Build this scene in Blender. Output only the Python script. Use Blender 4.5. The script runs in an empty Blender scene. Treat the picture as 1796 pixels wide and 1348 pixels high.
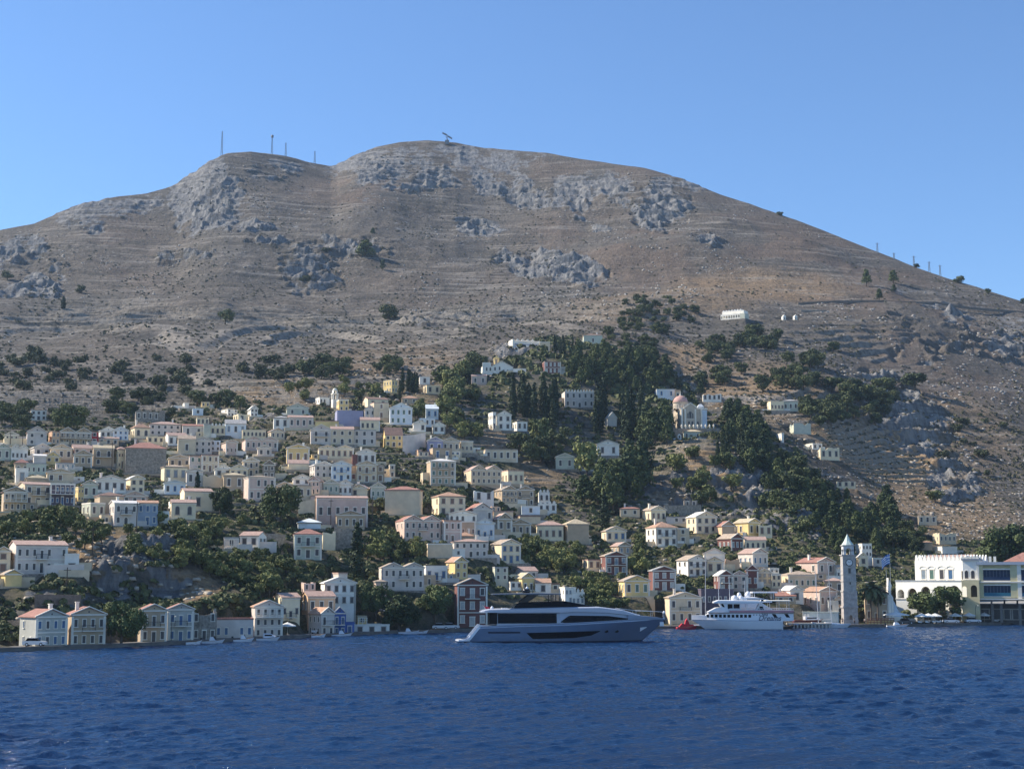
import bpy, math, random
import numpy as np
from mathutils import Vector, Matrix
R = math.radians
sc = bpy.context.scene
col = sc.collection
random.seed(7)

# ------------------------------------------------------------------ camera, sky, sun, exposure
CAMH, PITCH, F, CX, CY = 12.6, R(7.47), 2600.0, 898.0, 674.0
CP, SP = math.cos(PITCH), math.sin(PITCH)
cam_d = bpy.data.cameras.new('camera')
cam = bpy.data.objects.new('camera', cam_d)
col.objects.link(cam)
cam.location = (0, 0, CAMH)
cam.rotation_euler = (R(90) + PITCH, 0, 0)
cam_d.sensor_width = 36.0
cam_d.lens = 36.0 * F / 1796.0
cam_d.clip_start = 1.0
cam_d.clip_end = 60000.0
sc.camera = cam

SUN_EL, SUN_AZ = R(38), R(-76)          # azimuth measured from +Y (away from the camera) towards +X
world = bpy.data.worlds.new('World')
sc.world = world
world.use_nodes = True
wn = world.node_tree
bg = wn.nodes['Background']
sky = wn.nodes.new('ShaderNodeTexSky')
sky.sky_type = 'NISHITA'
sky.sun_disc = False
sky.sun_elevation = SUN_EL
sky.sun_rotation = SUN_AZ
sky.altitude = 0
sky.air_density = 0.97
sky.dust_density = 0.0
sky.ozone_density = 8.0
wn.links.new(sky.outputs[0], bg.inputs[0])
bg.inputs[1].default_value = 0.121
sun_d = bpy.data.lights.new('sun', 'SUN')
sun = bpy.data.objects.new('sun', sun_d)
col.objects.link(sun)
sd = Vector((math.sin(SUN_AZ) * math.cos(SUN_EL), math.cos(SUN_AZ) * math.cos(SUN_EL), math.sin(SUN_EL)))
sun.rotation_euler = sd.to_track_quat('Z', 'Y').to_euler()
sun.location = (-300, 200, 400)
sun_d.energy = 5.0
sun_d.angle = R(0.5)
sun_d.color = (1.0, 0.91, 0.78)
sc.view_settings.view_transform = 'Standard'
sc.view_settings.look = 'None'
sc.view_settings.exposure = 0.62
sc.view_settings.gamma = 1.0

# ------------------------------------------------------------------ bookkeeping helpers
def tag(o, label=None, cat=None, group=None, kind=None):
    if label: o['label'] = label
    if cat: o['category'] = cat
    if group: o['group'] = group
    if kind: o['kind'] = kind
    return o

def empty(name, loc, rz=0.0, parent=None):
    o = bpy.data.objects.new(name, None)
    o.empty_display_size = 0.5
    o.location = loc
    o.rotation_euler = (0, 0, rz)
    col.objects.link(o)
    if parent: o.parent = parent
    return o

def copy_tree(o, parent=None):
    c = o.copy()
    col.objects.link(c)
    c.parent = parent
    for ch in o.children:
        copy_tree(ch, c)
    return c

class MB:
    """collects vertices and faces for ONE mesh"""
    def __init__(s):
        s.v = []; s.f = []
    def add(s, vs, fs):
        n = len(s.v); s.v += [tuple(p) for p in vs]; s.f += [tuple(i + n for i in f) for f in fs]
        return s
    def box(s, x0, x1, y0, y1, z0, z1):
        return s.add([(x0,y0,z0),(x1,y0,z0),(x1,y1,z0),(x0,y1,z0),(x0,y0,z1),(x1,y0,z1),(x1,y1,z1),(x0,y1,z1)],
                     [(0,3,2,1),(4,5,6,7),(0,1,5,4),(1,2,6,5),(2,3,7,6),(3,0,4,7)])
    def quad(s, a, b, c, d):
        return s.add([a,b,c,d], [(0,1,2,3)])
    def prism(s, pts, y0, y1):
        """pts: (x,z) outline, counter-clockwise seen from -y; extruded along y"""
        n = len(pts)
        vs = [(x,y0,z) for x,z in pts] + [(x,y1,z) for x,z in pts]
        fs = [tuple(range(n)), tuple(range(2*n-1, n-1, -1))]
        fs += [(i, i+n, (i+1)%n+n, (i+1)%n) for i in range(n)]
        return s.add(vs, fs)
    def slab(s, pts, z0, z1):
        """pts: (x,y) outline ccw from above"""
        n = len(pts)
        vs = [(x,y,z0) for x,y in pts] + [(x,y,z1) for x,y in pts]
        fs = [tuple(range(n-1,-1,-1)), tuple(range(n, 2*n))]
        fs += [(i, (i+1)%n, (i+1)%n+n, i+n) for i in range(n)]
        return s.add(vs, fs)
    def tube(s, pts, r, n=8, r1=None):
        m = len(pts); r1 = r if r1 is None else r1
        rings = []
        for k, p in enumerate(pts):
            p = Vector(p)
            d = (Vector(pts[min(k+1, m-1)]) - Vector(pts[max(k-1, 0)])).normalized()
            u = d.orthogonal().normalized(); w = d.cross(u)
            rr = r + (r1 - r) * k / max(1, m - 1)
            rings.append([p + rr * (math.cos(2*math.pi*i/n) * u + math.sin(2*math.pi*i/n) * w) for i in range(n)])
        vs = [q for rg in rings for q in rg]
        fs = [tuple(range(n-1,-1,-1)), tuple(range((m-1)*n, m*n))]
        for k in range(m-1):
            for i in range(n):
                a = k*n+i; b = k*n+(i+1)%n
                fs.append((a, b, b+n, a+n))
        return s.add(vs, fs)
    def lathe(s, prof, c=(0,0,0), n=20):
        """prof: (r,z) bottom to top"""
        vs = []; fs = []
        for r, z in prof:
            for i in range(n):
                a = 2*math.pi*i/n
                vs.append((c[0]+r*math.cos(a), c[1]+r*math.sin(a), c[2]+z))
        m = len(prof)
        for k in range(m-1):
            for i in range(n):
                a = k*n+i; b = k*n+(i+1)%n
                fs.append((a, b, b+n, a+n))
        fs.append(tuple(range(n-1,-1,-1))); fs.append(tuple(range((m-1)*n, m*n)))
        return s.add(vs, fs)
    def mesh(s, name, mt, smooth=False):
        me = bpy.data.meshes.new(name)
        me.from_pydata(s.v, [], s.f)
        me.materials.append(mt)
        if smooth:
            me.polygons.foreach_set('use_smooth', [True] * len(me.polygons))
        me.update()
        return me
    def build(s, name, mt, parent=None, smooth=False, loc=(0,0,0), rz=0):
        o = bpy.data.objects.new(name, s.mesh(name, mt, smooth))
        o.location = loc; o.rotation_euler = (0,0,rz)
        col.objects.link(o)
        if parent: o.parent = parent
        return o

# ------------------------------------------------------------------ materials
MATS = {}
def mat(key, c, rough=0.8, var=0.12, scale=0.6, bump=0.0, metal=0.0, c2=None, spec=0.3, detail=5, emit=None):
    if key in MATS: return MATS[key]
    m = bpy.data.materials.new(key); m.use_nodes = True
    nt = m.node_tree; n = nt.nodes; b = n['Principled BSDF']
    b.inputs['Roughness'].default_value = rough
    b.inputs['Metallic'].default_value = metal
    b.inputs['Specular IOR Level'].default_value = spec
    if var > 0:
        g = n.new('ShaderNodeNewGeometry')
        t = n.new('ShaderNodeTexNoise'); t.inputs['Scale'].default_value = scale; t.inputs['Detail'].default_value = detail
        t.inputs['Roughness'].default_value = 0.65
        nt.links.new(g.outputs['Position'], t.inputs['Vector'])
        r = n.new('ShaderNodeValToRGB')
        r.color_ramp.elements[0].position = 0.3; r.color_ramp.elements[1].position = 0.72
        ca = tuple(max(0, x * (1 - var)) for x in c) if c2 is None else c2
        cb = tuple(min(1, x * (1 + var * 0.8)) for x in c)
        r.color_ramp.elements[0].color = (*ca, 1); r.color_ramp.elements[1].color = (*cb, 1)
        nt.links.new(t.outputs['Fac'], r.inputs['Fac'])
        nt.links.new(r.outputs['Color'], b.inputs['Base Color'])
        if bump > 0:
            bp = n.new('ShaderNodeBump'); bp.inputs['Strength'].default_value = bump; bp.inputs['Distance'].default_value = 0.1
            nt.links.new(t.outputs['Fac'], bp.inputs['Height'])
            nt.links.new(bp.outputs['Normal'], b.inputs['Normal'])
    else:
        b.inputs['Base Color'].default_value = (*c, 1)
    MATS[key] = m
    return m

def tile_mat(key, c, c2):
    """clay roof tiles: rows of colour and relief that run down the slope"""
    if key in MATS: return MATS[key]
    m = mat(key, c, rough=0.85, var=0.3, scale=1.3, c2=c2)
    nt = m.node_tree; n = nt.nodes
    tc = n.new('ShaderNodeTexCoord'); w = n.new('ShaderNodeTexWave')
    w.bands_direction = 'X'; w.inputs['Scale'].default_value = 1.1; w.inputs['Distortion'].default_value = 0.6
    nt.links.new(tc.outputs['Object'], w.inputs['Vector'])
    bp = n.new('ShaderNodeBump'); bp.inputs['Strength'].default_value = 0.6; bp.inputs['Distance'].default_value = 0.12
    nt.links.new(w.outputs['Fac'], bp.inputs['Height'])
    nt.links.new(bp.outputs['Normal'], n['Principled BSDF'].inputs['Normal'])
    return m

# ------------------------------------------------------------------ numpy noise
def _hash(ix, iy, seed):
    h = (ix.astype(np.int64) * 374761393 + iy.astype(np.int64) * 668265263 + seed * 1442695041) & 0xFFFFFFFF
    h = ((h ^ (h >> 13)) * 1274126177) & 0xFFFFFFFF
    h = h ^ (h >> 16)
    return (h & 0xFFFFFF) / float(0xFFFFFF)
def vnoise(x, y, seed=0):
    ix = np.floor(x); iy = np.floor(y); fx = x - ix; fy = y - iy
    fx = fx*fx*fx*(fx*(fx*6-15)+10); fy = fy*fy*fy*(fy*(fy*6-15)+10)
    a = _hash(ix, iy, seed); b = _hash(ix+1, iy, seed); c = _hash(ix, iy+1, seed); d = _hash(ix+1, iy+1, seed)
    return (a + (b-a)*fx) * (1-fy) + (c + (d-c)*fx) * fy
def fbm(x, y, sc_, oct_=4, seed=0, gain=0.5):
    x = np.asarray(x, float) / sc_; y = np.asarray(y, float) / sc_
    s = 0; a = 1; t = 0
    for k in range(oct_):
        s = s + a * vnoise(x + 17.3*k, y - 9.1*k, seed + k); t += a
        a *= gain; x = x * 2.03; y = y * 2.03
    return s / t
def ridged(x, y, sc_, oct_=4, seed=0):
    x = np.asarray(x, float) / sc_; y = np.asarray(y, float) / sc_
    s = 0; a = 1; t = 0
    for k in range(oct_):
        s = s + a * (1 - np.abs(2 * vnoise(x, y, seed + k) - 1)); t += a
        a *= 0.5; x = x * 2.1 + 3.1; y = y * 2.1 - 7.7
    return s / t
def sstep(a, b, x):
    t = np.clip((np.asarray(x, float) - a) / (b - a), 0, 1)
    return t*t*(3-2*t)

# ------------------------------------------------------------------ the lie of the land: for columns of the valley side, (distance, height angle) profiles
SKY = np.array([(-420,560),(-200,462),(0,403),(60,392),(110,370),(145,357),(200,347),(260,338),(305,325),(330,307),(360,285),(395,268),(440,265),(490,272),(540,284),
 (585,291),(620,272),(660,257),(700,249),(750,245),(800,249),(850,260),(900,264),(960,270),(1040,281),(1130,296),(1200,316),(1280,345),(1370,376),(1450,407),
 (1540,442),(1600,465),(1680,493),(1796,530),(1950,585),(2250,690)], float)
QW = np.array([(-420,1170),(0,1143),(120,1139),(300,1131),(470,1122),(620,1114),(800,1108),(900,1105),(1100,1103),(1250,1102),(1400,1101),(1600,1099),(1796,1095),(2250,1088)], float)
COLS = [
 (-400, 1300, [(300,1075),(330,985),(380,900),(450,830),(520,745),(600,720),(780,650),(1000,590)]),
 (0,    1350, [(292,1075),(306,1004),(345,925),(372,895),(450,832),(520,768),(600,715),(780,640),(1000,540)]),
 (120,  1370, [(295,1075),(307,1004),(352,925),(376,890),(455,826),(530,768),(600,722),(760,650),(1000,550)]),
 (230,  1420, [(296,1085),(312,1060),(323,985),(365,925),(420,870),(480,825),(555,762),(610,722),(720,665),(900,590),(1150,485)]),
 (450,  1510, [(325,1066),(345,1010),(380,950),(430,885),(480,836),(540,782),(610,722),(690,672),(900,590),(1150,470),(1300,390)]),
 (600,  1585, [(348,1062),(372,1010),(420,925),(465,866),(520,806),(580,748),(650,694),(730,652),(900,590),(1150,490),(1330,385)]),
 (780,  1600, [(362,1055),(398,985),(440,922),(490,862),(550,796),(620,734),(690,682),(770,640),(900,590),(1150,490),(1400,375)]),
 (950,  1560, [(388,1062),(430,1000),(480,934),(530,870),(590,795),(660,722),(720,655),(765,620),(800,612),(850,606),(950,568),(1200,468),(1400,375)]),
 (1100, 1500, [(396,1055),(440,1000),(490,932),(530,882),(580,830),(640,770),(700,700),(750,645),(800,610),(900,572),(1050,512),(1300,395)]),
 (1220, 1440, [(400,1056),(450,985),(500,928),(535,888),(565,830),(600,772),(650,746),(720,700),(800,642),(900,590),(1000,532),(1200,436)]),
 (1400, 1360, [(415,1045),(460,985),(500,930),(550,880),(600,822),(650,770),(720,705),(850,622),(1000,540),(1150,470)]),
 (1560, 1280, [(425,1052),(480,1000),(540,940),(610,880),(690,812),(790,720),(900,630),(1000,560),(1150,490)]),
 (1796, 1160, [(455,1050),(520,985),(600,920),(700,850),(800,772),(900,692),(1000,620),(1080,565)]),
 (2250, 1100, [(480,1050),(540,1000),(620,950),(720,890),(820,830),(920,780),(1000,740)]),
]
def _pchip(xs, ys, x):
    xs = np.array(xs, float); ys = np.array(ys, float); h = np.diff(xs); d = np.diff(ys)/h
    m = np.zeros_like(xs); m[0] = d[0]; m[-1] = d[-1]
    for i in range(1, len(xs)-1):
        if d[i-1]*d[i] > 0:
            w1 = 2*h[i]+h[i-1]; w2 = h[i]+2*h[i-1]
            m[i] = (w1+w2)/(w1/d[i-1]+w2/d[i])
    i = np.clip(np.searchsorted(xs, x)-1, 0, len(xs)-2)
    t = (x-xs[i])/h[i]
    return ((1+2*t)*(1-t)**2)*ys[i] + t*(1-t)**2*h[i]*m[i] + t*t*(3-2*t)*ys[i+1] + t*t*(t-1)*h[i]*m[i+1]

def s_of(py):
    v = (CY - py) / F
    return (SP + v*CP) / (CP - v*SP)
def py_of(s):
    return CY - F * (s*CP - SP) / (CP + s*SP)
NK = 500
KS = np.linspace(0, 1, NK)
CPX = np.array([c[0] for c in COLS], float)
_QS = np.linspace(-420, 2250, 400)
def quay_py(px): return np.interp(px, _QS, _QP)
_QP = _pchip(CPX, np.interp(CPX, QW[:,0], QW[:,1]), _QS)
def quay_D(px): return -CAMH / s_of(quay_py(px))
RD = np.array([c[1] for c in COLS], float)
_RS = _pchip(CPX, RD, _QS)
_RS = np.convolve(np.pad(_RS, 12, 'edge'), np.ones(25)/25, 'valid')
def ridge_D(px): return np.interp(px, _QS, _RS)
def _build():
    T = np.zeros((len(COLS), NK))
    for i, (px, rd, pts) in enumerate(COLS):
        rd = float(ridge_D(px)); pts = [p for p in pts if p[0] < rd-25]
        dq = float(quay_D(px)); k = np.log(rd/dq)
        D = dq * np.exp(k*KS)
        xs = [dq, dq+9] + [p[0] for p in pts] + [rd]
        ys = [float(py_of((0.65-CAMH)/dq)), float(py_of((1.0-CAMH)/(dq+9)))] + [p[1] for p in pts] + [float(np.interp(px, SKY[:,0], SKY[:,1]))]
        T[i] = _pchip(xs, ys, D)
    return T
TAB = _build()
SKC = np.interp(CPX, SKY[:,0], SKY[:,1])
# resample the columns finely with smooth blending across
FPX = np.linspace(-400, 2250, 266)
def _smooth_cols():
    out = np.zeros((len(FPX), NK))
    for k in range(NK):
        out[:, k] = _pchip(CPX, TAB[:, k], FPX)
    ker = np.hanning(13)[1:-1]; ker /= ker.sum(); pad = np.pad(out, ((5, 5), (0, 0)), 'edge')
    out = sum(ker[i]*pad[i:i+len(FPX)] for i in range(11))
    fine = np.interp(FPX, SKY[:,0], SKY[:,1])
    base = out[:, -1].copy()
    w = sstep(0.72, 1.0, KS)
    return out + (fine - base)[:, None] * w[None, :]
FT = _smooth_cols()
def py_at(px, k):
    a = np.clip((np.asarray(px, float) - FPX[0]) / (FPX[1]-FPX[0]), 0, len(FPX)-1.001)
    b = np.clip(np.asarray(k, float) * (NK-1), 0, NK-1.001)
    i = a.astype(int); j = b.astype(int); u = a-i; v = b-j
    return (FT[i,j]*(1-u)+FT[i+1,j]*u)*(1-v) + (FT[i,j+1]*(1-u)+FT[i+1,j+1]*u)*v
def px_of(t, py):
    return CX + F * t * (CP - (CY-py)/F*SP)
def t_of(px, py):
    return ((px-CX)/F) / (CP - (CY-py)/F*SP)
def P(px, py, D):
    """the point at distance D (depth along +Y) seen at this pixel of the 1796x1348 photograph"""
    return Vector((float(t_of(px, py))*D, D, CAMH + D*float(s_of(py))))
def inv(px, py):
    """distance at which the ground (without its small relief) is met"""
    ys = py_at(np.full(NK, float(px)), KS)
    j = np.argmax(ys <= py) if np.any(ys <= py) else NK-1
    if j == 0: k = 0.0
    else:
        k = KS[j-1] + (ys[j-1]-py)/max(1e-6, ys[j-1]-ys[j]) * (KS[1]-KS[0])
    dq = float(quay_D(px)); rd = float(ridge_D(px))
    return float(dq * (rd/dq)**k)
# crags, screes, terraces and dry meadows of the hillside: (cx, cy, rx, ry, strength, tilt)
CRAG = [(240,1000,95,62,.8,0),(360,335,62,75,1.2,.3),(640,285,60,22,.7,0),(230,365,60,22,.6,-.3),(470,300,70,20,.5,0),(330,455,60,22,.8,0),(150,380,70,30,.6,-.2),(600,440,110,22,.7,0),(545,480,60,35,.7,.5),(970,352,90,26,1,.1),(860,325,130,20,.7,.1),(1060,335,90,22,.7,.15),(1050,395,70,10,.5,.1),(520,425,90,9,.5,0),(420,395,60,14,.5,0),(770,560,70,16,.6,0),(50,500,60,26,.45,0),(1500,650,90,16,.5,.2),(1720,600,90,40,.5,.2),
        (975,472,105,24,1.1,.15),(1160,355,50,60,.9,.3),(1240,430,30,14,.7,0),(760,300,150,45,.7,0),(840,408,50,16,.8,.2),(1585,735,100,52,1.05,.5),
        (1680,840,60,45,.7,.6),(1310,860,70,60,.8,.5),(1180,855,60,40,.5,.3),(1400,880,60,70,.8,.4),(1100,320,200,25,.4,0),(1650,590,120,60,.35,0),(60,450,90,40,.5,0),(900,620,45,14,.9,0),(130,1045,90,22,.5,0)]
TERR = [(280,620,420,95,1,0),(600,600,300,60,.9,0),(850,570,170,50,.8,0),(1290,680,110,60,1.1,0),(1560,800,100,45,.6,.3),(520,680,120,30,.9,0),(1480,590,200,30,.35,0)]
DRY = [(190,965,110,40,1,0),(330,1025,60,30,1,0),(1260,820,90,40,.9,.4),(1160,855,50,30,.7,.4),(1540,790,130,50,.9,.3),(1330,690,130,60,.6,0),(880,770,40,30,.8,0),
       (1330,500,160,30,.5,0),(700,640,120,40,.35,0),(520,690,120,25,.7,0),(1200,620,60,30,.6,0),(740,690,60,30,.5,0),(940,830,50,30,.6,0),(1180,530,200,30,.35,-.1),(1630,890,170,60,.5,.2),(1690,760,110,60,.3,.3)]
BRN = [(620,340,120,30,.7,0),(1150,450,260,70,.7,.1),(1450,470,300,70,.8,.35),(230,430,60,90,.5,-.7),(1650,640,200,90,.6,0),(780,520,160,60,.3,0),(960,300,300,20,.5,0)]
TOWN = np.array([(-400,745),(0,748),(300,718),(600,690),(800,668),(880,640),(950,602),(1050,600),(1180,640),(1230,700),(1330,735),(1400,790),(1450,860),(1520,915),(1620,940),(1796,955),(2250,960)], float)
def intown(px, py): return np.asarray(py) > np.interp(px, TOWN[:,0], TOWN[:,1])
def ell(px, py, L):
    m = np.zeros_like(np.asarray(px, float))
    for cx, cy, rx, ry, s, t in L:
        dx = px-cx; dy = py-cy; c, q = math.cos(t), math.sin(t)
        a = (dx*c + dy*q)/rx; b = (-dx*q + dy*c)/ry
        m = np.maximum(m, s*np.clip(1.35 - (a*a+b*b), 0, 1))
    return m
def ragged(px, py, m, sx, seed):
    """break the smooth edge of a cover patch"""
    n = fbm(px, py*1.6, sx, 4, seed)
    return np.clip(m*1.25 + (n-.55)*2.6*(m > 0.02), 0, 1.1) * sstep(0, .25, m)
HOLES = []      # house platforms: (x, y, yaw, x0, x1, y0, y1, z)
def ground(x, y, detail=True):
    """height of the land at world x, y (arrays) and its screen anchors"""
    x = np.asarray(x, float); y = np.asarray(y, float)
    t = x / y; py = np.full_like(t, 700.0)
    for _ in range(4):
        px = px_of(t, py)
        dq = quay_D(px); rd = ridge_D(px)
        k = np.log(np.maximum(y, 1)/dq) / np.log(rd/dq)
        py = py_at(px, np.clip(k, 0, 1))
    z = CAMH + np.where(k <= 1, y, rd) * s_of(py)
    over = np.maximum(y - rd, 0)
    z = z - over*0.12 - over*over*0.0006*np.exp(-over/900)
    z = np.where(k > 1, np.maximum(z, -8), z)
    lo = sstep(0.03, 0.12, k)
    if detail:
        ter = ell(px, py, TERR); crag = ragged(px, py, ell(px, py, CRAG), 34, 55)*(1-.6*np.clip(ter, 0, 1))
        farw = sstep(640, 1000, y)
        zb = z.copy(); n1 = fbm(x, y, 110, 4, 3, .42) - 0.5
        edge = 1 - 0.75*sstep(0.93, 1.0, k)
        z = z + lo*edge*(n1 * (3 + 14*farw) + (fbm(x, y, 12, 3, 11) - .5) * (.9 + .7*farw))
        # gullies running down the slope
        g = ridged(x + 90*fbm(x, y, 260, 3, 6), y*0.45, 130, 4, 5)
        z = z + farw*edge*(g - 0.6) * 9
        # rock faces: blocky steps
        st = 9.0
        q = (z + 6*fbm(x, y, 30, 3, 21)) / st
        fr = q - np.floor(q)
        zz = (np.floor(q) + sstep(0.55, 0.8, fr)) * st
        z = z + lo*np.clip(crag, 0, 1)*edge * ((zz - q*st)*0.85 + (ridged(x, y*0.7, 16, 4, 9) - .55) * (7+8*farw) + (ridged(x, y*.5, 5, 4, 19)-.5)*5.5*(1-farw))
        # field terraces with dry stone risers
        st = 2.2 + 2.0*farw
        q = (zb + n1*(3+14*farw)*lo + 2.0*fbm(x, y, 150, 2, 31)) / st
        fr = q - np.floor(q)
        zz = (np.floor(q) + sstep(0.62 - .07*farw, 0.80, fr)) * st
        patch = np.clip(ter*1.4, 0, 1) * sstep(0.22, 0.40, fbm(x, y*1.4, 60, 3, 41)) + 0.6*lo*sstep(.45,.6,fbm(x, y, 80, 3, 43))*(k < .72)
        patch = np.clip(patch, 0, 1)*lo*edge*(1-.65*sstep(1500, 1650, px))
        z = z + patch * (zz - q*st)
        riser = patch * ((fr > 0.55) & (fr < 0.86))
        return z, px, py, k, crag, riser
    return z, px, py, k
def gz(x, y):
    r = ground(np.array([x]), np.array([y]))
    return float(r[0][0])
# ------------------------------------------------------------------ terrain sheet
def make_terrain():
    NT, NR, NB = 1020, 1480, 70
    tt = np.concatenate([np.linspace(-0.62, -0.37, 60)[:-1], np.linspace(-0.37, 0.37, NT-118), np.linspace(0.37, 0.62, 60)[1:]])
    NTt = len(tt)
    kk = np.concatenate([np.linspace(-0.004, 1, NR), 1 + (np.linspace(0, 1, NB+1)[1:])**1.5])
    NRt = len(kk)
    Tg, Kg = np.meshgrid(tt, kk)
    pyb = np.full_like(Tg, 700.0)
    for _ in range(4):
        px = px_of(Tg, pyb); dq = quay_D(px); rd = ridge_D(px)
        pyb = py_at(px, np.clip(Kg, 0, 1))
    D = np.where(Kg <= 1, dq*(rd/dq)**np.clip(Kg, -1, 1), rd + (Kg-1)*1400)
    X = Tg*D; Y = D
    z, px, py, k, crag, riser = ground(X, Y)
    z = np.where(Kg < 0, -3.0, z)
    # level ground under the houses
    x = X.ravel(); y = Y.ravel(); zf = z.ravel().copy()
    flat = np.zeros_like(zf)
    rowD = D
    for (hx, hy, yaw, x0, x1, y0, y1, hz) in HOLES:
        rr = max(abs(x0), abs(x1), abs(y0), abs(y1)) + 17
        # candidate window in the grid
        r0 = np.searchsorted(D[:, NTt//2]*0 + kk, 0)
        m = (np.abs(X - hx) < rr) & (np.abs(Y - hy) < rr) if False else None
        j0 = np.searchsorted(tt, (hx-rr)/(hy+ (rr if hx-rr > 0 else -rr))); j1 = np.searchsorted(tt, (hx+rr)/(hy - (rr if hx+rr > 0 else -rr)))
        j0 = max(0, j0-2); j1 = min(NTt, j1+2)
        jm = min(NTt-1, (j0+j1)//2)
        i0 = max(0, np.searchsorted(D[:, jm], hy-rr)-40); i1 = min(NRt, np.searchsorted(D[:, jm], hy+rr)+40)
        xs = X[i0:i1, j0:j1]-hx; ys = Y[i0:i1, j0:j1]-hy
        c, s = math.cos(-yaw), math.sin(-yaw)
        lx = xs*c - ys*s; ly = xs*s + ys*c
        d = np.maximum(np.maximum(x0-lx, lx-x1), np.maximum(y0-ly, ly-y1))
        w = 1 - sstep(2.0, 5.0, d)
        sub = z[i0:i1, j0:j1]
        fr = (lx > x0-2.5) & (lx < x1+2.5) & (ly < 0) & (ly > -16)
        sub = np.where(fr, np.minimum(sub, hz-0.2+0.14*ly), sub)
        z[i0:i1, j0:j1] = np.where(sub > hz-0.15, sub*(1-w) + (hz-0.15)*w, sub + (hz-0.4-sub)*(1-sstep(0.5, 2.5, d))*0.9)
    verts = np.stack([X.ravel(), Y.ravel(), z.ravel()], 1)
    i = np.arange(NRt-1)[:, None]*NTt + np.arange(NTt-1)[None, :]
    i = i.ravel()
    faces = np.stack([i, i+1, i+1+NTt, i+NTt], 1)
    me = bpy.data.meshes.new('hillside')
    me.vertices.add(len(verts)); me.vertices.foreach_set('co', verts.ravel().astype(np.float32))
    me.loops.add(faces.size); me.loops.foreach_set('vertex_index', faces.ravel().astype(np.int32))
    me.polygons.add(len(faces)); me.polygons.foreach_set('loop_start', (np.arange(len(faces))*4).astype(np.int32))
    me.polygons.foreach_set('loop_total', np.full(len(faces), 4, np.int32))
    me.update(calc_edges=True)
    at = me.color_attributes.new('cover', 'FLOAT_COLOR', 'POINT')
    n = fbm(X, Y, 40, 4, 71)
    rock = np.clip(crag*1.0 + (fbm(X, Y, 120, 4, 73)-0.515)*1.5*(k > .4)*(1-np.clip(ell(px, py, TERR)*1.2, 0, 1)), 0, 1)
    dry = np.clip(ell(px, py, DRY), 0, 1)
    wall = riser.astype(float)
    brn = np.clip(ell(px, py, BRN), 0, 1)*sstep(.3, .6, n)
    C = np.stack([rock.ravel(), dry.ravel(), wall.ravel(), brn.ravel()], 1)
    at.data.foreach_set('color', C.ravel().astype(np.float32))
    veg = me.attributes.new('green', 'FLOAT', 'POINT')
    g = sstep(-25, 12, py-np.interp(px, TOWN[:,0], TOWN[:,1]))*(1-dry)*(1-np.clip(crag, 0, 1)*.8)
    veg.data.foreach_set('value', g.ravel().astype(np.float32))
    me.materials.append(terrain_mat())
    o = bpy.data.objects.new('hillside', me)
    col.objects.link(o)
    tag(o, kind='structure', label='bare stony mountainside rising behind the town')
    return o

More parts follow.
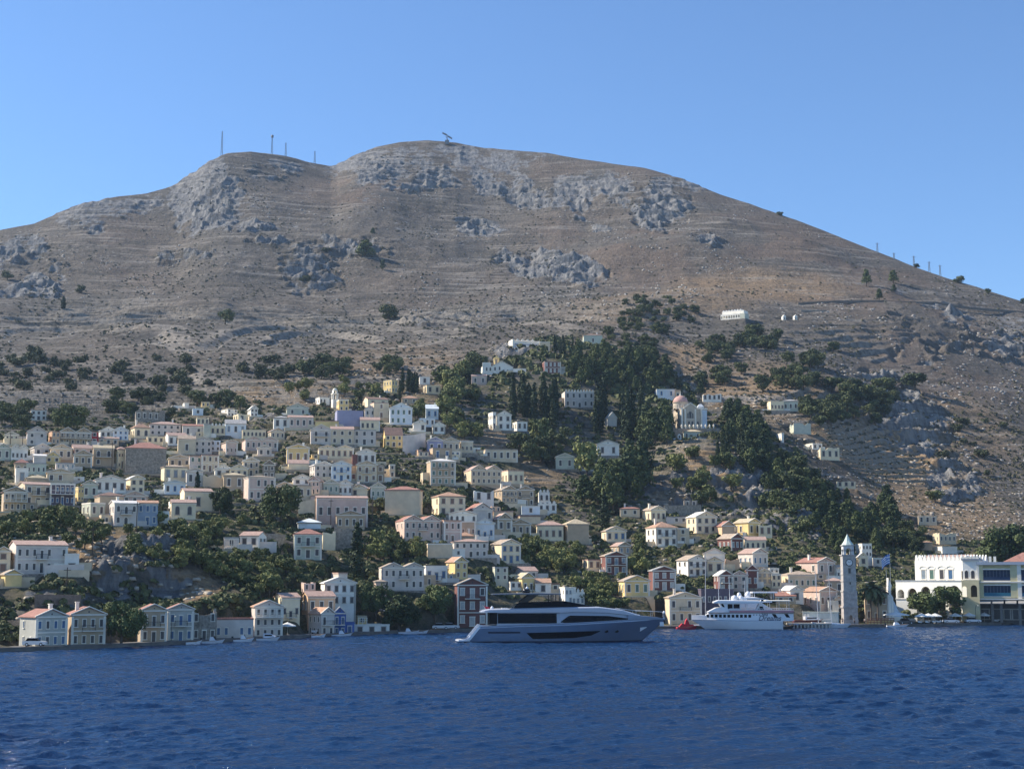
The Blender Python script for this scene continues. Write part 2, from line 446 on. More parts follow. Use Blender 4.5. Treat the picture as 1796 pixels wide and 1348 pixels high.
def terrain_mat():
    m = bpy.data.materials.new('hillside_ground'); m.use_nodes = True
    nt = m.node_tree; N = nt.nodes; L = nt.links; b = N['Principled BSDF']
    b.inputs['Roughness'].default_value = 0.95; b.inputs['Specular IOR Level'].default_value = 0.1
    at = N.new('ShaderNodeAttribute'); at.attribute_name = 'cover'
    ag = N.new('ShaderNodeAttribute'); ag.attribute_name = 'green'
    sep = N.new('ShaderNodeSeparateColor'); L.new(at.outputs['Color'], sep.inputs[0])
    geo = N.new('ShaderNodeNewGeometry')
    def noise(scale, det=6, rough=.6, vec=None):
        t = N.new('ShaderNodeTexNoise'); t.inputs['Scale'].default_value = scale; t.inputs['Detail'].default_value = det
        t.inputs['Roughness'].default_value = rough
        L.new(vec or geo.outputs['Position'], t.inputs['Vector']); return t.outputs['Fac']
    def ramp(f, p0, p1, c0=(0,0,0), c1=(1,1,1)):
        r = N.new('ShaderNodeValToRGB'); r.color_ramp.elements[0].position = p0; r.color_ramp.elements[1].position = p1
        r.color_ramp.elements[0].color = (*c0, 1); r.color_ramp.elements[1].color = (*c1, 1)
        L.new(f, r.inputs['Fac']); return r.outputs['Color']
    def mix(f, a, c):
        x = N.new('ShaderNodeMix'); x.data_type = 'RGBA'
        L.new(f, x.inputs[0])
        for s, i in ((a, 6), (c, 7)):
            if isinstance(s, tuple): x.inputs[i].default_value = (*s, 1)
            else: L.new(s, x.inputs[i])
        return x.outputs[2]
    def mth(op, a, c):
        x = N.new('ShaderNodeMath'); x.operation = op
        for s, i in ((a, 0), (c, 1)):
            if isinstance(s, (int, float)): x.inputs[i].default_value = s
            else: L.new(s, x.inputs[i])
        return x.outputs[0]
    fine = noise(0.42, 8, .72); mid = noise(0.05, 6, .6); big = noise(0.009, 5)
    soil = ramp(mid, .35, .68, (.102,.087,.072), (.195,.166,.137))
    scrub = mix(ramp(fine, .49, .60), soil, (.058,.058,.048))
    scrub = mix(ramp(big, .42, .6), scrub, ramp(fine, .4, .62, (.150,.136,.120), (.072,.068,.058)))
    # loose pale stones
    vor = N.new('ShaderNodeTexVoronoi'); vor.inputs['Scale'].default_value = 0.22; L.new(geo.outputs['Position'], vor.inputs['Vector'])
    stones = mth('MULTIPLY', ramp(vor.outputs['Distance'], .22, .30, (1,1,1), (0,0,0)), ramp(noise(.022, 5), .47, .58))
    c = mix(mth('MULTIPLY', stones, .7), scrub, (.29,.27,.24))
    brown = mix(ramp(fine, .45, .62), (.175,.130,.100), (.110,.084,.064))
    al = N.new('ShaderNodeMath'); al.operation = 'MULTIPLY'; L.new(at.outputs['Alpha'], al.inputs[0]); al.inputs[1].default_value = .85
    c = mix(al.outputs[0], c, brown)
    dry = mix(ramp(fine, .42, .62), (.44,.30,.165), (.20,.135,.075))
    c = mix(mth('MULTIPLY', sep.outputs['Green'], ramp(mid, .2, .42)), c, dry)
    green = mix(ramp(fine, .42, .58), (.17,.145,.08), (.045,.058,.026))
    c = mix(mth('MULTIPLY', ag.outputs['Fac'], ramp(mid, .38, .56)), c, green)
    # rock: grey limestone with dark streaked joints
    mp = N.new('ShaderNodeMapping'); mp.inputs['Scale'].default_value = (1, .5, .35); L.new(geo.outputs['Position'], mp.inputs['Vector'])
    rn = noise(0.35, 8, .7, mp.outputs['Vector'])
    rock = ramp(rn, .36, .64, (.095,.098,.105), (.29,.285,.275))
    rf = ramp(mth('ADD', sep.outputs['Red'], mth('MULTIPLY', mth('SUBTRACT', noise(.11, 6), .5), 2.4)), .40, .62)
    c = mix(rf, c, rock)
    c = mix(mth('MULTIPLY', sep.outputs['Blue'], ramp(noise(.3, 5), .35, .6)), c, (.31,.275,.23))
    # ledges and field walls that follow the contours
    mz = N.new('ShaderNodeMapping'); mz.inputs['Scale'].default_value = (.016, .012, .33); L.new(geo.outputs['Position'], mz.inputs['Vector'])
    sn = noise(1.0, 5, .62, mz.outputs['Vector'])
    area = mth('MULTIPLY', ramp(noise(.012, 4), .40, .56), mth('SUBTRACT', 1.0, ag.outputs['Fac']))
    c = mix(mth('MULTIPLY', mth('MULTIPLY', ramp(sn, .555, .60), area), .58), c, (.30,.275,.24))
    c = mix(mth('MULTIPLY', mth('MULTIPLY', ramp(sn, .41, .46, (1,1,1), (0,0,0)), area), .6), c, (.062,.060,.050))
    L.new(c, b.inputs['Base Color'])
    bp = N.new('ShaderNodeBump'); bp.inputs['Strength'].default_value = 1.0; bp.inputs['Distance'].default_value = 1.6
    L.new(mth('ADD', fine, mth('MULTIPLY', rn, .8)), bp.inputs['Height']); L.new(bp.outputs['Normal'], b.inputs['Normal'])
    return m

# ------------------------------------------------------------------ sea
def make_sea():
    ys = np.concatenate([np.linspace(-150, 60, 12)[:-1], np.linspace(61, 84, 24), np.exp(np.linspace(math.log(85), math.log(430), 1050)), np.exp(np.linspace(math.log(432), math.log(520), 40)), np.exp(np.linspace(math.log(530), math.log(3200), 30))])
    us = np.concatenate([np.linspace(-1, -.36, 12)[:-1], np.linspace(-.36, .36, 560), np.linspace(.36, 1, 12)[1:]])
    U, Y = np.meshgrid(us, ys)
    X = U*np.maximum(np.abs(Y)*1.0, 150)*1.0
    X = np.where(np.abs(U) > .36, X*3, X)
    X = np.where(Y > 150, U*Y*np.where(np.abs(U) > .36, 3, 1), X)
    Z = np.zeros_like(X)
    rs = np.random.RandomState(4)
    lams = [1.1, 1.3, 1.6, 1.9, 2.2, 2.6, 3.0, 3.5, 4.2, 5.2, 6.6]
    gust = .55 + .9*fbm(X, Y*1.3, 45, 3, 77)
    for i, lam in enumerate(lams*2):
        th = rs.normal(-0.35, 0.42)
        kx, ky = math.sin(th)*2*math.pi/lam, math.cos(th)*2*math.pi/lam
        ph = X*kx + Y*ky + rs.rand()*6.28 + 5.5*fbm(X, Y, lam*3.2, 2, 90+i)
        env = sstep(.30, .68, fbm(X*.7, Y, lam*4.5, 2, 140+i))       # short-crested: waves come and go
        Z += gust*env*0.050*lam**.68*((1 - np.abs(np.sin(ph/2)))**1.5 - .3)
    Z = Z - Z.mean()
    Z *= np.where((Y < 30) | (Y > 560), 0, 1)
    Z += 0.05*(fbm(X, Y*1.5, 40, 3, 5)-.5)
    n, w = X.shape
    verts = np.stack([X.ravel(), Y.ravel(), Z.ravel()], 1)
    i = (np.arange(n-1)[:, None]*w + np.arange(w-1)[None, :]).ravel()
    faces = np.stack([i, i+1, i+1+w, i+w], 1)
    me = bpy.data.meshes.new('sea')
    me.vertices.add(len(verts)); me.vertices.foreach_set('co', verts.ravel().astype(np.float32))
    me.loops.add(faces.size); me.loops.foreach_set('vertex_index', faces.ravel().astype(np.int32))
    me.polygons.add(len(faces)); me.polygons.foreach_set('loop_start', (np.arange(len(faces))*4).astype(np.int32))
    me.polygons.foreach_set('loop_total', np.full(len(faces), 4, np.int32))
    me.update(calc_edges=True)
    me.polygons.foreach_set('use_smooth', np.ones(len(faces), bool))
    m = bpy.data.materials.new('sea_water'); m.use_nodes = True
    nt = m.node_tree; N = nt.nodes; L = nt.links; b = N['Principled BSDF']
    b.inputs['Roughness'].default_value = 0.10
    b.inputs['IOR'].default_value = 1.33
    geo = N.new('ShaderNodeNewGeometry')
    mp = N.new('ShaderNodeMapping'); mp.inputs['Scale'].default_value = (.7, 1.1, 1); mp.inputs['Rotation'].default_value = (0, 0, .35)
    L.new(geo.outputs['Position'], mp.inputs['Vector'])
    t1 = N.new('ShaderNodeTexNoise'); t1.inputs['Scale'].default_value = 3.0; t1.inputs['Detail'].default_value = 7; t1.inputs['Roughness'].default_value = .62
    L.new(mp.outputs['Vector'], t1.inputs['Vector'])
    bp = N.new('ShaderNodeBump'); bp.inputs['Strength'].default_value = 1; bp.inputs['Distance'].default_value = .18
    L.new(t1.outputs['Fac'], bp.inputs['Height']); L.new(bp.outputs['Normal'], b.inputs['Normal'])
    t2 = N.new('ShaderNodeTexNoise'); t2.inputs['Scale'].default_value = .02; t2.inputs['Detail'].default_value = 4
    L.new(mp.outputs['Vector'], t2.inputs['Vector'])
    r = N.new('ShaderNodeValToRGB'); r.color_ramp.elements[0].position = .35; r.color_ramp.elements[1].position = .65
    r.color_ramp.elements[0].color = (.005,.029,.088,1); r.color_ramp.elements[1].color = (.008,.039,.110,1)
    L.new(t2.outputs['Fac'], r.inputs['Fac']); L.new(r.outputs['Color'], b.inputs['Base Color'])
    me.materials.append(m)
    o = bpy.data.objects.new('sea', me); col.objects.link(o)
    tag(o, kind='structure', label='dark blue choppy harbour water')

# ------------------------------------------------------------------ quay
def make_quay():
    mb = MB(); top = MB()
    pxs = np.arange(-395, 2251, 15.0)
    pts = []
    for px in pxs:
        D = float(quay_D(px)); py = float(quay_py(px)); x = float(t_of(px, py))*D
        pts.append((x, D))
    n = len(pts)
    for k in range(n-1):
        (xa, ya), (xb, yb) = pts[k], pts[k+1]
        mb.add([(xa,ya-1,-2.5),(xb,yb-1,-2.5),(xb,yb-1,.62),(xa,ya-1,.62),(xa,ya+8,-2.5),(xb,yb+8,-2.5),(xb,yb+8.,.70),(xa,ya+8.,.70)],
               [(0,1,2,3),(3,2,6,7)])
        mb.add([(xa,ya-1.15,.60),(xb,yb-1.15,.60),(xb,yb-1.15,.80),(xa,ya-1.15,.80),(xa,ya-.5,.80),(xb,yb-.5,.80),(xb,yb-.5,.64),(xa,ya-.5,.64)],
               [(0,1,2,3),(3,2,5,4),(4,5,6,7),(0,3,4,7),(1,6,5,2)])
    o = mb.build('quay', mat('quay_stone', (.17,.155,.14), .9, .35, .5, .4))
    tag(o, kind='structure', label='stone quay running along the waterfront')
# ------------------------------------------------------------------ colours of plaster, roof and shutters
WC = dict(G=(.47,.46,.40), w=(.88,.83,.72), c=(.86,.72,.48), b=(.70,.57,.39), t=(.52,.40,.27), y=(.80,.60,.27), o=(.78,.51,.31), p=(.68,.51,.41), m=(.21,.095,.08),
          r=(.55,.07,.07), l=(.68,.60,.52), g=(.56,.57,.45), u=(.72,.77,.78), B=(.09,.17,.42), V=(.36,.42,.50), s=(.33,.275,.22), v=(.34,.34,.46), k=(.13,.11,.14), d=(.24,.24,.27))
RC = dict(r=((.40,.20,.15),(.28,.145,.115)), p=((.47,.33,.27),(.36,.24,.19)), t=((.46,.37,.28),(.34,.26,.19)), b=((.27,.17,.13),(.19,.125,.10)),
          g=((.42,.41,.39),(.30,.29,.28)), o=((.50,.31,.21),(.38,.23,.15)), w=((.76,.73,.67),(.62,.59,.54)), y=((.55,.46,.31),(.43,.35,.23)))
PC = dict(d=(.07,.065,.065), b=(.06,.14,.26), n=(.19,.12,.085), g=(.10,.18,.14), w=(.55,.53,.48), r=(.26,.08,.06), a=(.25,.30,.33))
def wall_mat(c):
    k = WC[c]
    m = mat('plaster_'+c, k, .88, .16, .35, .15, c2=tuple(x*.84 for x in k))
    return m
def roof_mat(c): return tile_mat('tiles_'+c, *RC[c]) if c in RC else wall_mat(c)
def pane_mat(c): return mat('shutter_'+c, PC[c], .45, .25, 1.5, spec=.5)
M_TRIM = mat('white_trim', (.82,.76,.64), .8, .08, .8)
M_TRIMG = mat('stone_trim', (.42,.38,.32), .85, .15, .8)
M_IRON = mat('dark_iron', (.03,.03,.035), .5, 0)
M_STONE = mat('rubble_stone', (.36,.31,.25), .95, .4, 1.6, .8, c2=(.16,.14,.115))

def unit_window(kind):
    """unit-size window (1 wide, 1 tall, facing -y, foot at z=0): (surround mesh, pane mesh)"""
    f = MB(); p = MB(); t = .13
    if kind == 'arch':
        n = 7; pts = [(-.5+t, 0), (.5-t, 0)]
        arc = [((.5-t)*math.cos(math.pi*i/n), .72 + (.28-t*.6)*math.sin(math.pi*i/n)) for i in range(n+1)]
        p.prism([(-.5+t, 0.04), (.5-t, 0.04)] + arc, -.03, 0.0)
        o = [(.5*math.cos(math.pi*i/n), .72 + .28*math.sin(math.pi*i/n)) for i in range(n+1)]
        f.box(-.5, -.5+t, -.09, 0, 0, .72); f.box(.5-t, .5, -.09, 0, 0, .72)
        for i in range(n):
            f.prism([arc[i], o[i], o[i+1], arc[i+1]], -.09, 0)
    else:
        p.box(-.5+t, .5-t, -.03, 0.0, 0.04, 1-t*.6)
        f.box(-.5, -.5+t, -.09, 0, 0, 1-t*.6); f.box(.5-t, .5, -.09, 0, 0, 1-t*.6)
        f.box(-.54, .54, -.13, 0, 1-t*.6, 1.03)
    f.box(-.58, .58, -.16, 0, -.05, 0.035)
    p.box(-.02, .02, -.045, -.03, .04, .80)
    return f, p
UW = {}
def win_meshes(kind, trim, pane):
    k = (kind, trim, pane)
    if k not in UW:
        f, p = unit_window(kind)
        tm = {'w': M_TRIM, 's': M_TRIMG}.get(trim) or wall_mat(trim)
        UW[k] = (f.mesh('window_surround', tm), p.mesh('window_pane', pane_mat(pane)))
    return UW[k]
def add_window(parent, x, y, z, w, h, kind='rect', trim='w', pane='d', rz=0, name='window'):
    fm, pm = win_meshes(kind, trim, pane)
    f = bpy.data.objects.new(name, fm); col.objects.link(f); f.parent = parent
    f.location = (x, y, z); f.rotation_euler = (0, 0, rz); f.scale = (w, 1, h)
    p = bpy.data.objects.new('shutter' if pane in 'bngr' else 'pane', pm); col.objects.link(p); p.parent = f
    return f
def balcony(parent, x0, x1, z, out=1.1):
    mb = MB(); mb.box(x0, x1, -out, 0, z-.16, z)
    b = mb.build('balcony', M_TRIM, parent)
    r = MB(); h = .95
    for (a, c) in (((x0+.05, -out+.05), (x1-.05, -out+.05)), ((x0+.05, -.05), (x0+.05, -out+.05)), ((x1-.05, -out+.05), (x1-.05, -.05))):
        r.tube([(a[0], a[1], z+h), (c[0], c[1], z+h)], .035, 5); r.tube([(a[0], a[1], z+.1), (c[0], c[1], z+.1)], .02, 4)
        L = math.hypot(c[0]-a[0], c[1]-a[1]); n = max(2, int(L/.22))
        for i in range(n+1):
            q = i/n; r.tube([(a[0]+(c[0]-a[0])*q, a[1]+(c[1]-a[1])*q, z), (a[0]+(c[0]-a[0])*q, a[1]+(c[1]-a[1])*q, z+h)], .016, 4)
    r.build('railing', M_IRON, b)

def gable_roof(x0, x1, y0, y1, h, rise, ov=.35, th=.16):
    """ridge along y, slabs with thickness"""
    mb = MB(); xm = (x0+x1)/2; e = rise/((x1-x0)/2)
    for sx, xa in ((-1, x0-ov), (1, x1+ov)):
        za = h - e*ov; zb = h + rise
        mb.add([(xa,y0-ov,za),(xm,y0-ov,zb),(xm,y1+ov*.5,zb),(xa,y1+ov*.5,za),(xa,y0-ov,za+th),(xm,y0-ov,zb+th),(xm,y1+ov*.5,zb+th),(xa,y1+ov*.5,za+th)],
               [(0,1,2,3),(4,7,6,5),(0,4,5,1),(3,2,6,7),(0,3,7,4)] if sx < 0 else [(0,3,2,1),(4,5,6,7),(0,1,5,4),(3,7,6,2),(0,4,7,3)])
    return mb
def hip_roof(x0, x1, y0, y1, h, rise, ov=.3):
    W = x1-x0; Ln = y1-y0; mb = MB()
    a = (x0-ov, x1+ov, y0-ov, y1+ov)
    q = min(W, Ln)/2*.95
    if W >= Ln: r = [((x0+q), (y0+y1)/2), ((x1-q), (y0+y1)/2)]
    else: r = [((x0+x1)/2, y0+q), ((x0+x1)/2, y1-q)]
    b = [(a[0],a[2],h-.02),(a[1],a[2],h-.02),(a[1],a[3],h-.02),(a[0],a[3],h-.02),(a[0],a[2],h+.12),(a[1],a[2],h+.12),(a[1],a[3],h+.12),(a[0],a[3],h+.12)]
    v = b + [(r[0][0], r[0][1], h+rise), (r[1][0], r[1][1], h+rise)]
    f = [(0,3,2,1),(0,1,5,4),(1,2,6,5),(2,3,7,6),(3,0,4,7)]
    if W >= Ln: f += [(4,5,9,8),(6,7,8,9),(5,6,9),(7,4,8)]
    else: f += [(4,5,8),(5,6,9,8),(6,7,9),(7,4,8,9)]
    return mb.add(v, f)
def side_roof(x0, x1, y0, y1, h, rise, ov=.3, th=.15):
    """ridge along x"""
    mb = MB(); ym = (y0+y1)/2; e = rise/((y1-y0)/2)
    for s, ya in ((-1, y0-ov), (1, y1+ov)):
        za = h-e*ov; zb = h+rise
        v = [(x0-.2,ya,za),(x1+.2,ya,za),(x1+.2,ym,zb),(x0-.2,ym,zb)]
        v += [(a,b_,c+th) for a,b_,c in v]
        mb.add(v, [(0,3,2,1),(4,5,6,7),(0,1,5,4),(1,2,6,5),(3,0,4,7)] if s < 0 else [(0,1,2,3),(4,7,6,5),(0,4,5,1),(1,5,6,2),(3,7,4,0)])
    return mb

RECTS = []       # screen boxes of the buildings, to keep trees from hiding them
def pose(x0, x1, yb, s, Lw=None, D=None):
    """where a building stands whose foot spans x0..x1 in the photo: (corner point, yaw, width, length)"""
    pc = (x0+x1)/2
    D = D or max(inv(pc, yb), float(quay_D(pc))+3.2)
    wm = (x1-x0)*D/F
    L = Lw or min(10.5, max(6.0, wm*.8))
    a = abs(s)*wm
    if a > .78*L: L = a/.78
    ph = math.asin(a/L) if a > 0 else R(2)
    W = (1-abs(s))*wm/math.cos(ph)
    cornx = x0 + abs(s)*(x1-x0) if s >= 0 else x1 - abs(s)*(x1-x0)
    p = P(cornx, yb, D)
    al = math.atan(p.x/p.y)
    yaw = (ph if s >= 0 else -ph) - al
    return p, yaw, W, L, D

def house(x0, x1, ya, ye, yb, s, roof, fl, nc, wall, rc, pane, flags, label, name='house', cat='house', L=None):
    rnd = random.Random(int(x0*7+yb*13))
    p, yaw, W, L, D = pose(x0, x1, yb, s, L)
    h = (yb-ye)*D/F*1.0; rise = max(0, (ye-ya))*D/F
    RECTS.append((x0, x1, ya, yb))
    root = empty(name, p, yaw)
    tag(root, label, cat, None)
    X0, X1 = (0.0, W) if s >= 0 else (-W, 0.0)
    HOLES.append((p.x, p.y, yaw, X0, X1, 0, L, p.z))
    wm_ = wall_mat(wall) if wall != 's' else M_STONE
    mb = MB(); fd = 5.5; xm = (X0+X1)/2
    big = 'R' in flags
    if roof == 'R':
        n = max(3, int(W/1.2)); t = .5
        pts = [(X0, -fd), (X1, -fd)]
        for i in range(n+1):
            q = X1 - (X1-X0)*i/n
            pts.append((q, h*(1-.28*rnd.random()**1.5)));
        mb.prism(pts, 0, t)
        for xa, xb in ((X0, X0+t), (X1-t, X1)):
            k = 5; prof = [(0.5 + (L-.5)*i/k, h*(1-.45*rnd.random()**1.5)) for i in range(k+1)]
            v = [(xa, .5, -fd), (xa, L, -fd)] + [(xa, a, b) for a, b in reversed(prof)]
            m_ = len(v); v2 = [(xb, b_, c) for a, b_, c in v]
            mb.add(v + v2, [tuple(range(m_-1, -1, -1)), tuple(range(m_, 2*m_))] + [(i, (i+1) % m_, (i+1) % m_+m_, i+m_) for i in range(m_)])
        mb.box(X0+t, X1-t, L-.5, L, -fd, h*.6)
        walls = mb.build('wall', wm_, root)
    elif roof in ('P', 'Q'):
        ng = 2 if roof == 'Q' else 1
        mb.box(X0, X1, 0, L, -fd, h)
        walls = None
        g = W/ng
        for i in range(ng):
            a = X0+g*i
            mb.prism([(a+.02, h), (a+g-.02, h), (a+g/2, h+rise)], .03, L-.05)
        walls = mb.build('wall', wm_, root)
        for i in range(ng):
            a = X0+g*i
            gable_roof(a, a+g, 0, L, h, rise, ov=.3 if ng == 1 else .12).build('roof', roof_mat(rc), root)
            t = MB()                                # raking cornice and the line under the pediment
            t.box(a-.18, a+g+.18, -.24, 0, h-.16, h+.10)
            e = rise/(g/2)
            for sx in (-1, 1):
                xa = a-.30 if sx < 0 else a+g+.30; za = h-e*.30+.10
                xc = a+g/2; zc = h+rise+.10
                pts = [(xa, za), (xc, zc), (xc, zc+.2), (xa, za+.2)] if sx < 0 else [(xa, za), (xa, za+.2), (xc, zc+.2), (xc, zc)]
                t.prism(pts, -.40, -.1)
            t.build('pediment_cornice', M_TRIM, root)
            if rise > .9 and 'N' not in flags:
                o = MB(); o.prism([(xc+.25*min(1, rise/2)*math.cos(q), h+rise*.40+.25*min(1, rise/2)*math.sin(q)) for q in [2*math.pi*j/8 for j in range(8)] for xc in [a+g/2]], -.02, .05)
                o.build('roundel', pane_mat('d'), root)
    elif roof == 'H':
        mb.box(X0, X1, 0, L, -fd, h); walls = mb.build('wall', wm_, root)
        hip_roof(X0, X1, 0, L, h, max(.5, rise)).build('roof', roof_mat(rc), root)
        t = MB().box(X0-.14, X1+.14, -.14, 0, h-.3, h-.04); t.box(X0-.14, X0, 0, L, h-.3, h-.04); t.build('cornice', M_TRIM if 'T' in flags else M_TRIMG, root)
    elif roof == 'S':
        mb.box(X0, X1, 0, L, -fd, h)
        v = [(X0+.02, 0.02, h), (X0+.02, L-.02, h), (X0+.02, L/2, h+rise), (X1-.02, 0.02, h), (X1-.02, L-.02, h), (X1-.02, L/2, h+rise)]
        mb.add(v, [(0, 2, 1), (3, 4, 5), (0, 3, 5, 2), (1, 2, 5, 4)])
        walls = mb.build('wall', wm_, root)
        side_roof(X0, X1, 0, L, h, max(.6, rise)).build('roof', roof_mat(rc), root)
        t = MB().box(X0-.1, X1+.1, -.12, 0, h-.42, h-.2); t.build('cornice', M_TRIM, root)
    else:
        mb.box(X0, X1, 0, L, -fd, h-.3)
        walls = mb.build('wall', wm_, root)
        q = MB(); t = .25                            # parapet ring
        q.box(X0-.06, X1+.06, -.06, t, h-.3, h+.05); q.box(X0-.06, X0+t, t, L, h-.3, h+.05); q.box(X1-t, X1+.06, t, L, h-.3, h+.05); q.box(X0+t, X1-t, L-t, L, h-.3, h+.05)
        q.build('parapet', {'w': M_TRIM}.get(wall, M_TRIM if rc == 'w' else roof_mat(rc)), root)
        MB().box(X0+t, X1-t, t, L-t, h-.299, h-.24).build('roof', mat('flat_roof', (.4,.38,.35), .9, .2), root)
        if 'C' in flags:
            c = MB(); n = max(3, int(W/1.3))
            for i in range(n):
                xc = X0 + (i+.5)*W/n; w_ = W/n*.3
                c.prism([(xc-w_, h+.05), (xc+w_, h+.05), (xc+w_, h+.6), (xc, h+1.1), (xc-w_, h+.6)], 0, .25)
            c.build('battlement', M_TRIM, root)
    if 'T' in flags and roof != 'R':
        for xa in ((X0-.05, X0+.38), (X1-.38, X1+.05)):
            MB().box(xa[0], xa[1], -.09, -.001, -fd+.1, h-.32).build('pilaster', M_TRIM if wall != 'w' else M_TRIMG, root)
        if fl > 1:
            MB().box(X0+.38, X1-.38, -.12, -.001, h/fl-.12, h/fl+.10).build('string_course', M_TRIM, root)
    # windows
    kind = 'arch' if 'A' in flags else 'rect'
    trim = 's' if wall in 'wc' else 'w'
    if 'N' not in flags and nc > 0:
        fh = h/fl
        bw = W/nc
        ww = min(1.25, bw*.50); wh = min(fh*.56, ww*1.95)
        for j in range(fl):
            for i in range(nc):
                xc = X0 + (i+.5)*bw
                mid = (nc % 2 == 1 and i == nc//2)
                if j == 0 and mid and fl > 1:
                    add_window(root, xc, 0, .05, ww*1.15, min(fh*.78, 2.3), kind, trim, pane, name='door')
                    continue
                if rnd.random() < .04: continue
                z = j*fh + fh*.24
                hh = wh
                if 'B' in flags and j == fl-1 and (mid or nc <= 2):
                    z = j*fh + .1; hh = min(fh*.78, wh*1.3)
                add_window(root, xc, 0, z, ww, hh, kind, trim, pane if rnd.random() < .85 else 'd')
        if 'B' in flags:
            zz = (fl-1)*fh + .08; c_ = X0 + W/2
            hw = min(W*.42, max(1.2, bw*.75))
            balcony(root, c_-hw, c_+hw, max(zz, .5))
        if 'V' in flags:                             # verandah: a row of dark openings behind posts
            v = MB(); n = max(2, nc)
            MB().box(X0, X1, -1.4, -.002, (fl-1)*fh-.15, (fl-1)*fh).build('verandah_floor', M_TRIM, root)
            for i in range(n+1):
                xx = X0+.1 + (W-.2)*i/n; v.box(xx-.07, xx+.07, -1.35, -1.2, (fl-1)*fh, fl*fh-.4)
            v.box(X0, X1, -1.38, -1.18, fl*fh-.5, fl*fh-.35); v.box(X0, X1, -1.33, -1.25, (fl-1)*fh+.85, (fl-1)*fh+.95)
            v.build('verandah_posts', M_TRIM, root)
        # side face in view
        if abs(s) >= .18 and L > 4:
            ns = 2 if abs(s) < .45 else 3
            for j in range(fl):
                for i in range(ns):
                    if rnd.random() < .12: continue
                    yc = L*(i+.6)/(ns+.2)
                    if s > 0: add_window(root, X0, yc, j*fh+fh*.26, ww*.9, wh*.9, kind, trim, pane, rz=R(-90))
                    else: add_window(root, X1, yc, j*fh+fh*.26, ww*.9, wh*.9, kind, trim, pane, rz=R(90))
    if roof != 'R' and rnd.random() < .75 and yb < 1050:        # the rubble terrace the house stands on, a yard wall, a lean-to
        a, b = rnd.uniform(.6, 2.6), rnd.uniform(.6, 2.6)
        MB().box(X0-a, X1+b, -rnd.uniform(1.2, 2.6), L*.6, -fd, -.12).build('terrace_base', rnd.choice([M_STONE, M_STONE, wall_mat('b'), wall_mat('t')]), root)
        hw = rnd.uniform(.7, 1.5)
        if rnd.random() < .6: MB().box(X0-a-rnd.uniform(0, 2), X0-.02, 1.0, 1.35, -fd, hw).build('yard_wall', wall_mat(rnd.choice('wcb')), root)
        if rnd.random() < .6: MB().box(X1+.02, X1+b+rnd.uniform(0, 2), 1.0, 1.35, -fd, hw*1.2).build('yard_wall', wall_mat(rnd.choice('wbl')), root)
        if rnd.random() < .45 and s < .2:
            wa = rnd.uniform(2, 3.6); ha = h*rnd.uniform(.45, .7)
            xa, xb = (X1+.03, X1+wa) if rnd.random() < .5 else (X0-wa, X0-.03)
            MB().box(xa, xb, 2.2, L*.9, -fd, ha).build('annex', wall_mat(rnd.choice('wcbt')), root)
            if wa > 2.4: add_window(root, (xa+xb)/2, 2.2, ha*.35, .8, ha*.42, 'rect', 'w', pane)
    if roof in 'HSP' and rnd.random() < .35 and W > 5:
        cx = X0+W*rnd.choice([.25, .75]); c = MB().box(cx-.3, cx+.3, L*.55, L*.55+.6, h+rise*.2, h+rise+.9)
        c.box(cx-.38, cx+.38, L*.55-.08, L*.55+.68, h+rise+.9, h+rise+1.05); c.build('chimney', M_TRIM, root)
    return root
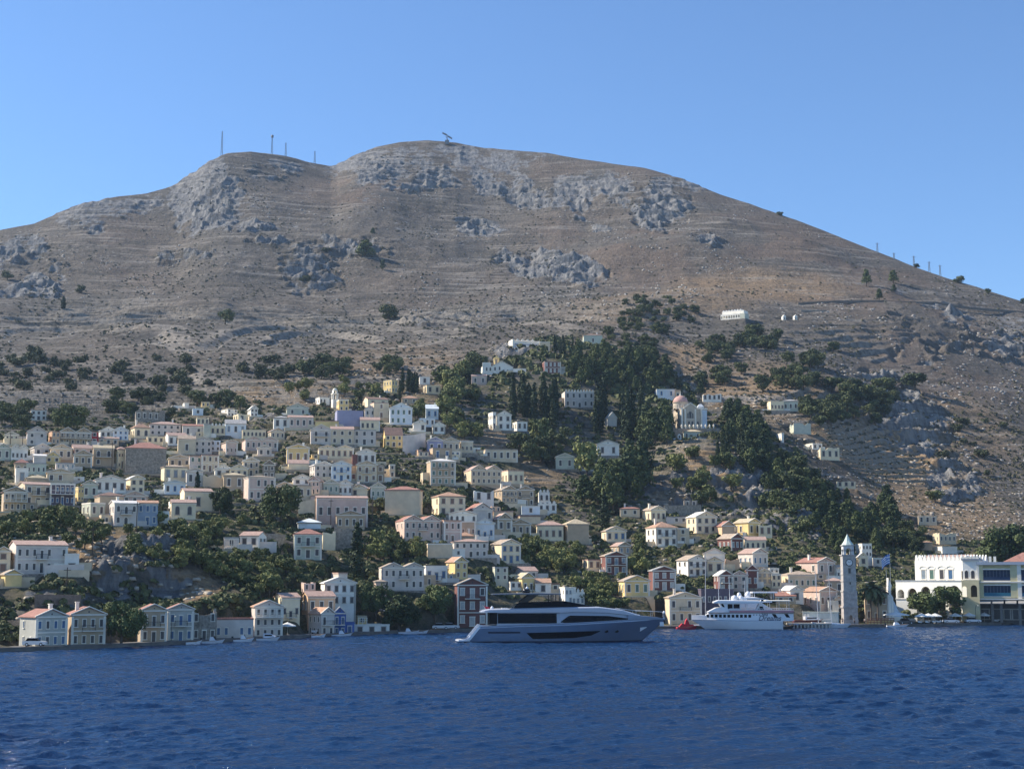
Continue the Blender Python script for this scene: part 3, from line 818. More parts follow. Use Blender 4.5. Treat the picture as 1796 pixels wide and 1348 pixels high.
# x0 x1 apex eave foot side roof floors bays wall rooftone pane flags | label
CATALOG = '''
54 80 716 719 736 0 F 2 3 w w d - | tiny white block house alone above the left end of town
9 31 757 762 772 0 P 1 3 g g d - | small pale green gabled house at the far upper left below the hillside
47 80 747 757 780 0 P 2 2 l p d A | lilac grey gabled house with two round attic openings, left of the long orange row
85 104 751 756 779 .3 F 2 2 o o d - | narrow orange end house of the long twin-pediment row
104 158 749 757 779 0 Q 2 6 t g d V | long tan house with two grey blue pediments under the big round tree
158 172 752 756 778 0 F 2 1 r o d - | narrow brick red house closing the long twin-pediment row
171 203 748 755 767 .15 P 1 3 w w d - | bright white gabled house behind a low salmon porch
172 207 765 768 780 0 S 1 3 o p d - | low salmon house with a porch below two white and blue gables
198 224 748 754 771 0 P 2 3 u u b - | light blue gabled house at the upper left, its shutters deep blue
229 262 739 749 768 .2 H 1 2 c o d A | cream house with one arched window left of the long lilac terrace house
262 316 736 743 763 .0 H 2 5 l p d - | long lilac cream building with a shaded arcade and tiled roof strip
320 357 742 746 766 0 S 1 2 l r d - | lilac house with thin red roof line and two grey doors
357 369 740 743 767 0 F 1 1 g g d N | narrow windowless grey green house between lilac and cream ones
369 394 742 746 763 0 F 1 3 c c d C | cream house with stepped battlement parapet and three dark windows
395 431 734 742 762 0 S 1 3 u g a - | long pale blue house with mono slope grey roof, upper middle of the left cluster
388 416 713 717 729 .4 F 2 3 w w d - | white villa with a bright left wall on the edge of the brown terraces
434 452 710 716 730 .3 P 2 2 w w d - | tall narrow white gabled house highest of the left cluster
409 431 722 726 737 .4 F 1 1 c c d - | small cream cottage below the tall white gabled house
353 368 701 704 714 0 F 1 2 y y d - | tiny olive yellow house half hidden among bushes above the town
238 288 714 717 738 0 R 1 5 s s d - | long roofless grey stone ruin above the left cluster
320 331 703 706 716 .3 F 1 1 w w d N | tiny white shed right of the long stone ruin
338 356 713 716 727 0 F 1 1 u u d - | small pale blue hut beside a dark bush above town
345 366 729 731 745 0 R 1 3 c c d - | broken cream wall with small dark openings above the battlemented house
425 466 748 753 767 0 F 1 6 c c d A | cream row with arched windows and round buttresses below a dark tree
467 499 750 756 769 .25 P 1 3 b p d - | beige house with small pediment beside the white and pink long house
424 487 765 771 788 .1 Q 1 6 p p d T | pale peach twin-pediment house with a white left wall
388 416 771 775 797 .28 P 1 3 p t n T | little peach house with three tall brown doors, standing alone on a terrace
289 327 757 763 781 .15 S 1 3 w p d - | white house with pinkish roof and tiny dark windows
312 342 762 769 796 0 S 1 1 b t n - | blank beige house with steep tan roof right of the stone mansion
340 371 766 772 794 0 P 2 3 l g d - | lilac grey two storey gabled house in the middle of the left cluster
367 386 769 772 791 .1 F 2 2 u u d - | pale block house pressed against a lilac gabled house
353 383 794 797 827 0 F 2 3 b p n T | tall flat fronted beige house with ground floor wall of rubble
332 354 796 799 826 0 F 2 2 l p g - | slim greyish house attached left of a tall beige one
296 333 797 803 820 0 P 1 3 b w d - | beige gabled house with white roof ridge behind the cream verandah house
282 327 813 818 842 .13 H 1 3 c t a - | cream hip roofed house with blue grey shutters over a dark terrace
219 289 772 785 830 0 H 2 5 s r d N | big bare brown stone mansion with low red hipped roof
377 406 815 822 836 0 P 1 2 w w d - | white low pediment house, left one of two below the peach cottage
403 434 814 822 839 0 P 1 3 c w d - | cream low pediment house, right one of two below the peach cottage
426 454 802 808 834 0 P 2 3 b w d B | beige two storey pediment house with little balcony, left of bare trees
392 428 827 833 858 .0 H 1 2 t y d - | shady tan house with yellowish hipped roof left of the pink cornered mansion
427 482 832 836 878 .15 H 2 4 p t d T | large pinkish mansion with many pilasters and corner balcony
288 324 842 847 866 0 P 1 3 u u b - | pale blue white cottage with pediment beside a tall dark cypress
315 371 855 861 895 .14 S 1 3 c p d - | cream house with long pink roof and bright gable end, above arched window house
300 342 875 881 909 0 S 1 2 c p d A | low cream house with two arched windows and pink roof
327 355 821 826 850 0 P 1 2 l g g - | grey pediment house in shade with a cypress in front
356 392 829 832 852 0 R 1 0 b s d N | blank beige courtyard wall of a roofless house, right of the cypress
452 476 780 785 800 0 P 1 2 l w d - | pale lilac gabled house behind bare branches
461 482 807 815 838 0 P 2 2 s t d - | dark gabled stone house behind bare branches left of the big dark tree
-8 17 778 785 807 0 P 1 2 g g d - | grey green gabled house cut by the left picture edge, upper row
16 47 779 785 806 .1 Q 1 4 w w d - | pair of white gables joined in one house near the left edge
53 87 777 784 801 .2 P 1 2 l w d - | lilac gabled house with a white left wall, near the left edge
88 125 778 786 805 0 P 1 3 b t d - | olive beige gabled house with three doors in front of the long orange row
124 164 778 785 806 .12 S 2 3 p p d - | pinkish house with side roof and bright cream gable end
129 160 789 797 816 0 P 1 3 t t d T | tan pediment house with pale pilasters below the pinkish side-roofed house
163 198 779 785 817 0 S 2 2 t y d AB | tan house with one arched balcony door beneath the salmon porch
197 221 782 787 821 .4 H 2 3 c p n - | cream house with brown windows pressed against the stone mansion
79 105 792 800 811 0 P 1 2 y w d - | yellowish house with white pediment among lilac walls
59 80 795 799 813 0 S 1 1 l w d N | low lilac shed with white roof edge left of a yellow pediment
98 130 807 811 823 0 F 1 4 l g a - | long lilac grey low house with a row of blue doors
26 48 803 811 832 0 H 1 2 t r d - | tan house with red hipped roof near the left edge
46 79 806 811 831 0 F 1 4 g g d A | grey house with small arched windows right of a red hipped roof
27 48 817 820 850 .0 F 1 1 w w a - | pale mint white tower-like house near the left edge
82 127 822 828 846 0 P 1 3 b t n - | wide beige house with brown double door and low centre gable
46 80 830 838 850 0 H 1 0 t y d N | low ochre tiled roof building left of the wide beige house
2 45 854 862 896 .08 P 2 4 t b d V | brown pedimented house with verandah at left edge
31 88 844 849 886 .2 S 2 3 b p d B | beige house with pink roof and balcony, bright gable end, beside the brown pediment
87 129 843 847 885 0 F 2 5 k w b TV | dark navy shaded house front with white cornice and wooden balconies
127 146 849 853 879 .5 F 2 2 y y d - | narrow sunlit cream house right of a dark navy front
144 170 842 849 873 0 P 1 2 g o d - | grey green house with orange gabled roof
160 219 833 841 863 .12 P 1 4 w p d - | wide white house with pinkish pediment behind small trees
218 252 833 839 865 .3 P 2 2 c w d - | cream pediment house with sunlit left wall, left of the cypress and bare tree
165 215 861 869 906 .18 H 2 2 t b d N | tan hip roofed house with sunlit pink side wall, left of a blue pediment
214 257 861 869 883 0 P 1 3 p w d - | pink house with bright blue pediment
143 183 878 881 906 .38 F 1 2 g w d - | grey green shaded house with sunlit left wall above the hill top garden
191 240 877 882 921 .18 S 2 3 l w d BA | lilac house with peach lit side and arched centre door, left half of a joined pair
240 275 877 882 921 0 S 2 3 V o b - | grey blue fronted house with orange roof, right half of a joined pair
-8 16 960 967 1002 0 P 2 1 c t n - | cream house with one tall brown window at left edge beside the large lilac mansion
15 113 948 956 1005 .12 S 2 7 l p d TB | very large lilac grey mansion with long pink roof at the left
113 137 966 971 998 0 F 2 1 w w d - | white annex with a white awning on the right of a large lilac mansion
-2 36 1000 1007 1027 .28 P 1 2 y t d N | small yellow house with low gable above the quay at the left edge
34 114 1071 1083 1137 .34 P 2 4 G r b T | waterfront house with blue pediment and red roof, leftmost by the water
114 181 1067 1079 1135 .15 P 2 4 t r d TB | pale waterfront house with peach lit side, second from left by the water
239 290 1062 1072 1128 .14 P 2 3 t r d TB | waterfront house with brown pediment just right of the round quay tree
289 337 1061 1070 1127 .1 P 2 3 G r b TB | waterfront house with red roof and pale blue shutters beside a twin with brown pediment
336 378 1066 1069 1125 0 R 2 3 s s d - | roofless brown stone house on the waterfront
376 442 1082 1085 1122 0 F 1 5 l r b - | low lilac warehouse with dark red parapet and five blue doors
440 494 1055 1065 1118 .12 P 3 4 l o d TV | tall waterfront house with wooden verandah and long orange roof
480 525 1041 1048 1086 .3 S 1 3 c p d B | cream house with faded pink roof behind the verandah house
528 587 1038 1046 1077 .2 S 1 3 o p d - | peach house with pale pink roof above the blue waterfront house
562 623 1013 1023 1062 .12 P 2 4 w w d T | white stone house with wide low pediment above the peach roof
581 609 999 1004 1019 .45 F 1 0 l p d N | small box shaped pinkish rooftop hut behind a white pediment
541 586 1067 1077 1116 .48 P 2 2 l o d B | pale lilac waterfront house with long lit side left of the blue one
585 606 1066 1076 1116 0 P 2 2 B w b B | strong blue narrow gabled house on the waterfront
605 621 1089 1092 1117 0 F 1 1 B B b - | low strong blue annex beside the blue gabled house
623 643 1076 1080 1094 .2 F 1 1 y y d V | small yellow pavilion on a terrace above the white boathouse
621 682 1090 1095 1113 0 F 1 3 w w d - | long low white boathouse with curved parapet and dark doors by the quay
664 743 988 996 1034 .1 Q 2 6 l t d B | grey lilac twin gabled house above the big trees near the quay
743 784 988 992 1020 .09 F 1 3 w w b B | plain white cube house next to a sunny yellow house
782 820 977 985 1015 .42 P 2 2 y o n - | sunny yellow gabled house right of the plain white cube
797 854 1016 1027 1098 .09 P 3 3 m t w TB | maroon and stone tower house with white pediment behind the yacht's stern
864 891 990 994 1018 .15 F 2 2 g g d - | grey green flat house hidden by trees above the yacht
503 542 779 785 813 0 P 1 3 y w n T | yellowish house with white pilasters and three green brown windows
684 723 706 715 744 0 P 2 4 u u g - | light blue two storey house with eight green windows beside tall trees
672 706 748 762 783 .1 S 2 3 y b d - | small bright yellow house with dark brown roof
725 747 737 742 757 .0 P 1 2 w w d - | small white gable on top of the lilac retaining wall
747 769 708 716 734 .0 S 1 2 u u b - | white house with blue tinted roof half hidden by green trees
759 781 740 746 759 .0 P 1 2 w w d T | white cottage with a dark double doorway right of the retaining wall
736 763 729 733 747 0 F 1 3 u u d - | low pale blue flat house just above two white gables
587 637 715 719 747 .08 F 1 1 v v b N | windowless lilac blue block in the upper centre
553 594 733 737 750 0 F 1 0 y o d N | blank yellow wall house below the lilac blue block
580 620 746 752 779 0 S 2 3 b p d A | beige house with pink roof strip and two wide ground arches
545 581 744 753 777 0 P 2 2 l w d B | pale lilac gabled house left of the two wide arches
619 659 750 753 780 0 F 2 3 l g d - | long grey lilac flat house right of the two wide arches
632 666 730 736 754 0 S 1 4 c p d T | cream house with glazed verandah of dark windows and pink roof strip
636 681 694 699 714 .2 S 1 2 c b n - | cream house with brown roof at the top of the central cluster
649 682 701 705 732 .2 F 2 1 b p n - | beige house with a pale pink roof edge under a brown roofed one
640 658 711 717 730 0 P 1 2 l l d - | tiny lilac gable house left of a tall beige one
590 612 696 700 721 .2 F 2 2 y w d - | pale yellow priest house with small windows by the white stairway
553 578 692 696 708 .3 F 1 3 w w d A | white arched cottage highest on the left of the central cluster
672 697 661 665 689 .6 F 2 2 y y d - | yellow square house among dark trees high above the centre
705 733 692 698 707 0 H 1 2 t o d - | low orange roofed house behind the light blue two storey one
503 541 707 715 728 0 P 1 2 g g d - | grey green gabled house with long lean-to roof in the upper centre
504 549 726 731 750 .05 S 1 4 p p d T | pink brown house with pale pilasters in the upper centre
480 506 727 732 751 0 H 1 2 w g d - | white house with grey hipped roof left of a pink brown one
559 620 780 786 803 0 Q 1 6 c p n T | long cream twin pediment house with six tall brown windows
625 659 787 794 814 0 P 1 3 w w d - | pinkish white pediment house left of bare hillside trees, centre
543 584 809 815 837 .22 P 2 3 l w d - | lilac pediment house with bright white side left of the pale blue gable
581 616 808 815 843 0 P 2 3 u u b B | pale blue gabled house with bright blue balcony in the centre
614 626 812 816 840 0 F 2 1 o o r - | narrow salmon house squeezed right of the pale blue gable
625 661 808 815 845 0 P 2 3 b t n B | beige pediment house right of the narrow salmon one
660 674 811 815 844 0 F 2 1 t t n - | slim brown house at the end of the pale blue gable row
514 546 832 839 850 0 P 1 2 w g d - | white grey gable peeping over flat beige house left of the peach gable
483 514 845 852 868 0 P 1 2 b w d - | beige gable behind the very dark tree in the centre
512 546 847 850 874 0 F 1 3 b t d - | flat beige house with three dark windows below a white grey gable
540 569 835 843 866 -.3 P 2 3 p o d - | peach gabled house with ochre right side in the centre row
567 594 841 847 866 0 P 1 3 g w g - | pale green gabled house right of the peach gable
593 618 841 849 868 0 P 1 3 w w d T | white house with bold white pediment and three dark doors
616 652 849 856 871 -.25 P 1 2 c p d - | cream low gabled house under a long pink roof in the centre row
650 676 846 854 874 0 P 1 3 g w g T | mint green and white house with bright pediment left of the plain mansion
675 741 851 859 902 -.08 H 2 4 b r d N | large plain beige mansion with hipped reddish roof in the centre
545 595 866 869 882 0 F 1 2 p p d N | low brownish pink upper block behind long pink row
555 644 868 873 912 0 S 1 6 p p d T | very long pink house with row of purple doors above blank beige basement
603 641 881 888 899 0 H 1 0 g o d N | low teal grey house with bright orange roof below the long pink one
523 562 908 916 926 0 H 1 0 u u d N | long pale grey blue shed roof below the curved terrace wall
590 639 896 903 927 0 P 1 4 t b d - | brownish gabled house under the orange roof, beside old stone ruin
587 626 911 918 957 0 R 2 2 s s d N | dark tall stone ruin with pointed gable in the centre
566 588 926 930 962 0 R 1 1 c s d N | sunlit cream ruined wall right of the grey green red-roofed house
516 563 927 937 979 0 H 2 3 g r d TB | grey green two storey house with red hipped roof
421 467 932 939 960 -.3 S 1 2 w p d - | low white house with pink roof alone among green bushes
693 773 904 913 946 .2 Q 2 6 p r d B | wide pale pink house with twin brown pediments and reddish roof
757 816 861 870 904 .22 H 2 3 c o n - | tall cream house with orange hipped roof, the brightest in the centre
781 816 881 884 903 .2 F 1 4 p c n - | pinkish front annex with small windows attached to tall cream house
815 864 882 893 914 .3 P 1 3 l r d - | lilac gabled house with large sloping red roof
775 836 895 901 917 .2 P 1 5 w o d A | white yellow house with arched windows and small centre pediment
767 809 908 912 952 .27 F 2 3 p o n T | pinkish grey house with sunlit orange side, centre
808 834 910 914 942 0 F 1 3 t w n T | tan house with dark cornice and brown shutters, centre
834 867 910 918 946 0 P 1 3 u u b B | pale sky blue pediment house with dark blue door and balcony
863 898 900 910 932 .28 P 1 2 t p d T | tan pediment house with bright white raking edge
896 931 911 919 939 .0 P 1 3 t g d T | grey tan pediment house above a small white lean-to
790 855 944 950 977 .1 H 2 5 l p d - | long lilac beige house with hipped pink roof above white terrace
750 793 949 953 977 0 F 1 0 b w d N | blank beige walled courtyard house with white coping
800 831 932 940 950 .0 H 1 0 t o d N | small low orange tiled outbuilding in the centre
861 913 946 954 987 .36 P 2 3 c t b T | cream house with blue shutters and long sunlit side right of lilac beige one
867 908 852 859 882 .33 P 2 4 t t d B | brownish pediment house with vivid pink side wall and columned porch
907 937 853 859 888 0 P 2 3 t t d B | brownish pediment house, right twin of the one with pink side
945 964 858 863 881 0 F 1 2 w w d CA | upper white castellated cube with arched windows
944 976 880 883 898 0 F 1 3 w w d C | lower white castellated house with three windows
915 947 883 887 902 0 F 1 1 u w d - | low blue white cottage under the brown right twin
748 777 766 772 795 .08 P 1 2 v w d - | violet blue house with white pediment, upper centre right
776 806 767 774 792 .0 P 1 3 b t d - | beige pediment house right of the violet blue one
805 830 769 773 794 .12 F 1 3 b w d - | flat roofed beige house ending the violet blue row
753 793 781 785 805 .15 F 1 2 t t b B | flat beige tan house directly over the three storey mansion
748 799 802 808 850 .14 H 3 4 t w g TB | three storey mansion with many balconies and orange lit side
847 908 782 787 808 .07 F 1 5 b t d T | wide low beige house with thin orange lit end below the rocky slope
813 880 815 824 849 .2 Q 2 6 b p d - | wide beige twin hipped house with tall dark windows
879 919 821 824 848 .3 F 1 3 c p n - | cream flat roofed house with very bright blank side
831 866 852 859 880 0 R 1 2 w s d - | roofless white ruin with arched opening among trees
942 988 913 921 947 0 H 1 4 c p n - | low cream house with reddish roof left of tan arcade
986 1033 909 919 953 .2 H 2 3 t y n N | tan house with hipped roof and open dusky pink front
1055 1098 923 931 949 .2 P 1 3 c t b T | cream house with blue doors and long white pediment, right of cypress
1071 1106 951 957 972 .4 P 1 2 t p a - | small tan house with glazed violet grey front above the maroon one
1053 1100 968 975 1007 .2 P 2 3 m t a TB | maroon house with pale corners and white pediment ornament
1022 1054 978 981 999 .3 F 1 2 c p n - | low cream pinkish ruin-like house left of maroon house
1085 1139 1010 1019 1044 .2 P 1 3 y t g T | yellow gabled house with three grey green shutters below the maroon one
903 943 994 1001 1014 .3 S 1 2 p p d - | pink roofed pink house above a yellow pediment near the yacht
903 937 1005 1013 1037 .38 P 1 2 y y d B | yellow pediment house just above the yacht's radar mast
936 966 1015 1022 1042 .1 S 1 1 w o d - | white house with orange roof behind the yacht's hardtop
981 1010 1027 1030 1060 .35 F 2 3 w w a - | white two storey house with brown roof edge over the yacht's bow deck
1003 1025 1036 1039 1062 0 F 1 3 w w a C | white castellated low wing right of the two storey white house
1126 1168 887 894 914 .38 P 1 3 c t n - | pale yellow house with hipped gable, highest house of the right cluster
1133 1188 914 925 957 .33 H 2 3 w o d TB | white and grey house with orange roof and sunlit triple window side
1187 1209 922 926 952 0 F 2 1 b w d - | beige annex joined right of the orange roofed white house
1204 1257 897 906 934 .33 P 2 3 c w d T | big pale house with white pediment behind small green trees, right cluster
1253 1289 914 922 940 .38 P 1 1 o r d N | salmon gabled house with reddish roof in front of a rocky slope
1287 1334 909 916 939 .55 P 1 2 y y d - | long sunlit yellow house with pediment on its shaded end
1331 1354 916 919 941 0 R 1 2 c s n - | roofless cream ruin ending the yellow house
1259 1304 936 944 964 .52 P 1 3 m t a T | small maroon house with a bright pink sunlit side
1304 1343 941 947 964 .08 S 1 4 c p d A | cream house with salmon roof and arched dark windows
1295 1346 962 970 993 .5 P 1 3 l p b T | blue grey fronted house with glowing yellow side wall
1235 1271 962 971 997 0 P 1 2 w p d N | tall white gable behind the ferry's masts
1187 1240 974 982 1009 .38 P 2 3 w t d TB | brilliant white house with two lit side windows above the dark trees
1239 1268 977 984 1006 0 P 1 2 c t n T | cream house with wooden pediment left of the ruined salmon walls
1271 1297 975 979 997 .1 R 1 1 o s d N | ruined salmon coloured walls without roof
1138 1185 994 1001 1034 .16 P 2 3 m g w T | purple maroon house with three pale shutters and white lit edge
1252 1286 1001 1009 1035 .3 P 2 2 m w w TB | bright red sided house with dark red pediment front
1310 1330 992 1000 1030 0 P 1 2 m r a T | maroon gabled house right of a pinkish beige one
1284 1311 1002 1009 1034 0 P 2 2 p r d T | pinkish beige gabled house in between two maroon fronts
1329 1354 997 1004 1024 0 P 2 3 c w w - | cream house with white square windows right of maroon fronts
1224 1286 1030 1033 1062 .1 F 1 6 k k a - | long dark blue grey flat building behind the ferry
1166 1230 1040 1049 1093 .14 P 2 4 b t d TB | broad beige house with wide pediment on the quay left of the ferry
1371 1431 1001 1008 1032 .2 H 1 5 b t g T | wide grey green house with flat reddish hipped roof behind ferry mast
1397 1464 978 986 1007 .55 P 1 2 p r d T | pink fronted house with vivid red roof left of the clock tower
1408 1468 1030 1037 1066 .5 P 1 3 p o n T | yellow sided house with pink pediment front left of the clock tower foot
1368 1409 1028 1035 1057 .45 P 1 1 w w d - | white gabled house above the ferry's stern
1501 1529 948 953 977 .42 F 2 3 w w d A | white cube house with small arched windows right of the clock tower top
1503 1522 969 976 992 .2 P 1 1 c w n - | small cream gabled house under the white cube house
1530 1548 974 978 991 .1 F 1 1 l w d - | tiny lilac white house right of the small cream gable
1463 1480 991 996 1014 .3 S 1 2 w t d - | white sided small house touching the clock tower on its left
1447 1480 1013 1019 1040 0 H 1 2 t p d - | tan house with pinkish roof half hidden by the clock tower
1518 1557 1029 1041 1089 .0 H 2 3 t b n - | tan house with brown tiled roof behind the palms
1449 1470 1049 1053 1074 .2 F 1 2 w w d V | small white open sided kiosk left of the clock tower
1636 1676 928 933 952 .3 R 1 4 b s d - | beige ruin with gaping windows above the white castle building
1636 1678 954 958 970 .4 F 1 2 w w d N | low white grey terrace house below the beige ruin
1616 1635 948 951 962 0 H 1 0 t o d N | small orange tiled shed roof left of the beige ruin
946 965 596 599 617 0 F 1 1 b w d - | beige annex joined to the hilltop chapel with blue frames
951 984 630 633 655 .13 F 2 4 m p w T | red brown house with two rows of pale windows near the hilltop
900 923 643 646 653 0 F 1 0 w w d N | low white shed wing right of the long white hilltop church
827 854 655 659 674 0 S 1 2 p p d - | small pinkish house below the long white hilltop church
736 754 656 660 674 0 F 1 1 w w d - | tiny white block house at the edge of brown scree
742 773 671 675 690 .2 F 1 2 c c d - | cream ruin-like house with bright broken wall below the tiny white block
985 1043 681 686 714 .1 F 2 5 l w d C | large lilac white house half screened by cypresses
1060 1082 722 732 746 .3 P 1 1 w w d N | small white chapel gable behind tall cypresses
856 870 718 722 752 .6 F 2 1 w w d - | narrow bright white wall house left of a tall white gable
869 897 720 727 754 .12 P 2 2 w w d - | tall white gabled house with three dark windows below the cypress row
899 925 735 739 754 .3 F 1 2 w w d - | low bright white house right of the tall white gable
1047 1086 772 779 799 .0 P 1 2 w t d - | white gabled house nearly buried in dark pines
975 1007 795 801 822 0 P 1 2 g w d - | pale green white gabled house left of the pines
1006 1036 807 812 825 .15 S 1 3 w b d - | small white house with flat brown roof left of the pines
1022 1057 583 587 604 .05 H 1 1 g p d - | grey stone hermitage with pinkish roof among trees on the crest
1148 1186 679 682 697 .1 F 1 2 u w b - | pale blue flat house behind the domed church
1184 1194 680 683 702 0 F 1 1 o o d - | small pinkish tower house just behind the church dome
1233 1265 687 690 703 0 R 1 4 w w d - | white ruined wall with gaps right of the domed church
1346 1375 699 703 720 .2 F 1 4 c c n - | cream yellow house, left of a lonely pair on the right slope
1374 1400 699 703 720 0 H 1 3 g g d A | pale grey house, right of a lonely pair on the right slope
1385 1422 737 741 760 .2 R 1 1 g s d N | grey roofless ruin with pale gable end on the right slope
1362 1375 756 759 775 .7 F 1 1 w w d - | tiny brilliant white hut on the right slope
1409 1442 772 777 788 .5 F 1 2 w w d - | low white farmhouse with dark openings on the right slope
1425 1472 778 784 805 .3 R 1 3 c s d - | crumbling cream two level ruin below the white farmhouse
1200 1223 872 876 890 0 R 1 2 s s d - | small roofless stone tower over a long garden wall, right cluster
1468 1500 839 843 855 0 R 1 3 c s d - | broken row of pale stone walls on the brown terraces, right
1611 1642 899 903 919 0 R 1 3 b s d - | broken beige stone walls above the trees at the lower right
258 316 763 765 777 0 F 1 6 c c d - | low cream ground floor row with dark openings under the long lilac cream building
506 541 805 812 823 0 S 1 2 c p d N | low annex with pink roof and bright ends under the yellowish pilastered house
547 560 793 796 805 0 F 1 1 y y d - | small yellow walled shed left of long twin pediment row with six windows
618 627 794 797 816 0 F 2 1 m m d N | narrow brownish red wall house left of the pinkish white pediment
683 693 811 814 836 0 F 2 1 b w d - | narrow pale tower house among trees right of the beige centre house
728 740 785 788 798 .4 F 1 1 o p d - | tiny peach hut under the lilac retaining wall
734 752 788 791 801 0 F 1 2 b b d - | low beige hut left of the mansion with many balconies
790 807 788 791 802 0 F 1 2 w b b - | small white house under the beige one next to violet blue
829 848 785 788 799 .7 F 1 2 c o d - | low sunlit cream house left of the wide beige one
858 878 884 887 899 .2 R 1 2 o p d - | peach cream broken wall right of the red sloping roof
866 900 893 896 908 0 F 1 0 b p d N | flat tan terrace building behind the bright edged tan pediment
903 948 901 904 917 .2 F 1 3 b b d N | long blank beige wall building behind the grey tan pediment
1088 1122 887 892 904 0 H 1 2 b r d - | reddish roofed low house behind bushy trees left of the highest right cluster house
1168 1205 903 906 917 0 F 1 3 l g d - | low lilac grey wall house between two right cluster houses
1354 1370 1004 1007 1030 0 F 2 2 c w d - | slim cream two storey house right of the one with white square windows
1350 1366 994 996 1005 0 F 1 2 w w d V | white pergola roof terrace right of the maroon fronts
1361 1395 1039 1045 1056 0 S 1 2 t r d - | low house with dark red roof just above the ferry awning
528 553 1017 1021 1037 .2 R 1 2 p p d - | pinkish broken walls left of the wide white pediment house
655 677 1016 1020 1035 .2 H 1 1 p t d N | pinkish shed left of grey lilac twin gables
683 704 1056 1060 1072 .2 R 1 1 t t d N | tan broken shed among bushes above the white quay wall
890 916 1017 1020 1032 .2 F 1 2 w p d - | low white pinkish house behind the yacht's radar
966 982 1020 1023 1038 0 F 1 1 b b d - | pale beige box house left of white two storey house over bow deck
393 418 939 942 961 0 F 1 1 l g d V | dark open lilac shed left of low white house with pink roof
1466 1479 1046 1050 1076 0 P 2 1 o w d - | narrow orange brown house touching the clock tower foot
1430 1449 1003 1006 1016 0 F 1 1 t t d - | small tan house below the vivid red roof
7 52 765 768 779 0 F 1 3 c c d N | low long cream wall house at far left above the joined white gables
'''
def build_houses():
    n = 0
    for ln in CATALOG.strip().splitlines():
        a, label = ln.split('|')
        a = a.split()
        x0, x1, ya, ye, yb = [float(v) for v in a[:5]]
        wall, flags = a[9], a[12]
        kind = 'ruined_house' if a[6] == 'R' else 'house'
        house(x0, x1, ya, ye, yb, float(a[5]), a[6], int(a[7]), int(a[8]), wall, a[10], a[11], flags, label.strip(), kind, 'ruin' if a[6] == 'R' else 'house')
        n += 1
    return n
# ------------------------------------------------------------------ landmark buildings
class Fr:
    """local frame of a facade: px,py of the photograph -> local x,z in metres"""
    def __init__(s, name, x0, x1, yb, D, rel, label, cat, depth=10, flat=True):
        p = P(x0, yb, D); al = math.atan(p.x/p.y); s.yaw = rel - al
        s.kz = D/F; s.kx = D/F/math.cos(rel); s.x0 = x0; s.yb = yb
        s.root = tag(empty(name, p, s.yaw), label, cat); s.W = (x1-x0)*s.kx; s.p = p; s.D = D
        if flat: HOLES.append((p.x, p.y, s.yaw, 0, s.W, 0, depth, p.z))
        RECTS.append((x0, x1, yb-s.W/s.kz*.3, yb))
    def X(s, px): return (px-s.x0)*s.kx
    def Z(s, py): return (s.yb-py)*s.kz

def arch_pts(xc, hw, z0, zs, n=10, pointed=False):
    """outline of an arched opening (x,z) from lower left up and over to lower right"""
    pts = [(xc-hw, z0)]
    for i in range(n+1):
        a = math.pi*(1-i/n)
        pts.append((xc+hw*math.cos(a), zs + hw*(1.15 if pointed else 1)*math.sin(a)**(.8 if pointed else 1)))
    pts.append((xc+hw, z0)); return pts
def arch_wall(mb, x0, x1, z0, z1, y0, y1, arches, n=10):
    """wall with true arched openings. arches: (centre, half width, foot, spring)"""
    cur = x0
    for (xc, hw, zf, zs) in arches:
        mb.box(cur, xc-hw, y0, y1, z0, z1)
        if zf > z0: mb.box(xc-hw, xc+hw, y0, y1, z0, zf)
        for i in range(n):
            a0 = math.pi*(1-i/n); a1 = math.pi*(1-(i+1)/n)
            xa = xc+hw*math.cos(a0); xb = xc+hw*math.cos(a1)
            mb.prism([(xa, zs+hw*math.sin(a0)), (xb, zs+hw*math.sin(a1)), (xb, z1), (xa, z1)], y0, y1)
        cur = xc+hw
    mb.box(cur, x1, y0, y1, z0, z1)

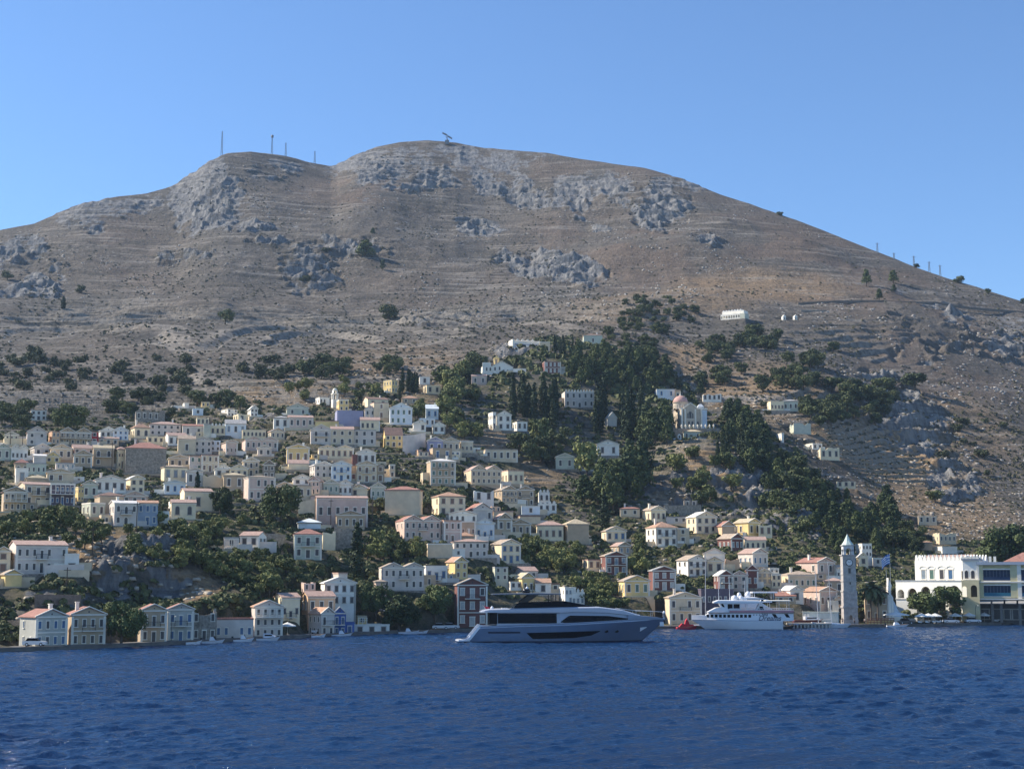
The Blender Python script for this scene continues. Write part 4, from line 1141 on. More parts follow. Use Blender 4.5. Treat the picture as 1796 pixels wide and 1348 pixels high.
def clock_tower():
    D = float(quay_D(1490))+7
    f = Fr('clock_tower', 1480, 1505, 1094, D, R(11), 'tall grey stone clock tower with pale green pointed spire on the quay', 'clock tower', 5)
    r = f.root; k = f.kz; st = mat('tower_stone', (.44,.41,.37), .9, .3, 1.4, .5, c2=(.29,.27,.25))
    st2 = mat('tower_base_stone', (.44,.40,.37), .9, .3, 1.2, .5, c2=(.28,.25,.23))
    W = f.W; c = W/2
    b = MB(); b.box(0, W, 0, W, -3, 1.2); b.box(.15, W-.15, .15, W-.15, 1.2, f.Z(1066)); b.box(-.05, W+.05, -.05, W+.05, f.Z(1066), f.Z(1063)); b.box(.2, W-.2, .2, W-.2, f.Z(1063), f.Z(1038))
    for xx in (.1, W-.75): b.box(xx, xx+.65, .05, .3, 1.2, f.Z(1038))
    b.build('base', st2, r)
    s = MB(); s.box(.25, W-.25, .25, W-.25, f.Z(1038)+.001, f.Z(976)); s.box(.05, W-.05, .05, W-.05, f.Z(1039), f.Z(1036.5)); s.box(.08, W-.08, .08, W-.08, f.Z(1021), f.Z(1020)); s.box(.1, W-.1, .1, W-.1, f.Z(1009), f.Z(1008)); s.build('shaft', st, r)
    MB().box(0, W, 0, W, f.Z(976), f.Z(974.3)).build('cornice', st2, r)
    bw = .55
    h = MB(); z0, z1 = f.Z(974.3), f.Z(959)
    lo, hi = bw, W-bw
    for (xa, ya) in ((lo, lo), (hi-.7, lo), (lo, hi-.7), (hi-.7, hi-.7)): h.box(xa, xa+.7, ya, ya+.7, z0, z1-.9)
    for (y0, y1) in ((lo, lo+.7), (hi-.7, hi)): arch_wall(h, lo, hi, z1-1.5, z1-.001, y0, y1, [(c, (hi-lo)/2-.7, z1-1.5, z1-1.3)], 8)
    h.box(lo, lo+.7, lo+.7, hi-.7, z1-.9, z1); h.box(hi-.7, hi, lo+.7, hi-.7, z1-.9, z1)
    h.build('belfry', mat('belfry_white', (.62,.62,.60), .8, .15, 1), r)
    MB().lathe([(.1,.9),(.32,.55),(.36,.2),(.48,.0)][::-1], (c, c, z1-2.3), 12).build('bell', mat('bronze', (.13,.10,.05), .4, .2, 2, metal=.8), r)
    MB().box(lo-.25, hi+.25, lo-.25, hi+.25, z1, z1+.22).build('cornice', st2, r)
    sp = MB(); z1 += .22; n = 8; rr = (hi-lo)/2+.2
    sp.add([(c+rr*math.cos(R(22.5)+R(45)*i)*1.05, c+rr*math.sin(R(22.5)+R(45)*i)*1.05, z1) for i in range(n)] + [(c+.9*math.cos(R(22.5)+R(45)*i), c+.9*math.sin(R(22.5)+R(45)*i), z1+1.1) for i in range(n)] + [(c, c, f.Z(938))],
           [tuple(range(n-1, -1, -1))] + [(i, (i+1) % n, (i+1) % n+n, i+n) for i in range(n)] + [(i+n, (i+1) % n+n, 2*n) for i in range(n)])
    sp.build('spire', mat('spire_green', (.55,.64,.57), .6, .15, 1.2), r)
    q = MB(); q.tube([(c, c, f.Z(938)-.1), (c, c, f.Z(938)+.9)], .05, 6); q.tube([(c-.3, c, f.Z(938)+.6), (c+.3, c, f.Z(938)+.6)], .04, 6); q.build('cross', M_IRON, r)
    zc = f.Z(988)
    def disc(rad, y, name, m_, par):
        return MB().prism([(c+rad*math.cos(2*math.pi*i/24), zc+rad*math.sin(2*math.pi*i/24)) for i in range(24)], y, y+.06).build(name, m_, par)
    cl = disc(.98, .16, 'clock', M_IRON, r); disc(.8, .10, 'clock_face', mat('clock_white', (.75,.75,.72), .4, 0), cl)
    for i in range(12):
        a = R(30*i); tk = MB(); tk.prism([(c+q_*math.sin(a)+w*math.cos(a), zc+q_*math.cos(a)-w*math.sin(a)) for q_, w in ((.58, -.03), (.58, .03), (.74, .03), (.74, -.03))], .08, .10)
        tk.build('hour_mark', M_IRON, cl)
    hd = MB()
    for a, L_, w in ((R(300), .42, .045), (R(60), .62, .035)):
        hd.prism([(c-w*math.cos(a), zc+w*math.sin(a)), (c+w*math.cos(a), zc-w*math.sin(a)), (c+w*math.cos(a)+L_*math.sin(a), zc-w*math.sin(a)+L_*math.cos(a)), (c-w*math.cos(a)+L_*math.sin(a), zc+w*math.sin(a)+L_*math.cos(a))], .065, .08)
    hd.build('hands', M_IRON, cl)
    add_window(r, c, .25, f.Z(1007), .85, f.Z(997)-f.Z(1007), 'rect', 's', 'd')
    add_window(r, c+.1, .25, f.Z(1026), .5, .7, 'rect', 's', 'd')
    add_window(r, c, .15, 0.2, 1.1, 2.4, 'arch', 's', 'n', name='door')

def domed_church():
    D = inv(1217, 752)
    f = Fr('domed_church', 1194, 1240, 751, D, R(14), 'large pale stone church with pink dome and twin bell piers on the wooded spur', 'church', 15)
    r = f.root; m1 = mat('church_stone', (.56,.47,.36), .85, .15, .5); W = f.W; L = 13.0
    zt = f.Z(716); s = MB(); s.box(0, W, 0, L, -9, zt); s.build('wall', m1, r)
    cen = MB(); xa, xb = f.X(1200), f.X(1222); zp = f.Z(709)
    cen.box(xa, xb, -.5, -.001, -6, zt+.2); cen.prism([(xa, zt+.2), (xb, zt+.2), ((xa+xb)/2, zp+.5)], -.5, 3); cen.build('front_gable', m1, r)
    t = MB(); xm = (xa+xb)/2
    for a, b in (((xa-.3, zt+.1), (xm, zp+.5)), ((xm, zp+.5), (xb+.3, zt+.1))):
        t.prism([a, b, (b[0], b[1]+.5), (a[0], a[1]+.5)], -.8, -.5)
    t.box(-.2, W+.2, -.2, -.001, zt-.2, zt+.2) if False else None
    t.box(-.3, xa, -.3, 0, zt-.15, zt+.35); t.box(xb, W+.3, -.3, 0, zt-.15, zt+.35)
    t.build('cornice', M_TRIM, r)
    for px in (1196, 1201.5, 1219.5, 1230.5): MB().box(f.X(px)-.35, f.X(px)+.35, -.75, -.51 if xa-.4 < f.X(px) < xb+.4 else -.001, -5, zt-.2).build('pilaster', M_TRIM, r)
    MB().box(xa+.4, xb-.4, -.62, -.501, f.Z(735)-.1, f.Z(735)+.15).build('string_course', M_TRIM, r)
    for px, pw, py0, py1 in ((1210.5, 1.7, 733, 720), (1207, 1.0, 733, 723), (1214.3, 1.0, 733, 723), (1208, 1.0, 746, 738), (1214, 1.1, 746, 738)):
        add_window(r, f.X(px), -.5, f.Z(py0), pw, f.Z(py1)-f.Z(py0), 'arch', 's', 'd')
    for px, pw, py0, py1 in ((1224, 1.0, 746, 738), (1197.8, .8, 744, 737)): add_window(r, f.X(px), 0, f.Z(py0), pw, f.Z(py1)-f.Z(py0), 'arch', 's', 'd')
    for yy in (4, 8): add_window(r, 0, yy, f.Z(735), 1.2, 3, 'arch', 's', 'd', rz=R(-90))
    MB().box(-.1, W+.1, .1, L, zt, zt+.3).build('roof', mat('church_roof', (.5,.42,.35), .9, .2), r)
    cx = f.X(1200.5); R0 = 13.2*f.kz; cy = 6.5
    d = MB(); d.lathe([(R0, zt+.3), (R0, f.Z(703)), (R0+.25, f.Z(703)), (R0+.25, f.Z(702))], (cx, cy, 0), 28); dr = d.build('drum', m1, r)
    for i in range(10):
        a = -math.pi/2 + i*2*math.pi/10
        fm, pm = win_meshes('arch', 'w', 'd')
        w = bpy.data.objects.new('window', fm); col.objects.link(w); w.parent = dr; w.location = (cx+(R0-.03)*math.cos(a), cy+(R0-.03)*math.sin(a), zt+.7); w.rotation_euler = (0, 0, a+math.pi/2); w.scale = (1.1, 1, 1.6)
    dm = MB(); zb = f.Z(703)+.1; dm.lathe([(R0*1.02*math.cos(R(90)*i/10)+.001, zb+R0*.98*math.sin(R(90)*i/10)) for i in range(11)], (cx, cy, 0), 28)
    do = dm.build('dome', mat('dome_terracotta', (.56,.33,.28), .75, .2, .6), r, smooth=True)
    q = MB(); zz = zb+R0*.98; q.lathe([(.35, zz-.1), (.35, zz+.5), (.1, zz+.8)], (cx, cy, 0), 10); q.tube([(cx, cy, zz+.7), (cx, cy, zz+2.0)], .07, 6); q.tube([(cx-.4, cy, zz+1.5), (cx+.4, cy, zz+1.5)], .06, 6); q.build('cross', M_TRIM, r)
    for xc, yc, zh in ((f.X(1229.5), 2, 711), (f.X(1236), 5.5, 709)):
        b = MB(); w = 1.0; z1 = f.Z(zh)
        b.box(xc-w, xc+w, yc-w, yc+w, zt+.3, zt+1.0)
        for sx in (-1, 1):
            for sy in (-1, 1): b.box(xc+sx*w-(.45 if sx > 0 else 0), xc+sx*w+(.45 if sx < 0 else 0), yc+sy*w-(.45 if sy > 0 else 0), yc+sy*w+(.45 if sy < 0 else 0), zt+1.0, z1-.4)
        b.box(xc-w-.1, xc+w+.1, yc-w-.1, yc+w+.1, z1-.4, z1); b.add([(xc-w, yc-w, z1), (xc+w, yc-w, z1), (xc+w, yc+w, z1), (xc-w, yc+w, z1), (xc, yc, z1+1.2)], [(0,1,4),(1,2,4),(2,3,4),(3,0,4)])
        b.build('bell_pier', mat('lime_white', (.78,.78,.76), .8, .08, 1), r)
    MB().box(f.X(1231.5), f.X(1239.5), -.9, -.002, -6, zt-.6).build('white_buttress', mat('lime_blue', (.58,.64,.70), .8, .1, 1), r)
    # the wall, chapel and terrace in front
    p = P(1200, 768, D-9)
    h = Fr('garden_wall', 1180, 1262, 768, D-9, R(3), 'long stepped stone terrace wall with small white finials below the domed church', 'wall', 3, flat=False)
    w = MB(); w.box(0, h.W, 0, .8, -9, h.Z(751)); w.build('wall', M_STONE, h.root)
    for i in range(9):
        xx = h.X(1196+i*7); MB().lathe([(.28, h.Z(751)), (.28, h.Z(751)+.8), (.42, h.Z(751)+1.0), (.3, h.Z(751)+1.5), (.05, h.Z(751)+1.8)], (xx, .4, 0), 8).build('finial', M_TRIM, h.root)
    g = Fr('chapel', 1200, 1230, 768, D-16, R(4), 'small greenish chapel with flat tan roof in front of the terrace wall', 'chapel', 6)
    MB().box(0, g.W, 0, 5.5, -7, g.Z(757)).build('wall', wall_mat('g'), g.root)
    hip_roof(0, g.W, 0, 5.5, g.Z(757), 1.2).build('roof', roof_mat('y'), g.root)
    for px in (1204.5, 1224): add_window(g.root, g.X(px), 0, .1, 1.1, 2.0, 'arch', 'w', 'd', name='door')
    a = Fr('white_gateway', 1188.5, 1195, 769, D-17, R(10), 'tiny bright white gateway with arched door at the left of the chapel', 'gateway', 2)
    MB().box(0, a.W, 0, 1.2, -7, a.Z(763)).add([(0,0,a.Z(763)),(a.W,0,a.Z(763)),(a.W/2,0,a.Z(760)),(0,1.2,a.Z(763)),(a.W,1.2,a.Z(763)),(a.W/2,1.2,a.Z(760))],[(0,1,2),(4,3,5),(0,2,5,3),(1,4,5,2)]).build('wall', wall_mat('w'), a.root)
    add_window(a.root, a.W/2, 0, 0, .8, 1.5, 'arch', 'w', 'd', name='door')
    b = Fr('terrace_wall', 1181, 1238, 772, D-20, R(2), 'low blue white parapet wall curving below the chapel', 'wall', 2, flat=False)
    MB().box(0, b.W, 0, .5, -8, b.Z(768.5)).build('wall', wall_mat('u'), b.root)

def hilltop_churches():
    D = inv(925, 618)
    f = Fr('chapel', 899, 950, 618, D, R(16), 'white hilltop chapel with bold blue frames painted on its long wall', 'chapel', 10)
    r = f.root; wm = wall_mat('w'); z = f.Z(597); L = 9; bl = mat('blue_paint', (.07,.13,.30), .7, .1)
    MB().box(f.X(902), f.W, 0, L, -7, z).build('wall', wm, r)
    side_roof(f.X(902), f.W, 0, L, z, .9).build('roof', roof_mat('w'), r)
    t = MB(); xa, xb = f.X(913), f.X(942.5)
    for x in (xa, xb, f.X(903.5)): t.box(x-.18, x+.18, -.08, -.001, 0.2, f.Z(602))
    t.box(f.X(903.5)+.18, xa-.18, -.06, -.002, f.Z(602)-.35, f.Z(602)); t.box(xa+.18, xb-.18, -.06, -.002, f.Z(602)-.35, f.Z(602)); t.build('painted_frame', bl, r)
    for px in (918.5, 935.5): add_window(r, f.X(px), 0, .6, 1.5, 2.6, 'arch', 'w', 'd')
    add_window(r, f.X(925.5), 0, .3, 1.0, 1.4, 'arch', 'w', 'b', name='door')
    g = MB()
    for i in range(4): g.prism([(f.X(908+i*9)-.9, z+.4), (f.X(908+i*9)+.9, z+.4), (f.X(908+i*9), z+1.4)], .02, .5)
    g.build('parapet_gable', M_TRIM, r)
    MB().box(f.X(899), f.X(902)-.01, .2, L-1, -6, f.Z(594)).build('bell_wall', wm, r)
    h = Fr('terrace_wall', 880, 962, 626, D-9, R(4), 'rough brown stone terrace wall with white coping carrying the hilltop chapel', 'wall', 2, flat=False)
    MB().box(h.X(890), h.X(925), 0, 1, -12, h.Z(619)).build('wall', M_STONE, h.root); MB().box(h.X(882), h.W, -.1, 1.1, h.Z(619), h.Z(617.5)).build('coping', M_TRIM, h.root)
    D = inv(874, 656)
    f = Fr('church', 846, 900, 656, D, R(8), 'long white church with broad low gable, four dark windows and a small yellow belfry', 'church', 12)
    r = f.root; L = 11; z = f.Z(642)
    w = MB(); w.box(0, f.W, 0, L, -8, z); w.prism([(f.X(862), z), (f.W, z), (f.X(880), f.Z(632))], 0.02, L-.1) ; w.box(0, f.X(861), -.3, -.001, -6, f.Z(635)); w.build('wall', wall_mat('w'), r)
    gable_roof(f.X(861), f.W, 0, L, z, f.Z(632)-z).build('roof', roof_mat('w'), r)
    for px, py in ((853.5, 650), (860, 650), (868.5, 649), (876.5, 648), (884, 651), (891, 651)): add_window(r, f.X(px), -.3 if px < 861 else 0, f.Z(py), 1.0, 1.9 if px < 880 else 1.2, 'arch', 'w', 'd')
    b = MB(); xc = f.X(873); b.box(xc-1.3, xc-.7, 3, 4.2, z, f.Z(626)); b.box(xc+.7, xc+1.3, 3, 4.2, z, f.Z(626)); b.box(xc-1.3, xc+1.3, 3, 4.2, f.Z(626), f.Z(624.5)); b.prism([(xc-1.3, f.Z(624.5)), (xc+1.3, f.Z(624.5)), (xc, f.Z(620.5))], 3, 4.2)
    b.build('belfry', wall_mat('y'), r)
    D = inv(1285, 560)
    f = Fr('monastery', 1264, 1306, 560, D, R(-24), 'remote long white monastery with a row of small arches alone high on the right slope', 'monastery', 10)
    r = f.root; z = f.Z(546)
    w = MB(); w.box(0, f.X(1302), 2.5, 9, -6, z); w.build('wall', wall_mat('w'), r)
    a = MB(); zz = f.Z(552); n = 8; arch_wall(a, 0, f.X(1298), -5, zz, 0, .6, [((i+.5)*f.X(1298)/n, f.X(1298)/n*.32, .1, zz*.5) for i in range(n)], 6); a.build('arcade', wall_mat('w'), r)
    MB().box(0, f.X(1298), .6, 2.5, zz-.3, zz).build('arcade_roof', M_TRIM, r)
    g = MB()
    for i in range(7): g.prism([(f.X(1266+i*5)-.9, z), (f.X(1266+i*5)+.9, z), (f.X(1266+i*5), z+1.1)], 2.52, 6)
    g.build('roof', roof_mat('w'), r)
    MB().box(f.X(1298)+.01, f.X(1306), 0, 7, -5, f.Z(553)).build('annex', wall_mat('g'), r)
    for px, lab in ((1376, 'left one of two tiny white shrines on the bare slope'), (1396, 'right one of two tiny white shrines on the bare slope')):
        D = inv(px, 560); f = Fr('shrine', px-2.5, px+2.5, 560, D, R(20), lab, 'shrine', 3)
        MB().box(0, f.W, 0, 3, -3, 2.2).add([(0,0,2.2),(f.W,0,2.2),(f.W/2,0,3.2),(0,3,2.2),(f.W,3,2.2),(f.W/2,3,3.2)],[(0,1,2),(4,3,5),(0,2,5,3),(1,4,5,2)]).build('wall', wall_mat('w'), f.root)
        add_window(f.root, f.W/2, 0, 0, .8, 1.5, 'arch', 'w', 'd', name='door')
    # bell tower of the yellow chapel in the central cluster
    D = inv(588, 712); f = Fr('bell_tower', 584, 593, 714, D, R(20), 'slender white open bell tower above the white stairway, upper centre', 'bell tower', 2)
    b = MB(); W = f.W; b.box(0, W, 0, W, -6, f.Z(700))
    for q in (0, W-.35):
        for s in (0, W-.35): b.box(q, q+.35, s, s+.35, f.Z(700), f.Z(690))
    b.box(-.15, W+.15, -.15, W+.15, f.Z(690), f.Z(688.5)); b.box(.25, .5, .25, W-.25, f.Z(688.5), f.Z(684)); b.box(W-.5, W-.25, .25, W-.25, f.Z(688.5), f.Z(684)); b.box(.25, W-.25, .25, W-.25, f.Z(684), f.Z(683)); b.build('wall', wall_mat('w'), f.root)
    MB().lathe([(W*.45*math.cos(R(90)*i/6)+.001, f.Z(683)+W*.4*math.sin(R(90)*i/6)) for i in range(7)], (W/2, W/2, 0), 12).build('dome', M_TRIM, f.root)

def quay_castle():
    D = float(quay_D(1575))+36
    f = Fr('castellated_building', 1573, 1690, 1086, D, R(-33), 'large white crenellated building with pointed parapets over a long arcade', 'building', 16)
    r = f.root; wm = mat('lime_white_big', (.86,.84,.76), .85, .07, .4); W = f.W; kz = f.kz
    zt = f.Z(1020)
    a = MB(); bays = [(1578.5, 6.5), (1600, 8), (1622, 8), (1645, 9), (1668, 9.5)]
    ar = [(f.X(px), hw*f.kx*.95, f.Z(1049), f.Z(1041) if i < 2 else f.Z(1038)) for i, (px, hw) in enumerate(bays)]
    ar[0] = (f.X(1581), 5.6*f.kx, f.Z(1049), f.Z(1041)); ar = [(x, w, z0 if i < 2 else .1, zs) for i, (x, w, z0, zs) in enumerate(ar)]
    arch_wall(a, 0, W, -4, zt, 0, .7, ar, 12)
    a.build('arcade', wm, r)
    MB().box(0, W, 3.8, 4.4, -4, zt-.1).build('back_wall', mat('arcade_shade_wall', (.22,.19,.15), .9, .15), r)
    MB().box(0, .6, .7, 3.8, -4, zt-.1).build('end_wall', wm, r)
    MB().box(0, W, .7, 12, zt-.5, zt).build('terrace_floor', M_TRIM, r)
    MB().box(-.15, W+.1, -.15, -.001, zt-.05, zt+.28).build('cornice', mat('slate_grey_trim', (.30,.33,.36), .8, .1), r)
    xa, xb = f.X(1603), W-.4; zu = f.Z(985)
    MB().box(xa, xb, .9, 12, zt+.001, zu).build('upper_wall', wm, r)
    n = 13; c = MB()
    for i in range(n):
        xc = xa+(i+.5)*(xb-xa)/n; w = (xb-xa)/n*.42
        pts = [(xc-w, zu), (xc+w, zu), (xc+w*.75, zu+.9), (xc+w*.3, zu+1.2), (xc, zu+1.7), (xc-w*.3, zu+1.2), (xc-w*.75, zu+.9)]
        c.prism(pts, .9, 1.3)
    for i in range(7):
        yc = 1.6+i*1.6
        for k_, xx in ((0, xa), (1, xb-.4)):
            v = [(xx, yc-.5, zu), (xx, yc+.5, zu), (xx, yc+.35, zu+.9), (xx, yc, zu+1.6), (xx, yc-.35, zu+.9)]; v2 = [(x+.4, y, z) for x, y, z in v]
            c.add(v+v2, [(4,3,2,1,0), (5,6,7,8,9)] + [(j, (j+1) % 5, (j+1) % 5+5, j+5) for j in range(5)])
    c.build('battlement', wm, r)
    side_roof(xa+1, xb-1, 2.5, 11, zu+.1, 1.4).build('roof', roof_mat('p'), r)
    for i, px in enumerate((1617, 1630.5, 1646.5, 1660.5)):
        x = f.X(px); add_window(r, x, .9, zt+.5, 1.7, 2.9, 'rect', 'w', 'agdb'[i])
        h = MB(); h.add([(x+1.2*math.cos(R(180)*j/8), .9, zt+3.5+.75*math.sin(R(180)*j/8)) for j in range(9)] + [(x+1.2*math.cos(R(180)*j/8), .72, zt+3.5+.75*math.sin(R(180)*j/8)) for j in range(9)],
                        [(j, j+1, j+10, j+9) for j in range(8)]); h.build('window_hood', M_TRIM, r)
    add_window(r, xb-1.5, .9, zt+.4, 1.3, 2.6, 'rect', 'w', 'd')
    # stone steps and lower white wing at the left foot
    g = Fr('white_terrace_block', 1573, 1607, 1088, D-9, R(-20), 'plain white block below the first two arches, behind the monument', 'building', 5)
    MB().box(0, g.W, 0, 6, -4, g.Z(1051)).build('wall', wm, g.root); MB().box(-.15, g.W+.15, -.15, 6, g.Z(1051), g.Z(1049.5)).build('coping', M_TRIM, g.root)
    # link wing
    D2 = D-17
    l = Fr('link_building', 1689, 1718, 1086, D2, R(-6), 'cream yellow link with two tall arches between white castle and yellow hotel', 'building', 12)
    W = l.W; zt = l.Z(1018); a = MB()
    arch_wall(a, 0, W, -4, zt, 0, .6, [(l.X(1693.5), 4.2*l.kx, l.Z(1047), l.Z(1033)), (l.X(1709), 5.2*l.kx, l.Z(1047), l.Z(1032))], 10); a.build('arcade', mat('pale_yellow', (.68,.58,.34), .85, .1), l.root)
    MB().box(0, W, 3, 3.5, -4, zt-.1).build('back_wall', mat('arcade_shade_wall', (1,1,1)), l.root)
    MB().box(0, W, .6, 10, zt-.3, zt).build('terrace_floor', M_TRIM, l.root)
    MB().box(.3, W, 1.5, 10, zt+.001, l.Z(984)).build('upper_wall', mat('lime_white_big', (1,1,1)), l.root)
    MB().box(0, W+.2, .9, 10.2, l.Z(984)+.001, l.Z(981)).build('cornice', mat('slate_grey_trim', (1,1,1)), l.root)
    b = MB()
    for i in range(5): b.prism([(W*(i+.5)/5-.7, l.Z(981)), (W*(i+.5)/5+.7, l.Z(981)), (W*(i+.5)/5, l.Z(976))], 1.5, 1.9)
    b.build('battlement', M_TRIM, l.root)
    for px in (1697, 1707.5): add_window(l.root, l.X(px), 1.5, zt+.3, 1.3, 2.5, 'arch', 'w', 'd')
    # hotel
    D3 = D-17.5
    h = Fr('hotel', 1718, 1850, 1087, D3, R(-3), 'yellow hotel with rows of deep blue balcony windows at the right edge', 'hotel', 16)
    r = h.root; ym = mat('hotel_yellow', (.62,.55,.32), .85, .1); W = h.W; zt = h.Z(992); zg = h.Z(1050)
    for (xa, xb) in ((0, h.X(1727)), (h.X(1771.5), h.X(1789)), (h.X(1833), W)): pass
    bl = mat('hotel_blue', (.015,.035,.08), .35, .2, 1.5, spec=.3); bt = mat('hotel_teal', (.03,.15,.22), .5, .1)
    MB().box(0, W, .9, 14, zg, zt).build('wall', ym, r)
    for xa, xb in ((0, h.X(1727)), (h.X(1771.5), h.X(1783)), (h.X(1834), W)): MB().box(xa, xb, 0, .899, zg+.3, zt).build('pier', ym, r)
    for xa, xb in ((h.X(1717.5), h.X(1720.5)), (h.X(1783), h.X(1789.5))): MB().box(xa, xb, -.12, .9, zg, zt).build('white_pier', M_TRIM, r)
    for z0, z1, m_ in ((h.Z(1019), h.Z(1000.5), bl), (h.Z(1046), h.Z(1027.5), bt)):
        for xa, xb in ((h.X(1727), h.X(1771.5)), (h.X(1789.5), h.X(1834))):
            n = 8; o = MB().box(xa, xb, .75, .899, z0, z1).build('balcony_window', bl, r)
            q = MB()
            for i in range(n+1): q.box(xa+(xb-xa)*i/n-.06, xa+(xb-xa)*i/n+.06, .6, .749, z0, z1)
            q.build('mullions', mat('blue_frame', (.10,.14,.20), .5, .1), o)
            q = MB().box(xa, xb, .02, .1, z0+.05, z0+1.0)
            q.build('balcony_panel', m_ if m_ is bt else mat('blue_frame2', (.02,.045,.10), .5, .1), o)
            MB().box(xa, xb, .0, .748, z0-.25, z0).build('balcony_floor', M_TRIM, o)
            MB().box(xa, xb, .0, .748, z1, z1+.35).build('lintel', M_TRIM, o)
    for py in (1021, 1050): MB().box(-.1, W, -.3, -.001 if py == 1021 else .89, h.Z(py)-.3, h.Z(py)+.1).build('string_course', M_TRIM, r)
    MB().box(-.3, W+.3, -.5, 14, zt+.001, h.Z(987)).build('cornice', mat('cornice_bluegrey', (.42,.46,.50), .8, .1), r)
    hip_roof(h.X(1762), W+1, 4, 14, h.Z(987), h.Z(970)-h.Z(987)).build('roof', roof_mat('r'), r)
    for px in (1738, 1746): MB().box(h.X(px)-.35, h.X(px)+.35, 5, 5.7, h.Z(987), h.Z(977)).build('chimney', M_TRIM, r)
    g = MB()
    for px in (1719, 1740, 1754.5, 1785, 1800, 1834): g.box(h.X(px)-.35, h.X(px)+.35, 0, .7, -3, zg)
    g.build('ground_floor_pillars', mat('taupe_wall', (.22,.20,.18), .9, .15), r)
    o = MB().box(0, W, 2.2, 14, -3, zg); o.build('ground_floor_wall', mat('taupe_dark', (.12,.11,.10), .9, .2), r)
    for i in range(6): MB().add([(h.X(1720+i*21), -.02, zg-.5), (h.X(1738+i*21), -.02, zg-.5), (h.X(1738+i*21), -1.8, zg-1.2), (h.X(1720+i*21), -1.8, zg-1.2), (h.X(1720+i*21), -1.8, zg-1.4), (h.X(1738+i*21), -1.8, zg-1.4)], [(0,3,2,1),(3,4,5,2)]).build('awning', mat('awning_grey', (.30,.29,.27), .8, .1), r)
    for px in (1727, 1747, 1765, 1776, 1793): add_window(r, h.X(px), 2.2, 0.2, 2.6, 2.9, 'rect', 's', 'd', name='shopfront')
# ------------------------------------------------------------------ boats
def gel(key, c, rough=.25):
    m = mat(key, c, rough, .05, .4, spec=.5); m.node_tree.nodes['Principled BSDF'].inputs['Coat Weight'].default_value = .35
    m.node_tree.nodes['Principled BSDF'].inputs['Coat Roughness'].default_value = .08; return m
GLASS = mat('dark_glass', (.004,.005,.009), .12, 0, spec=.05)
class Hull:
    """bow towards +x; waterline at z=0"""
    def __init__(s, L, B, sheer, rake, lbow, zref, stern=.9, flare=.14, st_rake=0.0):
        s.L, s.B, s.sheer, s.rake, s.lbow, s.zref, s.stern, s.flare, s.st = L, B, sheer, rake, lbow, zref, stern, flare, st_rake
    def w(s, x, z):
        xs = s.L - s.rake*(1-min(1.15, max(-.3, z/s.zref)))
        u = min(1, max(0, (xs-x)/s.lbow))
        g = 1-(1-u)**2.3
        t = s.stern + (1-s.stern)*min(1, x/(s.L*.35))
        return max(0.0, s.B*g*t*(1-s.flare*(1+2.2*max(0, x/s.L-.45))*(1-min(1, max(-.5, z/s.zref)))))
    def zlow(s, x):
        x0 = s.L - s.rake
        return -0.9 if x < x0-2 else (-0.9 + (x-(x0-2))/2*.9 if x < x0 else (x-x0)/s.rake*s.zref)
    def mesh(s, z0=None, z1=None, nx=44, nz=9, x0=0, x1=None):
        mb = MB(); x1 = s.L if x1 is None else x1
        ring = []
        for i in range(nx+1):
            q = i/nx; x = x0 + (x1-x0)*(1-(1-q)**1.35)
            lo = s.zlow(x); hi = s.sheer(x); lo = min(lo, hi-.01)
            lp = [(x + s.st*(1-0)*0, s.w(x, lo+(hi-lo)*j/nz), lo+(hi-lo)*j/nz) for j in range(nz+1)]
            if s.st and i == 0: lp = [(xx + s.st*max(0, zz)/s.sheer(0), yy, zz) for xx, yy, zz in lp]
            ring.append([(a, -b, c) for a, b, c in reversed(lp)] + lp)
        n = len(ring[0]); vs = [p for r in ring for p in r]; fs = []
        for i in range(nx):
            for j in range(n-1):
                a = i*n+j; fs.append((a, a+n, a+n+1, a+1))
            fs.append((i*n, i*n+n-1, (i+1)*n+n-1, (i+1)*n))
        fs.append(tuple(range(n))); fs.append(tuple(reversed(range(nx*n, nx*n+n))))
        mb.add(vs, fs); return mb
    def strip(s, x0, x1, top, bot, off=.03, n=24, sides=(-1, 1), w=None, nz=2):
        mb = MB(); w = w or s.w
        for sg in sides:
            vs = []
            for i in range(n+1):
                x = x0+(x1-x0)*i/n; a, b = bot(x), top(x)
                for j in range(nz+1):
                    z = a+(b-a)*j/nz; vs.append((x, sg*(w(x, z)+off), z))
            fs = [(i*(nz+1)+j, (i+1)*(nz+1)+j, (i+1)*(nz+1)+j+1, i*(nz+1)+j+1) for i in range(n) for j in range(nz)]
            mb.add(vs, fs if sg < 0 else [tuple(reversed(f_)) for f_ in fs])
        return mb
def lin(*pts):
    xs = [p[0] for p in pts]; ys = [p[1] for p in pts]
    return lambda x: float(np.interp(x, xs, ys))
def body(wf, x0, x1, top, bot, n=30, nz=4, sh=.35):
    """closed superstructure volume whose half width follows wf(x,z)"""
    mb = MB(); rings = []
    for i in range(n+1):
        x = x0+(x1-x0)*i/n; a, b = bot(x), max(top(x), bot(x)+.02)
        half = [(x, max(0.02, wf(x, a+(b-a)*j/nz)), a+(b-a)*j/nz) for j in range(nz+1)]
        half.append((x, max(.01, wf(x, b)-sh), b+sh*.35))
        rings.append([(p, -q, r) for p, q, r in reversed(half)] + half)
    m = len(rings[0]); fs = []
    for i in range(n):
        for j in range(m-1): fs.append((i*m+j, (i+1)*m+j, (i+1)*m+j+1, i*m+j+1))
        fs.append((i*m, i*m+m-1, (i+1)*m+m-1, (i+1)*m))
    fs += [tuple(range(m)), tuple(reversed(range(n*m, n*m+m)))]
    return mb.add([p for r in rings for p in r], fs)

